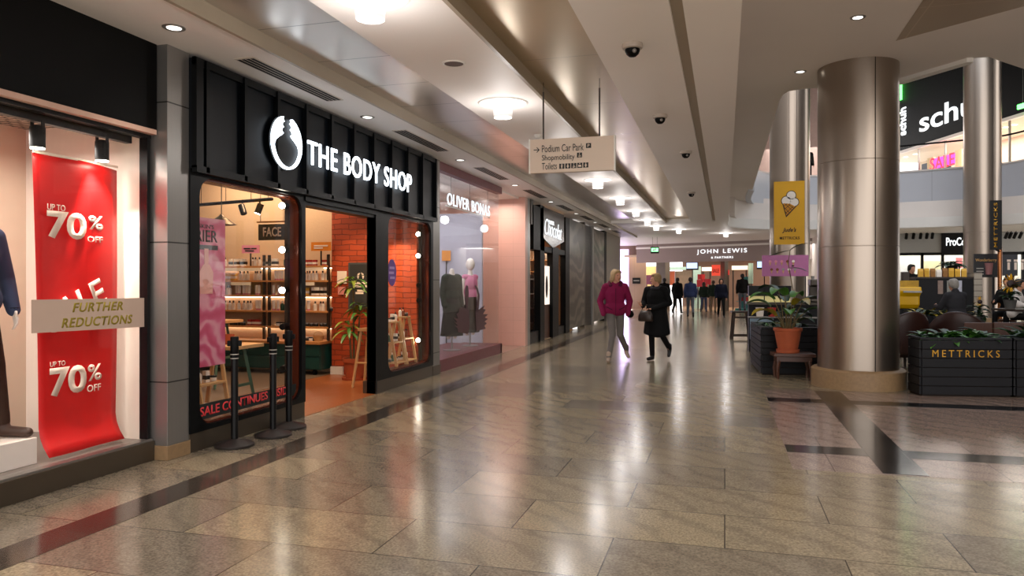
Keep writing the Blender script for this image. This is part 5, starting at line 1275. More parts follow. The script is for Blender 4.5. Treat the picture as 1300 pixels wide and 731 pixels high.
# tall thin-stalked plant behind
tp_ = thing('tall_plant', 'tall thin stalk with a drooping leaf rising behind the terracotta pot', 'plant', (1.15, 13.3, .67), kind='thing')
b = MB(); top = onY(1003, 318, 13.3); b.tube([(1.12, 13.3, .67), (1.13, 13.3, 1.2), (top.x-.03, 13.3, top.z-.2), (top.x, 13.3, top.z)], [.014, .01, .007, .005], 6); b.build('stalk', M['stem'], tp_, smooth=True)
b = MB()
leafblade(b, top, (-.9, 0, -.15), .36, .10, .2, 0); leafblade(b, top, (.9, .1, .9), .34, .10, .8, 0); leafblade(b, top-Vector((0, 0, .3)), (.8, -.3, .2), .32, .09, .8, 0)
for i in range(9): leafblade(b, (1.12, 13.3, .9+.03*i), (cos(i*2.4), sin(i*2.4), .5), .3, .10, 1.2, 0)
b.build('foliage', [M['leafdark']], tp_, smooth='all')

# hanging yellow ice-cream banner
yb = thing('hanging_banner', 'yellow hanging banner with an ice cream cone drawing', 'banner', (1.1, 14.9, 2.3), kind='thing')
BY = 14.9; a = onY(982.5, 310.5, BY); c = onY(1021.5, 230, BY)
b = MB(); b.box(a.x, c.x, BY, BY+.02, a.z, c.z); b.build('panel', M['yellow'], yb)
b = MB(); mx = (a.x+c.x)/2
b.tube([(mx, BY+.01, c.z), (mx, BY+.01, 12.2)], .004, 5); b.build('suspension_wire', M['darksteel'], yb)
b = MB(); b.box(a.x, c.x, BY-.004, BY+.024, c.z-.015, c.z+.01); b.build('top_bar', M['yellow'], yb)
def bz(px, py): q = onY(px, py, BY-.003); return (q.x, q.z)
def disc(b, ctr, r, rr2=None, seg=22, dy=0):
    b.prism([(r*cos(2*pi*i/seg), (rr2 or r)*sin(2*pi*i/seg)) for i in range(seg)], (ctr[0], BY-.001-dy, ctr[1]), (1, 0, 0), UZ, (0, -.002, 0))
ctrs = [(998.2, 254.8, 5.8), (1004.5, 248, 5.6), (1008.3, 256.5, 5.4)]; pxm = (c.x-a.x)/39
b = MB()
for i, (x, y, r) in enumerate(ctrs): disc(b, bz(x, y), (r+1.0)*pxm, None, 22, 0)
q = [bz(992.6, 256.5), bz(1012, 261), bz(998, 276)]
b.prism(q, (0, BY-.001, 0), (1, 0, 0), UZ, (0, -.002, 0)); b.build('drawing_outline', M['ink'], yb)
b = MB()
for i, (x, y, r) in enumerate(ctrs): disc(b, bz(x, y), r*pxm, None, 22, .002)
b.build('scoop', M['white'], yb)
b = MB(); q = [bz(994.2, 258), bz(1003, 258.6), bz(1009.5, 262), bz(998.3, 273.5)]
b.prism(q, (0, BY-.004, 0), (1, 0, 0), UZ, (0, -.002, 0)); b.build('cone', mat('cone_yellow', '#c98a12', .5), yb)
b = MB()
for x0_, y0_, x1_, y1_ in ((994.5, 262, 1002, 270), (995.5, 267, 999.5, 272), (997, 259, 1005, 266.5), (1001, 259.5, 1007.5, 264), (1003, 259.5, 995.5, 266), (1007, 262, 997, 271), (999, 258.5, 994.5, 262.5)):
    p, r = bz(x0_, y0_), bz(x1_, y1_); b.tube([(p[0], BY-.007, p[1]), (r[0], BY-.007, r[1])], .0045, 4)
b.build('cone_lattice', M['ink'], yb)
tY("Jude's", 993, 1011, 289, 296, BY-.002, M['ink'], yb, .02, 1.0, .35)
tY('METTRICKS', 990, 1015, 300.5, 304, BY-.002, M['ink'], yb, .012, 1.15)

# pink board with ice creams on the kiosk
pk = thing('menu_board', 'pink ice cream menu board below the yellow banner', 'sign', (1.0, 16.5, 1.5), kind='thing')
KY_ = 16.5; a = onY(967.5, 350.5, KY_); c = onY(1026.5, 323.5, KY_)
b = MB(); b.box(a.x, c.x, KY_, KY_+.13, a.z, c.z); b.build('panel', mat('pink_board', '#b06a9c', .5), pk)
rk = random.Random(2)
for j in range(2):
    for i in range(5):
        x_, z_ = a.x+.16+i*.115+.03*j, c.z-.15-.17*j
        b = MB(); b.prism([(-.022, 0), (.022, 0), (0, -.075)], (x_, KY_-.001, z_), (1, 0, 0), UZ, (0, -.003, 0), 0)
        b.prism([(.030*cos(2*pi*k/12), .018+.030*sin(2*pi*k/12)) for k in range(12)], (x_, KY_-.001, z_), (1, 0, 0), UZ, (0, -.003, 0), 1)
        b.build('printed_cone', [M['wood'], PK[rk.choice(['pinkp', 'white', 'amber', 'redp', 'grey'])]], pk)
b = MB(); b.box(c.x-.33, c.x-.28, KY_-.003, KY_, a.z+.2, a.z+.23); b.build('printed_line', M['ink'], pk)
for x_ in (a.x+.05, c.x-.05):
    b = MB(); b.tube([(x_, KY_+.12, a.z+.02), (x_, KY_+.12, 1.07)], .012, 6); b.build('post', M['blackpowder'], pk)

# kiosk counter
kk = thing('kiosk_counter', 'dark ice cream kiosk counter with a glazed top behind the corner planter', 'counter', (1.6, 17.1, 0), kind='thing')
a = onY(951, 373, 16.6)
b = MB(); b.box(a.x, 2.9, 16.7, 17.6, 0, 1.02); b.build('body', M['planterwood'], kk)
b = MB(); b.box(a.x-.05, 2.95, 16.6, 17.7, 1.02, 1.07); b.build('worktop', M['darksteel'], kk)
b = MB(); b.box(a.x-.03, 2.9, 16.62, 16.66, .74, .77); b.build('front_shelf', M['steel'], kk)
b = MB(); b.box(a.x+.02, a.x+.5, 16.64, 16.7, .28, .72); b.build('front_poster', mat('blue_white_print', '#7d94a6', .5, var=.4, scale=6), kk)
b = MB(); b.box(a.x+.02, a.x+.85, 16.9, 17.5, 1.07, 1.2); b.build('display_case', glow('lit_ice_cream_case', (.75, .66, .28), .12), kk)
b = MB(); b.box(a.x+.0, a.x+.87, 16.86, 17.54, 1.2, 1.42); b.build('case_lid', M['blackpowder'], kk)
for i, (xx, cc_, lab) in enumerate(((a.x+.22, 'white', 'white round tub on the kiosk front shelf'), (a.x+.46, 'redp', 'red tub on the kiosk front shelf'))):
    b = MB(); b.lathe([(0, 0), (.07, 0), (.085, .17), (.09, .17), (.09, .19), (0, .19)], (xx, 16.63, .77), 16); tag(b.build('ice_cream_tub', PK[cc_], smooth=True), lab, 'tub', kind='thing')
km = thing('coffee_machine', 'dark steel coffee machine on the kiosk counter behind the big plant', 'machine', (2.3, 17.1, 1.07), kind='thing')
b = MB(); b.box(1.75, 2.7, 16.85, 17.4, 1.073, 1.14); b.box(1.75, 2.7, 17.1, 17.4, 1.14, 1.42); b.box(1.75, 2.7, 16.85, 17.4, 1.42, 1.56); b.build('body', M['darksteel'], km, bevel=.02)
b = MB()
for i in range(3): b.tube([(1.95+i*.28, 16.92, 1.42), (1.95+i*.28, 16.92, 1.34), (1.95+i*.28, 16.78, 1.32)], .03, 8)
b.build('group_head', M['steel'], km, smooth=True)
for i in range(6):
    b = MB(); b.lathe([(0, 0), (.028, 0), (.04, .07), (.036, .07), (.025, .006), (0, .006)], (1.82+i*.15, 17.1+.05*(i % 2), 1.56), 14); tag(b.build('coffee_cup', PK['grey'], smooth=True), 'grey cup standing on the kiosk coffee machine', 'cup', 'cups on the coffee machine', 'thing')
lamp('SPOT', (2.3, 16.2, 3.3), 18, NEUT, .1, spot=90)
# A-frame stool / side table in the street
sf = thing('side_table', 'dark brown open frame wooden side table left of the corner planter', 'table', (.40, 20.4, 0), R(6), kind='thing')
b = MB(); b.box(-.24, .22, -.22, .22, .70, .74); b.build('top', M['darkwood'], sf, local=True, bevel=.004)
for sx in (-1, 1):
    for sy in (-1, 1):
        b = MB(); b.tube([(sx*.17, sy*.17, .70), (sx*.23, sy*.21, 0)], [.028, .026], 4); b.build('leg', M['darkwood'], sf, local=True)
for q in ((-.22, .22, -.20, -.17, .08, .12), (-.22, .22, .17, .20, .08, .12), (-.2, .2, -.19, -.165, .56, .6)):
    b = MB(); b.box(*q); b.build('crossbar', M['darkwood'], sf, local=True)

# ================================================================== RIGHT: cafe seating
def armchair(lab, loc, rz):
    t = thing('leather_armchair', lab, 'armchair', loc, rz, None, 'thing')
    b = MB(); b.box(-.36, .36, -.36, .30, .22, .46); b.build('seat', M['leather'], t, local=True, bevel=.05)
    rings = []
    for i in range(13):
        a = pi*i/12; cx, cy = .42*cos(a), .40*sin(a)*.85
        h = .62 + .40*max(0, sin(a))**1.2; d = Vector((cos(a), sin(a)*.9, 0)).normalized()
        c_ = Vector((cx, cy, 0)); ring = []
        for (o_, z) in ((-.05, .2), (.05, .2), (.07, h-.06), (.06, h-.01), (.02, h), (-.04, h-.03), (-.06, h-.1)): ring.append(c_ + d*o_ + Vector((0, 0, z)))
        rings.append(ring)
    b = MB(); b.loft(rings); bo = b.build('backrest', M['leather'], t, local=True, smooth='all'); m_ = bo.modifiers.new('s', 'SUBSURF'); m_.levels = m_.render_levels = 1
    for sx in (-1, 1):
        for sy in (-1, 1):
            b = MB(); b.tube([(sx*.30, sy*.26, .22), (sx*.32, sy*.28, 0)], [.025, .018], 8); b.build('leg', M['darkwood'], t, local=True)
    return t
armchair('brown leather tub armchair turned left behind the lettered planter', (2.90, 14.15, 0), R(205))
armchair('brown leather tub armchair seen from behind, right of its twin', (3.86, 14.35, 0), R(160))
def cafe_table(lab, x, y, H=.74, r=None, L_=1.2, D=.7):
    t = thing('cafe_table', lab, 'table', (x, y, 0), R(10), None, 'thing')
    b = MB(); b.box(-L_/2, L_/2, -D/2, D/2, H-.04, H); b.build('tabletop', M['darkwood'], t, local=True, bevel=.005)
    b = MB(); b.lathe([(.035, .02), (.035, H-.04)], (0, 0, 0), 14); b.build('pedestal', M['blackpowder'], t, local=True, smooth=True)
    b = MB(); b.lathe([(0, 0), (.26, 0), (.26, .015), (.04, .04), (0, .04)], (0, 0, 0), 24); b.build('base', M['blackpowder'], t, local=True, smooth=True)
    return t
cafe_table('dark cafe table in front of the seated grey haired person', 5.65, 16.0, 1.0, None, 1.3, .8)
cafe_table('dark cafe table between the leather armchairs and the small chairs', 4.3, 14.9, .72, None, 1.0, .7)
cafe_table('dark cafe table at the right edge of the picture', 5.5, 14.4, .74, None, 1.0, .8)
def chair(lab, x, y, rz, m='leather'):
    t = thing('cafe_chair', lab, 'chair', (x, y, 0), rz, None, 'thing')
    b = MB(); b.box(-.21, .21, -.21, .21, .43, .48); b.build('seat', M[m], t, local=True, bevel=.015)
    b = MB(); b.box(-.20, .20, .19, .22, .56, .88); b.build('backrest', M['brownwood'], t, local=True, bevel=.02)
    for sx in (-1, 1):
        b = MB(); b.tube([(sx*.19, -.19, .44), (sx*.21, -.21, 0)], [.018, .014], 6); b.build('leg', M['darkwood'], t, local=True)
        b = MB(); b.tube([(sx*.19, .20, .86), (sx*.19, .20, .44), (sx*.21, .24, 0)], [.016, .018, .014], 6); b.build('leg', M['darkwood'], t, local=True)
    return t
chair('brown wooden cafe chair with its back to the camera, left one', 3.72, 13.1, R(185))
chair('brown wooden cafe chair with its back to the camera, right one', 4.22, 13.25, R(172))
chair('brown cafe chair pulled up to the table at the right edge', 5.0, 13.6, R(150))
for i, (x, y, z, lab) in enumerate(((4.05, 14.8, .72, 'white cup on the low dark cafe table'), (5.5, 15.85, 1.0, 'white cup on the table before the seated person'), (5.3, 14.2, .74, 'white cup on the cafe table at the right edge'))):
    t = thing('coffee_cup', lab, 'cup', (x, y, z), kind='thing')
    b = MB(); b.lathe([(0, 0), (.07, 0), (.075, .008), (0, .008)], (0, 0, 0), 16); b.build('saucer', PK['white'], t, local=True, smooth=True)
    b = MB(); b.lathe([(0, .008), (.03, .008), (.045, .065), (.04, .065), (.027, .014), (0, .014)], (0, 0, 0), 16); b.build('cup', PK['white'], t, local=True, smooth=True)
# sunflower pots and dim greenery
def sunflower(lab, x, y, z, h, pot=True, rr=.09):
    t = thing('potted_sunflower', lab, 'plant', (x, y, z), kind='thing')
    b = MB(); b.lathe([(0, 0), (.08, 0), (.11, .16), (.12, .17), (.10, .17), (0, .15)], (0, 0, 0), 18); b.build('pot', mat('grey_pot', '#5a5a58', .6), t, local=True, smooth=True)
    b = MB(); b.tube([(0, 0, .15), (.02, 0, .15+h*.5), (0, -.02, .15+h)], [.008, .008, .006], 6); b.build('stem', M['leafdark'], t, local=True, smooth=True)
    b = MB(); F = Vector((0, -.04, .15+h))
    for k in range(16):
        a = 2*pi*k/16; leafblade(b, F+Vector((rr*.5*cos(a), 0, rr*.5*sin(a))), (cos(a), -.15, sin(a)), rr*1.0, rr*.42, .1, 0, 3)
    b.build('petal', M['yellow'], t, local=True)
    b = MB(); b.ell(F, (rr*.55, .02, rr*.55), 14); b.build('seed_head', M['ink'], t, local=True, smooth=True)
    b = MB(); r = random.Random(int(x*100))
    for k in range(26): a = r.uniform(0, 6.28); leafblade(b, (0, 0, .15+r.uniform(.0, h*.8)), (cos(a), sin(a), r.uniform(.2, 1.2)), .22, .09, 1.0, 0, 4)
    b.build('foliage', M['leafdark'], t, local=True, smooth='all')
sunflower('sunflower in a grey pot on the table before the seated person', 5.12, 15.85, 1.0, .32, rr=.13)
sunflower('smaller sunflower in a grey pot left of the seated person', 4.35, 14.95, .72, .28, rr=.07)
leafmass('dim bushy plant behind the armchairs', (4.35, 17.6), (.5, .3), .8, 110, .3, .08, 31, ('leafdark', 'leafold', 'leafdark'), 1.2)
leafmass('dim tall leafy plant behind the sunflower', (6.5, 17.0), (.5, .3), .95, 170, .36, .12, 33, ('leafdark', 'leafdark', 'leaf'), 1.6)
leafmass('dark leafy plant by the right edge behind the planter', (5.0, 12.6), (.35, .3), .6, 130, .4, .12, 35, ('leafdark', 'leaf'), 1.8)
for nm, x, y, hh in (('dark timber trough under the dim bushy plant', 4.35, 17.6, .8), ('dark timber trough under the tall plant behind the sunflower', 6.5, 17.0, .95), ('dark timber trough under the leafy plant by the right edge', 5.0, 12.6, .62)):
    b = MB(); plank_panel(b, (x-.6, y-.35, 0), (x+.6, y-.35, 0), .02, hh, 6); plank_panel(b, (x+.6, y-.35, 0), (x+.6, y+.35, 0), .02, hh, 6); plank_panel(b, (x+.6, y+.35, 0), (x-.6, y+.35, 0), .02, hh, 6); plank_panel(b, (x-.6, y+.35, 0), (x-.6, y-.35, 0), .02, hh, 6); b.box(x-.6, x+.6, y-.35, y+.35, 0, hh-.05)
    tag(b.build('planter_trough', M['planterwood']), nm, 'planter', kind='thing')

# cafe counter block with coffee bags, till and yellow cabinet
CY = 20.0
cc1 = thing('cafe_counter', 'tall dark cafe counter with framed notices below a row of yellow bags', 'counter', (5.1, 20.3, 0), kind='thing')
a = onY(1163, 351.5, CY); c = onY(1237, 351.5, CY)
b = MB(); b.box(a.x, c.x, CY, CY+.7, 0, a.z-.04); b.build('body', M['planterwood'], cc1)
b = MB(); b.box(a.x-.03, c.x+.03, CY-.03, CY+.73, a.z-.04, a.z); b.build('worktop', M['darkwood'], cc1)
for x0_, x1_, col in ((1190.5, 1197, '#8f7a70'), (1202, 1208, '#8a8a84'), (1214, 1221, '#b9bccb')):
    p, q = onY(x0_, 373, CY), onY(x1_, 356, CY); b = MB(); b.box(p.x, q.x, CY-.015, CY, p.z, q.z); b.build('framed_notice', mat('notice_print', col, .5, var=.3, scale=20), cc1)
p, q = onY(1236, 384, CY), onY(1246, 346, CY)
b = MB(); b.box(c.x-.02, q.x, CY-.05, CY+.6, 0, q.z); o = b.build('stacked_crates', seams('pale_crates', '#a89f92', .14, 'Z', .02, .02, .6, 0, dark=.4)); tag(o, 'stack of pale slatted crates at the right end of the cafe counter', 'crates', kind='thing')
rb = random.Random(5)
xx = a.x+.15; i = 0
BM = [PK['yel'], M['yellow'], mat('kraft_bag', '#9a6b34', .6), PK['white']]
while xx < c.x-.12:
    b = MB(); h = .20 + rb.uniform(-.02, .02); w_ = .055
    b.loft([[(-w_, -.035, 0), (w_, -.035, 0), (w_, .035, 0), (-w_, .035, 0)], [(-w_, -.035, h*.7), (w_, -.035, h*.7), (w_, .035, h*.7), (-w_, .035, h*.7)], [(-w_, -.006, h), (w_, -.006, h), (w_, .006, h), (-w_, .006, h)]])
    o = b.build('coffee_bag', BM[[0, 0, 2, 3, 2, 1, 1, 0, 2, 1][i % 10]]); o.location = (xx, CY+.25, a.z); o.rotation_euler = (0, 0, rb.uniform(-.2, .2))
    tag(o, 'upright coffee bag in the row on the cafe counter', 'bag', 'coffee bags on the cafe counter', 'thing'); xx += .135; i += 1
leafmass('dark leafy pot plant standing on the cafe counter', (onY(1208, 345, CY+.5).x, CY+.5), (.13, .1), a.z+.28, 60, .26, .09, 41, ('leafdark',), 1.0)
b = MB(); px_ = onY(1208, 345, CY+.5).x; b.lathe([(0, 0), (.10, 0), (.14, .26), (.15, .28), (.12, .28), (0, .26)], (px_, CY+.5, a.z), 18); tag(b.build('plant_pot', M['blackpowder'], smooth=True), 'dark pot under the leafy plant on the cafe counter', 'pot', kind='thing')
yc = thing('yellow_cabinet', 'yellow enamel display cabinet with baskets on top left of the cafe counter', 'cabinet', (3.9, 18.6, 0), kind='thing')
p, q = onY(1133, 392, 18.5), onY(1168, 364, 18.5)
b = MB(); b.box(p.x, q.x, 18.5, 19.2, .0, p.z); b.build('base', M['planterwood'], yc)
b = MB(); rings = []
for z, d in ((p.z, .05), (p.z+.1, 0), (q.z-.22, .0), (q.z-.12, -.05), (q.z, -.04), (q.z, .1)): rings.append([(p.x-.0, 18.5+d, z), (q.x+.0-d*.6, 18.5+d, z), (q.x-d*.6, 19.2, z), (p.x, 19.2, z)])
b.loft(rings); b.build('hood', M['yellowgloss'], yc, bevel=.03)
b = MB(); b.box(q.x-.35, q.x+.02, 18.42, 18.47, q.z-.13, q.z-.09); b.build('handle', M['steel'], yc)
p2, q2 = onY(1139, 363.5, 18.7), onY(1165, 356, 18.7)
b = MB(); b.box(p2.x, q2.x, 18.6, 18.86, q.z, q2.z); o = b.build('produce_basket', mat('yellow_fruit_crate', '#b08d2a', .6, var=.5, scale=14)); tag(o, 'low crate of yellow fruit on the yellow cabinet', 'crate', kind='thing')
p3, q3 = onY(1145, 364, 18.95), onY(1154, 345, 18.95)
b = MB(); b.box(p3.x, q3.x, 18.9, 19.1, q.z, q3.z); o = b.build('till_screen', M['darkwood'], bevel=.01); tag(o, 'upright wooden till stand on the yellow cabinet', 'till', kind='thing')
# menu boards, copper post, vertical sign
def board(lab, x0, x1, y0, y1, Y, m, ink, foot=True):
    a, c = onY(x0, y1, Y), onY(x1, y0, Y); t = thing('menu_board', lab, 'sign', ((a.x+c.x)/2, Y, 0), kind='thing')
    b = MB(); b.box(a.x, c.x, Y, Y+.05, a.z, c.z); b.build('panel', m, t)
    if foot:
        for x in (a.x+.1, c.x-.1):
            b = MB(); b.box(x-.025, x+.025, Y+.01, Y+.05, 0, a.z); b.build('leg', M['blackpowder'], t)
    return t, a, c
SLATE = mat('slate_menu', '#15151a', .5)
t, a, c = board('black menu board with pale lettering right of the cafe counter', 1236.5, 1267, 322, 352, 22.0, SLATE, None)
w_, h_ = c.x-a.x, c.z-a.z
text('lettering', 'Wonderberry', (a.x+w_*.06, 21.995, c.z-h_*.36), (1, 0, 0), UZ, w_*.88, h_*.16, mat('peach_chalk', '#d9a860', .6), t, .004, .0)
b = MB(); b.lathe([(0, 0), (.07, 0), (.10, .3), (0, .3)], (a.x+w_*.62, 22.0, a.z+h_*.12), 14); b.build('printed_cup', mat('pink_cup_print', '#9a6a6a', .5), t)
b = MB()
for k in range(3): b.box(a.x+w_*.1, a.x+w_*.4, 21.996, 22.0, a.z+h_*(.12+.12*k), a.z+h_*(.16+.12*k))
b.build('printed_lines', M['steel'], t)
t, a, c = board('dark grey notice board with white figures right of the copper post', 1272.5, 1292, 323, 350, 23.0, mat('grey_notice_board', '#34363c', .5), None)
b = MB()
for k in range(3):
    x = a.x+.12+k*.16; b.box(x, x+.06, 22.995, 23.0, a.z+.16, a.z+.36); b.box(x-.01, x+.08, 22.995, 23.0, a.z+.38, a.z+.44)
b.build('printed_figures', M['letterwhite'], t)
cp = thing('copper_post', 'slim copper post between the two cafe menu boards', 'post', (5.9, 21.5, 0), kind='thing')
p = onY(1269.3, 348, 21.5)
b = MB(); b.lathe([(.05, 0), (.05, onY(1269, 313, 21.5).z)], (p.x, 21.5, 0), 20); b.build('shaft', mat('polished_copper', '#b5764a', .25, .9), cp, smooth=True)
b = MB(); b.lathe([(0, 0), (.2, 0), (.2, .015), (.06, .03), (0, .03)], (p.x, 21.5, 0), 20); b.build('base', M['blackpowder'], cp, smooth=True)
vs_ = thing('vertical_sign', 'black vertical sign with gold cafe name reading upwards', 'sign', (5.8, 21.5, 2), kind='thing')
a, c = onY(1257, 317, 21.4), onY(1272, 254, 21.4)
b = MB(); b.box(a.x, c.x, 21.4, 21.46, a.z, c.z); b.build('panel', M['blackpowder'], vs_)
text('lettering', 'METTRICKS', (c.x-.10, 21.398, a.z+.06), (0, 0, 1), (-1, 0, 0), c.z-a.z-.12, c.x-a.x-.18, M['gold'], vs_, .006, .015, 0, 1.2)
b = MB(); b.tube([((a.x+c.x)/2, 21.43, a.z), (p.x, 21.47, a.z-.05)], .02, 6); b.build('bracket', M['blackpowder'], vs_)
b = MB(); b.tube([((a.x+c.x)/2, 21.43, c.z), ((a.x+c.x)/2, 21.43, 12.2)], .005, 5); b.build('suspension_wire', M['darksteel'], vs_)

# ================================================================== BEYOND THE VOID: kitchen shop below the balcony
KW = 34.6
cbox('wall_back', 4.0, 18, KW+3.4, KW+3.6, 0, 3.6, mat('kitchen_shop_wall', '#d8d8cc', .6, var=.25, scale=3), 'bright back wall of the kitchen shop')
cbox('wall_back', 4.0, onY(1195, 300, KW).x, KW, KW+.1, jz(890, 332)*0+2.72, 3.62, mat('speckled_terrazzo', '#b4b4b0', .6, var=.8, scale=60), 'speckled pale wall above the kitchen shop window')
cbox('wall_back', onY(1236, 300, KW).x, 18, KW, KW+.1, 2.72, 3.62, bpy.data.materials['speckled_terrazzo'])
kb = thing('shop_sign', 'black shop fascia with white lettering under the balcony', 'sign', (7.2, KW, 2.6), kind='thing')
a, c = onY(1195, 323, KW), onY(1237, 294, KW)
b = MB(); b.box(a.x, c.x, KW-.08, KW+.12, a.z, 3.6); b.build('panel', M['blackpowder'], kb)
tY('ProCook', 1201, 1236, 301.5, 312, KW-.09, M['signdim'], kb, .02, 1.0, 0, .02)
kwn = struct(thing('window_7', 'bright kitchen shop window under the balcony', 'window', (8, KW, 0)))
b = MB()
for px in (1139, 1171, 1197, 1236, 1299): x = onY(px, 340, KW).x; b.box(x-.05, x+.05, KW, KW+.1, 0, 2.72)
b.box(4, 18, KW, KW+.1, 2.62, 2.74); b.build('frame', M['blackpowder'], kwn)
b = MB(); b.box(4, 18, KW+.04, KW+.05, 0, 2.62); b.build('pane', M['glass'], kwn)
for x0_, x1_, y0_, y1_, lab, col in ((1172, 1196, 331, 344, 'cream framed display panel in the kitchen shop window', '#e6e2b8'), (1140, 1158, 330, 356, 'white display panel at the left of the kitchen shop', '#e9ecee'), (1214, 1222, 327, 340, 'red round emblem panel in the kitchen shop', '#d8787c')):
    p, q = onY(x0_, y1_, KW+2.6), onY(x1_, y0_, KW+2.6); b = MB(); b.box(p.x, q.x, KW+2.6, KW+2.68, max(p.z, .0), q.z); pn = tag(b.build('display_board', mat('panel_print', col, .5, var=.15, scale=8)), lab, 'panel', kind='thing')
    if p.z > .1: b = MB(); b.box((p.x+q.x)/2-.03, (p.x+q.x)/2+.03, KW+2.6, KW+2.68, 0, p.z); b.build('leg', M['darksteel'], pn)
tk = thing('track_light', 'row of small black spotlights above the speckled wall', 'light', (5.7, KW-.6, 3.5), kind='thing')
b = MB(); b.box(4.6, 7.0, KW-.62, KW-.58, 3.58, 3.62); b.build('track', M['blackpowder'], tk)
for px in (1151, 1160, 1169, 1177, 1184):
    x = onY(px, 304, KW-.6).x; b = MB(); b.tube([(x, KW-.6, 3.58), (x, KW-.6, 3.50)], .012, 6); b.tube([(x, KW-.62, 3.50), (x, KW-.5, 3.30)], .06, 10); b.build('spot_head', M['blackpowder'], tk)
tk2 = thing('track_light', 'cluster of small black spotlights right of the vertical cafe sign', 'light', (11, KW-.6, 3.5), kind='thing')
b = MB(); b.box(9.9, 12.5, KW-.62, KW-.58, 3.58, 3.62); b.build('track', M['blackpowder'], tk2)
for px in (1279, 1284, 1290, 1297):
    x = onY(px, 304, KW-.6).x; b = MB(); b.tube([(x, KW-.6, 3.58), (x, KW-.6, 3.48)], .012, 6); b.tube([(x, KW-.62, 3.48), (x-.05, KW-.5, 3.26)], .06, 10); b.build('spot_head', M['blackpowder'], tk2)
cbox('wall_left', 3.9, 4.0, KW-1.5, KW+3.5, 0, 3.62, M['plaster2'])
# ================================================================== shoe shop on the upper floor
A0, B0 = Vector((8.9, 44.6, 0)), Vector((12.6, 33.3, 0)); SU = (B0-A0).normalized(); SN = SU.cross(Vector((0, 0, 1)))   # SN points to the viewer
if SN.dot(Vector((-1, -1, 0))) < 0: SN = -SN
SL_ = (B0-A0).length
def S(s, d, z): return A0 + SU*s - SN*d + Vector((0, 0, z))
def sbox(b, s0, s1, d0, d1, z0, z1): return b.add([S(s, d, z) for s in (s0, s1) for d in (d0, d1) for z in (z0, z1)], [(0, 1, 3, 2), (4, 6, 7, 5), (0, 4, 5, 1), (2, 3, 7, 6), (0, 2, 6, 4), (1, 5, 7, 3)])
def onS(px, py, d=0):
    r_ = ray(px, py); O = A0 - SN*d; den = r_.x*SU.y - r_.y*SU.x; k = (O.x*SU.y-O.y*SU.x)/den; return Vector((r_.x*k, r_.y*k, 1.5+r_.z*k))
b = MB(); sbox(b, -3, SL_+4, 0, .3, 8.5, 12.2); struct(b.build('wall_back', mat('dark_facade', '#060607', .5, var=.15, spec=.15)), 'dark facade of the upstairs shoe shop')
b = MB(); sbox(b, -3, SL_+4, 3.2, 3.4, 4.9, 8.7); struct(b.build('wall_back', mat('shoe_shop_wall', '#d9c6ae', .6, var=.1)), 'pale back wall of the upstairs shoe shop')
b = MB(); sbox(b, -3, SL_+4, .3, 3.3, 8.5, 8.6); struct(b.build('ceiling', mat('shoe_shop_ceiling', '#e2d6c2', .6)))
b = MB(); sbox(b, -3, SL_+4, -.12, .05, 8.38, 8.52); struct(b.build('trim_20', M['plaster']), 'pale edge under the dark upstairs facade')
lamp('AREA', S(4.5, 1.6, 8.45), 150, (1, .95, .88), 9, 2.4, rot=(0, 0, math.atan2(SU.y, SU.x)))
ss = thing('shop_sign', 'large illuminated white shoe shop name on the dark upstairs facade', 'sign', S(5, 0, 9), kind='thing')
a, c, e = onS(1169, 168.5), onS(1236, 155), onS(1212, 134)
uu = Vector((c.x-a.x, c.y-a.y, 0)); zt_ = 1.5 + (358-151)*((a-Vector((0, 0, 1.5))).length/ray(1169, 168.5).length)
text('lettering', 'schuh', a + SN*.05, SU, UZ, (Vector((c.x, c.y, 0))-Vector((a.x, a.y, 0))).length*1.35, 1.02, M['signdim'], ss, .03, .012)
vs2 = thing('vertical_shop_sign', 'illuminated vertical white shoe shop name beside the big column', 'sign', S(.5, 0, 9), kind='thing')
p = onS(1136.5, 176); q = onS(1145, 138); 
text('lettering', 'schuh', p + SU*1.15 + SN*.05, (0, 0, 1), -SU, q.z-p.z, .62, M['signdim'], vs2, .05, .02)
gb = MB(); p, q = onS(1139, 129), onS(1142.5, 107); 
s_a = (Vector((p.x, p.y, 0))-A0).dot(SU); s_b = (Vector((q.x, q.y, 0))-A0).dot(SU)
sbox(gb, s_a, s_a+.5, -.09, -.005, p.z, q.z); tag(gb.build('green_light_bar', M['neongreen']), 'vertical green light bar beside the vertical shop name', 'light', kind='thing')
gs = thing('exit_sign', 'green emergency exit sign upstairs at the right edge', 'sign', onS(1296, 132), kind='thing')
p, q = onS(1293, 139, -.6), onS(1306, 129, -.6); s_a = (Vector((p.x, p.y, 0))-A0).dot(SU); s_b = (Vector((q.x, q.y, 0))-A0).dot(SU)
gb = MB(); sbox(gb, s_a, s_b, -.66, -.58, p.z, q.z); gb.build('face', M['neongreen'], gs)
gb = MB(); m_ = (s_a+s_b)/2; gb.tube([S(m_, -.62, q.z), S(m_, -.62, 12.2)], .02, 6); gb.build('rod', M['darksteel'], gs)
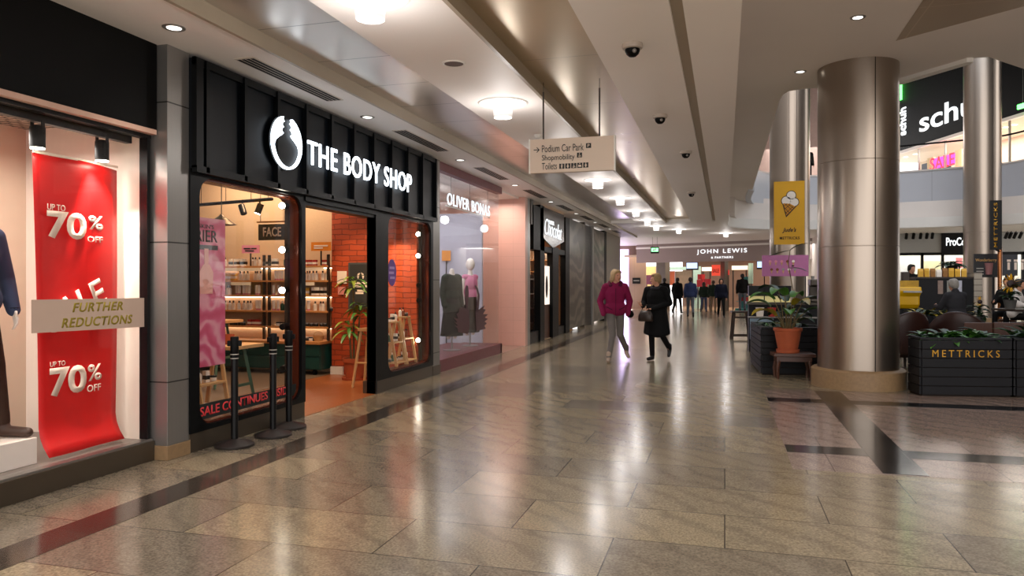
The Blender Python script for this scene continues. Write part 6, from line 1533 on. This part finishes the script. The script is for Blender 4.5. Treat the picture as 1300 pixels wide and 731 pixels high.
# pink sale screen
scn = thing('sale_screen', 'bright pink window screen with red SALE letters in the shoe shop upstairs', 'screen', onS(1197, 205, .4), kind='thing')
p, q = onS(1185, 214, .4), onS(1213, 194, .4); s_a = (Vector((p.x, p.y, 0))-A0).dot(SU); s_b = (Vector((q.x, q.y, 0))-A0).dot(SU)
b = MB(); sbox(b, s_a, s_b, .4, .5, p.z, q.z); b.build('display', glow('magenta_screen', (.9, .05, .55), .8), scn)
b = MB(); sbox(b, s_a-.5, s_a, .38, .52, 4.9, q.z+.1); sbox(b, s_b, s_b+.5, .38, .52, 4.9, q.z+.1); b.build('stand', mat('cream_stand', '#e8cf9a', .5), scn)
p, q = onS(1181, 217, .2), onS(1212, 206, .2); s_a = (Vector((p.x, p.y, 0))-A0).dot(SU); s_b = (Vector((q.x, q.y, 0))-A0).dot(SU)
text('lettering', 'SALE', S(s_a, .2, p.z), SU, UZ, s_b-s_a, .62, glow('red_letters', (1, .03, .06), .7), scn, .02, .01)
gw = struct(thing('window_8', 'glass front of the upstairs shoe shop', 'window', S(4, .05, 4.9)))
b = MB()
for s_ in (0, 2.2, 4.4, 6.6, 8.8, 11): sbox(b, s_-.03, s_+.03, .02, .1, 4.9, 8.5)
b.build('mullion', M['steel'], gw)
for i, px in enumerate((1150, 1162, 1220, 1277, 1288)):
    p = onS(px, 172 if px < 1200 else 160, 1.2); b = MB(); b.lathe([(0, 0), (.11, 0), (.11, .02)], (p.x, p.y, 8.48), 14); tag(b.build('store_downlight', bpy.data.materials['store_downlight_glow']), 'small warm downlight in the upstairs shoe shop', 'light', 'shoe shop downlights', 'thing')
b = MB(); p = onZ(1286, 111, 12.2) if False else S(9.5, -3.0, 0); b.lathe([(0, -.02), (.3, -.02), (.34, 0)], (11.3, 32.4, 12.2), 20); tag(b.build('ceiling_downlight', M['lampglow']), 'bright round downlight in the dark upper ceiling', 'light', kind='thing')
# shoe racks seen through the glass, left
rk_ = thing('shoe_rack', 'dark shoe rack behind the upstairs glass left of the pink screen', 'rack', S(1.2, 1, 4.9), kind='thing')
b = MB(); sbox(b, .2, 2.6, 1.4, 1.5, 4.9, 7.9); b.build('back_panel', mat('dark_blue_rack', '#27303c', .5, var=.3, scale=6), rk_)
for z in (5.6, 6.2, 6.8, 7.4): b = MB(); sbox(b, .2, 2.6, 1.0, 1.4, z, z+.04); b.build('shelf', M['darksteel'], rk_)
# ================================================================== PEOPLE
SKIN = mat('skin', '#c58f73', .5, var=.05); 
CL = {k: mat('cloth_'+k, c, .8, var=.12, scale=14, spec=.2) for k, c in dict(pink='#78133f', darkpink='#4e0e2b', grey='#6a6460', black='#060607', black2='#0b0b0c', navy='#14172a', blue='#2f3a5e', jeans='#4b5570', slate='#5d6068', tan='#8a7560', green='#1f2c22', white='#cfc9c4', denim='#3b4560', brown='#3a261e', pinktop='#d47fa2', charcoal='#2a2a2e').items()}
HAIR = {k: mat('hair_'+k, c, .6, var=.3, scale=30) for k, c in dict(blond='#a98b62', light='#8f744e', dark='#17110e', grey='#8d8983', brown='#3a271a').items()}
SHOE = {k: mat('shoe_'+k, c, .5, var=.1) for k, c in dict(tan='#9f8a79', black='#0d0c0c', brown='#3b241a').items()}
def V(*a): return Vector(a)
BASE = dict(neck=V(0, .0, 1.44), head=V(0, -.015, 1.585), shR=V(-.175, 0, 1.385), shL=V(.175, 0, 1.385), elR=V(-.235, .03, 1.10), elL=V(.235, .03, 1.10), wrR=V(-.225, -.06, .865), wrL=V(.225, -.06, .865),
            hipR=V(-.09, 0, .90), hipL=V(.09, 0, .90), knR=V(-.10, -.02, .49), knL=V(.10, -.02, .49), anR=V(-.10, .02, .085), anL=V(.10, .02, .085), toR=V(-.115, -.14, .03), toL=V(.115, -.14, .03))
def hand(mb, wr, d, n_, side, fine=True, curl=.5):
    """palm and five bent fingers; d = direction of the fingers, n_ = palm normal, side = +1/-1 for the thumb"""
    d = d.normalized(); n_ = (n_ - d*n_.dot(d)).normalized(); s_ = d.cross(n_)*side
    pc = wr + d*.045
    for k in range(4): mb.cap(wr+s_*(.024-.016*k)*.7, wr+d*.085+s_*(.028-.019*k), .013, .0115, 6)
    for k, L_ in enumerate((.066, .075, .070, .055)):
        p0 = wr+d*.085+s_*(.028-.019*k); d1 = (d*cos(curl*.6)+n_*sin(curl*.6)).normalized(); d2 = (d*cos(curl*1.5)+n_*sin(curl*1.5)).normalized()
        p1 = p0+d1*L_*.5; mb.cap(p0, p1, .0095, .0088, 6); mb.cap(p1, p1+d2*L_*.5, .0088, .0075, 6)
    t0 = wr+d*.025+s_*.03; t1 = t0+(d*.6+s_*.7+n_*.3).normalized()*.04; mb.cap(t0, t1, .012, .0105, 6); mb.cap(t1, t1+(d*.9+s_*.2+n_*.4).normalized()*.032, .0105, .008, 6)
def person(label, loc, rz, h=1.70, J=None, head_rz=0, head_tilt=0, hair='dark', hairlen='short', top='black', toplen='hip', bottom='black2', shoe='black', hood=False, skirt=None, hands=(1, 1), vox=.016, group=None, cat='person', nm='person', skin=None, seated=False, detail=False, extra=None, fingers=None):
    P = {k: v.copy() for k, v in BASE.items()}
    for k, v in (J or {}).items(): P[k] = V(*v)
    s = h/1.70; skin = skin or SKIN
    t = thing(nm, label, cat, loc, rz, group, 'thing'); t.scale = (s, s, s)
    HM = Matrix.Rotation(head_rz, 4, 'Z') @ Matrix.Rotation(head_tilt, 4, 'X'); hc = P['head']
    def H(x, y, z): return hc + (HM @ V(x, y, z))
    b = MB()
    b.ell(hc, (.073, .092, .112), 18, M=HM); b.ell(H(0, -.022, -.055), (.052, .06, .055), 14, M=HM); b.ell(H(0, .02, .02), (.076, .085, .09), 14, M=HM)
    b.cap(H(0, -.088, .005), H(0, -.108, -.022), .010, .014, 8); b.ell(H(0, -.088, -.052), (.026, .012, .008), 10, M=HM); b.ell(H(0, -.078, -.09), (.022, .02, .018), 8, M=HM)
    b.ell(H(0, -.083, .03), (.048, .012, .01), 10, M=HM)
    for sx in (-1, 1): b.ell(H(sx*.075, .005, -.01), (.012, .02, .032), 8, M=HM)
    b.cap(P['neck']-V(0, 0, .06), H(0, .01, -.07), .058, .052, 12)
    b.ell((P['shR']+P['shL'])/2-V(0, 0, .16), (.15, .095, .20), 14); b.ell((P['hipR']+P['hipL'])/2+V(0, 0, .10), (.155, .10, .16), 14)
    b.cap((P['shR']+P['shL'])/2-V(0, 0, .05), (P['hipR']+P['hipL'])/2+V(0, 0, .1), .10, .11, 12)
    for q in 'RL':
        b.cap(P['sh'+q], P['el'+q], .046, .038, 10); b.cap(P['el'+q], P['wr'+q], .037, .025, 10)
        b.cap(P['hip'+q], P['kn'+q], .078, .054, 10); b.cap(P['kn'+q], P['an'+q], .053, .036, 10); b.cap(P['an'+q]-V(0, 0, .03), P['to'+q], .034, .026, 8)
    for i, q in enumerate('RL'):
        if hands[i]:
            d = (P['wr'+q]-P['el'+q]).normalized(); nn = V(.9 if q == 'R' else -.9, .2, -.2)
            if fingers and q in fingers: d, nn = V(*fingers[q][0]), V(*fingers[q][1])
            hand(b, P['wr'+q], d, nn, 1 if q == 'R' else -1)
    blob(b, 'body', skin, t, .006 if detail else vox*.8, 2)
    if detail:
        for sx in (-1, 1):
            b = MB(); b.ell(H(sx*.031, -.0825, .012), (.012, .007, .007), 10, M=HM); b.build('eye', M['ink'], t, local=True, smooth='all')
        b = MB(); b.ell(H(0, -.098, -.052), (.022, .006, .006), 10, M=HM); b.build('lips', mat('lips', '#8e4a44', .5), t, local=True, smooth='all')
    # hair
    b = MB(); b.ell(H(0, .025, .035), (.086, .092, .098), 16, M=HM); b.ell(H(0, .05, -.01), (.08, .065, .085), 14, M=HM); b.ell(H(0, -.03, .085), (.07, .06, .038), 14, M=HM)
    for sx in (-1, 1): b.ell(H(sx*.07, .0, .02), (.022, .055, .07), 10, M=HM)
    if hairlen in ('bob', 'long'):
        for sx in (-1, 1): b.ell(H(sx*.078, .005, -.02), (.03, .06, .085), 12, M=HM); b.ell(H(sx*.055, -.045, .07), (.03, .04, .035), 10, M=HM)
        b.ell(H(0, .065, -.06), (.085, .05, .09), 14, M=HM)
    if hairlen == 'long': b.ell(H(0, .085, -.16), (.10, .05, .15), 14, M=HM)
    blob(b, 'hair', HAIR[hair], t, .010 if detail else vox, 2)
    # trousers
    hipc = (P['hipR']+P['hipL'])/2
    b = MB(); b.ell(hipc+V(0, 0, .06), (.165, .112, .14), 14)
    for q in 'RL': b.cap(P['hip'+q], P['kn'+q], .088, .064, 12); b.cap(P['kn'+q], P['an'+q]+V(0, 0, .02), .062, .05 if not seated else .06, 12)
    blob(b, 'trousers', CL[bottom], t, vox, 2)
    # shoes
    for q in 'RL':
        d = (P['to'+q]-P['an'+q]); b = MB(); heel = P['an'+q]-V(0, 0, .045)
        fd = V(d.x, d.y, 0).normalized() if V(d.x, d.y, 0).length > .01 else V(0, -1, 0)
        b.cap(P['an'+q]+V(0, 0, .08), P['an'+q]-V(0, 0, .02), .048, .046, 10); b.cap(heel-fd*(-.0)+V(0, 0, .005), P['to'+q]+V(0, 0, .008), .042, .036, 10); b.cap(heel+V(0, 0, -.002)-fd*.025, heel+V(0, 0, .01), .034, .036, 10)
        blob(b, 'shoe', SHOE[shoe], t, vox*.8, 2)
    # upper garment
    shc = (P['shR']+P['shL'])/2; b = MB()
    b.ell(shc-V(0, 0, .12), (.195, .135, .20), 16); b.ell(shc*.5+hipc*.5+V(0, 0, .03), (.185, .13, .22), 16); b.cap(P['shR']+V(.02, 0, 0), P['shL']-V(.02, 0, 0), .075, .075, 12)
    b.cap(P['neck']-V(0, -.01, .05), P['neck']+V(0, .015, .025), .085, .068, 14)
    for i, q in enumerate('RL'):
        end = P['wr'+q] + (P['wr'+q]-P['el'+q]).normalized()*(.0 if hands[i] else .06)
        b.cap(P['sh'+q], P['el'+q], .072, .062, 12); b.cap(P['el'+q], end, .062, .046, 12)
    if toplen == 'hip':
        b.ell(hipc+V(0, 0, .10), (.20, .145, .17), 16); b.cap(hipc+V(-.08, 0, .06), hipc+V(.08, 0, .06), .13, .13, 12)
    blob(b, 'jacket' if not skirt else 'coat_top', CL[top], t, vox, 3)
    if skirt:
        zt, zb, wt, wb = skirt; rings = []
        for i in range(11):
            f = i/10; z = zt+(zb-zt)*f; w_ = wt+(wb-wt)*f; c_ = hipc.lerp((P['knR']+P['knL'])/2, f*.9); ring = []
            for k in range(28):
                a = 2*pi*k/28; rr_ = 1+.05*f*sin(a*7+f*2); ring.append((c_.x+w_*cos(a)*rr_, c_.y+w_*.74*sin(a)*rr_, z + .03*f*sin(a*2+1)))
            rings.append(ring)
        b = MB(); b.loft(rings); o = b.build('coat_skirt', CL[top], t, local=True, smooth='all'); m_ = o.modifiers.new('s', 'SUBSURF'); m_.levels = m_.render_levels = 1
    if hood:
        b = MB(); b.tube([P['neck']+V(.115*cos(a), .10*sin(a)+.03, .0+.05*sin(a)) for a in [R(x) for x in range(-60, 241, 20)]], [.022]+[.04]*14+[.022], 10); o = blob(b, 'hood', CL['darkpink'], t, vox, 2)
    return t, P, s

# two women walking towards the camera
g = onZ(781, 458.5, 0)
t, P, s = person('woman in a magenta jacket and grey trousers walking and looking right, hands in pockets', (g.x, g.y, 0), R(12), 1.73, hair='blond', hairlen='bob', top='pink', bottom='grey', shoe='tan', hood=True, hands=(0, 0), vox=.012, detail=True, head_rz=R(38), head_tilt=R(2),
    J=dict(elR=(-.275, .07, 1.12), elL=(.275, .07, 1.12), wrR=(-.235, -.06, .93), wrL=(.235, -.06, .93), knR=(-.055, -.10, .50), anR=(-.13, -.22, .085), toR=(-.15, -.37, .035), hipL=(.09, .03, .90), knL=(.10, .06, .49), anL=(.235, .34, .17), toL=(.26, .20, .06), neck=(0, -.02, 1.44), head=(.01, -.035, 1.585)))
b = MB(); b.tube([(0, -.148, 1.36), (0, -.155, 1.2), (0, -.152, 1.0), (0, -.150, .86)], .006, 6); b.build('zip', CL['darkpink'], t, local=True)
for sx in (-1, 1):
    b = MB(); b.prism([(-.055, 0), (.055, 0), (.055, .02), (-.055, .02)], (sx*.115, -.150, .98), (1, 0, sx*.5), (0, 0, 1), (0, .015, 0)); b.build('pocket_flap', CL['darkpink'], t, local=True)
hb = thing('shoulder_bag', 'small black bag at the left hip of the woman in magenta', 'bag', (g.x+.26, g.y+.16, .86), kind='thing')
b = MB(); b.ell((0, 0, .03), (.075, .11, .075), 14); blob(b, 'body', CL['black'], hb, .012, 1)
b = MB(); b.tube([(0, -.08, .08), (-.05, -.05, .22), (-.16, -.03, .48)], .008, 6); b.build('strap', CL['black'], hb, local=True, smooth=True)

g = onZ(833, 457.5, 0)
t, P, s = person('short haired woman in a long black coat walking and turning to the woman in magenta', (g.x, g.y, 0), R(-14), 1.66, hair='light', hairlen='short', top='black', toplen='long', bottom='black2', shoe='black', skirt=(1.12, .47, .19, .27), hands=(1, 1), vox=.012, detail=True, head_rz=R(-62), head_tilt=R(4),
    J=dict(elR=(-.26, .03, 1.13), elL=(.265, .02, 1.13), wrR=(-.20, -.19, 1.07), wrL=(.02, -.25, 1.02), knR=(-.07, -.06, .50), anR=(-.08, .0, .085), toR=(-.11, -.15, .03), knL=(.12, .02, .49), anL=(.17, .30, .20), toL=(.19, .20, .08)), fingers={'R': ((-.5, -.6, .35), (.3, -.4, .8)), 'L': ((-.9, -.3, -.05), (.1, .2, -1))})
b = MB(); b.tube([(.09*cos(a), .085*sin(a)+.0, 1.43+.02*sin(a)) for a in [2*pi*i/14 for i in range(15)]], .034, 10); blob(b, 'scarf', CL['charcoal'], t, .012, 2)
hb = thing('handbag', 'dark brown handbag hanging from the arm of the woman in the black coat', 'bag', (g.x-.17, g.y-.30, .76), R(-14), kind='thing')
rings = []
for z, w_, d_ in ((0, .13, .05), (.02, .15, .065), (.12, .14, .06), (.2, .10, .035)): rings.append([(w_*cos(2*pi*k/20), d_*sin(2*pi*k/20), z) for k in range(20)])
b = MB(); b.loft(rings); b.build('body', mat('dark_brown_leather', '#2b1d16', .4), hb, local=True, smooth='all')
b = MB(); b.tube([(-.08, 0, .19), (-.05, 0, .28), (.0, 0, .31), (.05, 0, .28), (.08, 0, .19)], .008, 6); b.build('handle', M['blackmatt'], hb, local=True, smooth=True)

# people farther away
def far(label, px, py, ytop, rz, **kw):
    g = onZ(px, py, 0); k = 1.5/(py-358); hh = 1.5 + (358-ytop)*k
    return person(label, (g.x, g.y, 0), rz, min(1.9, hh), vox=.024, **kw)
WALKA = dict(knR=(-.09, -.16, .50), anR=(-.10, -.20, .10), toR=(-.11, -.36, .05), knL=(.09, .08, .49), anL=(.10, .30, .14), toL=(.11, .18, .04))
WALKB = dict(knL=(.09, -.16, .50), anL=(.10, -.20, .10), toL=(.11, -.36, .05), knR=(-.09, .08, .49), anR=(-.10, .30, .14), toR=(-.11, .18, .04))
far('person in a bulky black coat striding away behind the woman in the long black coat', 860, 398.5, 352.5, R(160), hair='dark', top='black', toplen='hip', bottom='black2', skirt=(1.05, .72, .21, .25), J=WALKA)
far('person in black walking close behind the long black coat', 843.5, 399, 353, R(180), hair='dark', top='black2', bottom='black', J=WALKB)
far('man in a blue top and light grey trousers walking away', 876.5, 403.5, 352, R(185), hair='dark', top='blue', bottom='slate', shoe='black', J=WALKB)
far('person in dark clothes and pale jeans beside the blue shirt man', 893.5, 397, 358, R(170), hair='brown', hairlen='bob', top='green', bottom='jeans', J=WALKA)
far('woman in black jacket and black trousers walking towards the camera', 915.5, 403.5, 353.5, R(5), hair='dark', hairlen='bob', top='navy', bottom='black2', J=WALKB)
far('person in a dark jacket and grey trousers standing by the teal display', 942.5, 397, 347, R(190), hair='dark', top='black2', bottom='slate', shoe='black')
far('child sized figure in dark green behind the walking woman in black', 905.5, 397.5, 356, R(170), hair='brown', top='green', bottom='tan')
# cafe: server and seated customers
def at_y(px, Y): return onY(px, 358, Y).x
person('cafe server in black leaning over the counter', (at_y(1157, 21.6), 21.6, .22), R(20), 1.74, hair='dark', top='black', bottom='black2', vox=.024, head_rz=R(10), J=dict(elR=(-.28, -.10, 1.14), wrR=(-.22, -.34, 1.12), elL=(.28, -.10, 1.14), wrL=(.20, -.34, 1.12)))
cbox('floor', 3.6, 5.0, 21.2, 22.2, 0, .22, M['darkwood'], 'low platform behind the cafe counter')
SIT = dict(hipR=(-.09, .1, .52), hipL=(.09, .1, .52), knR=(-.11, -.32, .52), knL=(.11, -.32, .52), anR=(-.11, -.36, .085), anL=(.11, -.36, .085), toR=(-.12, -.52, .03), toL=(.12, -.52, .03), shR=(-.175, .06, 1.0), shL=(.175, .06, 1.0), neck=(0, .04, 1.06), head=(0, -.0, 1.205), elR=(-.25, -.04, .76), elL=(.25, -.04, .76), wrR=(-.17, -.26, .78), wrL=(.17, -.26, .78))
def bar_stool(lab, x, y, H=.62):
    t = thing('bar_stool', lab, 'stool', (x, y, 0), kind='thing')
    b = MB(); b.lathe([(0, H-.05), (.17, H-.05), (.18, H-.02), (.16, H), (0, H)], (0, 0, 0), 22); b.build('seat', M['brownwood'], t, local=True, smooth=True)
    for k in range(4):
        a = pi/4+k*pi/2; b = MB(); b.tube([(.12*cos(a), .12*sin(a), H-.05), (.2*cos(a), .2*sin(a), 0)], .014, 6); b.build('leg', M['blackpowder'], t, local=True)
def lift(J_, dz): return {k: (v[0], v[1], v[2]+dz) for k, v in J_.items()}
x = at_y(1212, 16.3)
bar_stool('stool under the seated grey haired person', x, 16.4, .64); person('seated grey haired person in a dark jacket, back to the camera, at a cafe table', (x, 16.4, 0), R(205), 1.70, J={**lift(SIT, .24), 'anR': (-.11, -.30, .32), 'anL': (.11, -.30, .32), 'toR': (-.12, -.46, .27), 'toL': (.12, -.46, .27)}, hair='grey', top='charcoal', bottom='black2', vox=.022, seated=True)
x = at_y(1281, 19.0)
bar_stool('stool under the dark jacketed customer behind the sunflower', x, 19.1, .66); person('dark jacketed customer seated behind the sunflower', (x, 19.1, 0), R(-40), 1.72, J=lift(SIT, .26), hair='dark', top='black2', bottom='black', vox=.024, seated=True)
x = at_y(1297, 18.2)
bar_stool('stool under the customer in white at the right edge', x, 18.3, .64); person('customer in a white top leaning forward at the right edge', (x, 18.3, 0), R(60), 1.70, J=lift(SIT, .24), hair='dark', top='white', bottom='black2', vox=.024, seated=True)
# person upstairs between the columns
p = onZ(1024.5, 213, 4.9)
person('silhouetted person upstairs between two steel columns', (onY(1025.5, 200, 36.0).x, 36.0, 4.9+1.0), R(20), 1.75, hair='dark', top='black', bottom='black2', vox=.03)
cbox('floor', 1.4, 5.5, 35.2, 37.5, 4.9, 5.9, M['plaster2'], 'raised upper landing')
cbox('wall_back', .7, 4.6, 39.5, 39.7, 4.9, 12.2, mat('pink_upper_wall', '#b39a92', .6), 'pinkish upper wall behind the landing')

# ================================================================== MANNEQUINS
MANQ = mat('mannequin_white', '#e6ddd2', .4, var=.03)
t, P, s = person('mannequin in a denim jacket and dark brown trousers on the white plinth', (-5.12, 3.96, .36), R(90), 1.80, nm='mannequin', cat='mannequin', hair='dark', top='denim', bottom='brown', shoe='brown', skin=MANQ, vox=.014, J=dict(anL=(.22, -.02, .085), toL=(.26, -.20, .03), knL=(.16, -.03, .49), elL=(.30, .05, 1.10), wrL=(.27, -.06, .88)))
b = MB(); b.tube([(.27+.034*cos(a), -.06+.034*sin(a), .895) for a in [2*pi*i/12 for i in range(13)]], .008, 6); b.build('bracelet', M['black'], t, local=True, smooth=True)
# pink vest mannequin on a stand, and a coated dress form beside it, in the boutique
def form(lab, loc, rz, top, bottom, head, skirt, sleeves):
    t = thing('mannequin', lab, 'mannequin', loc, rz, kind='thing')
    b = MB(); b.lathe([(0, 0), (.17, 0), (.17, .012), (.02, .02), (.015, .02), (.015, .9)], (0, 0, 0), 20); b.build('stand', M['steel'], t, local=True, smooth=True)
    b = MB(); b.ell((0, 0, 1.27), (.155, .10, .20), 16); b.ell((0, 0, .98), (.15, .105, .16), 16); b.cap((0, 0, 1.2), (0, 0, 1.52), .10, .045, 12)
    for sx in (-1, 1): b.cap((sx*.16, 0, 1.38), (sx*.20, .02, 1.1), .042, .036, 10); b.cap((sx*.20, .02, 1.1), (sx*.20, -.05, .86), .036, .025, 10)
    for sx in (-1, 1): b.cap((sx*.08, 0, .9), (sx*.08, 0, .25), .07, .04, 10)
    blob(b, 'torso', MANQ, t, .016, 2)
    if head: b = MB(); b.ell((0, -.01, 1.66), (.085, .10, .13), 18); b.build('head', MANQ, t, local=True, smooth='all')
    b = MB(); b.ell((0, 0, 1.27), (.18, .125, .19), 16); b.ell((0, 0, 1.05), (.165, .12, .16), 16); b.cap((-.15, 0, 1.4), (.15, 0, 1.4), .06, .06, 12)
    if sleeves:
        for sx in (-1, 1): b.cap((sx*.17, 0, 1.38), (sx*.215, .02, 1.1), .068, .06, 12); b.cap((sx*.215, .02, 1.1), (sx*.215, -.04, .86), .06, .05, 12)
        b.ell((0, 0, .8), (.20, .14, .2), 14)
    blob(b, 'top', CL[top], t, .016, 2)
    rings = []
    for i in range(9):
        f = i/8; rings.append([((.15+(skirt-.15)*f)*cos(2*pi*k/24)*(1+.04*f*sin(k*pi/2)), (.11+(skirt*.75-.11)*f)*sin(2*pi*k/24), 1.0-.72*f) for k in range(24)])
    b = MB(); b.loft(rings); b.build('skirt', CL[bottom], t, local=True, smooth='all')
    return t
form('mannequin with a white head in a pink vest and black skirt', (-5.0, 14.3, .2), R(60), 'pinktop', 'black', True, .22, False)
form('headless mannequin in a dark green coat and black skirt', (-5.0, 13.25, .2), R(60), 'green', 'black2', False, .24, True)
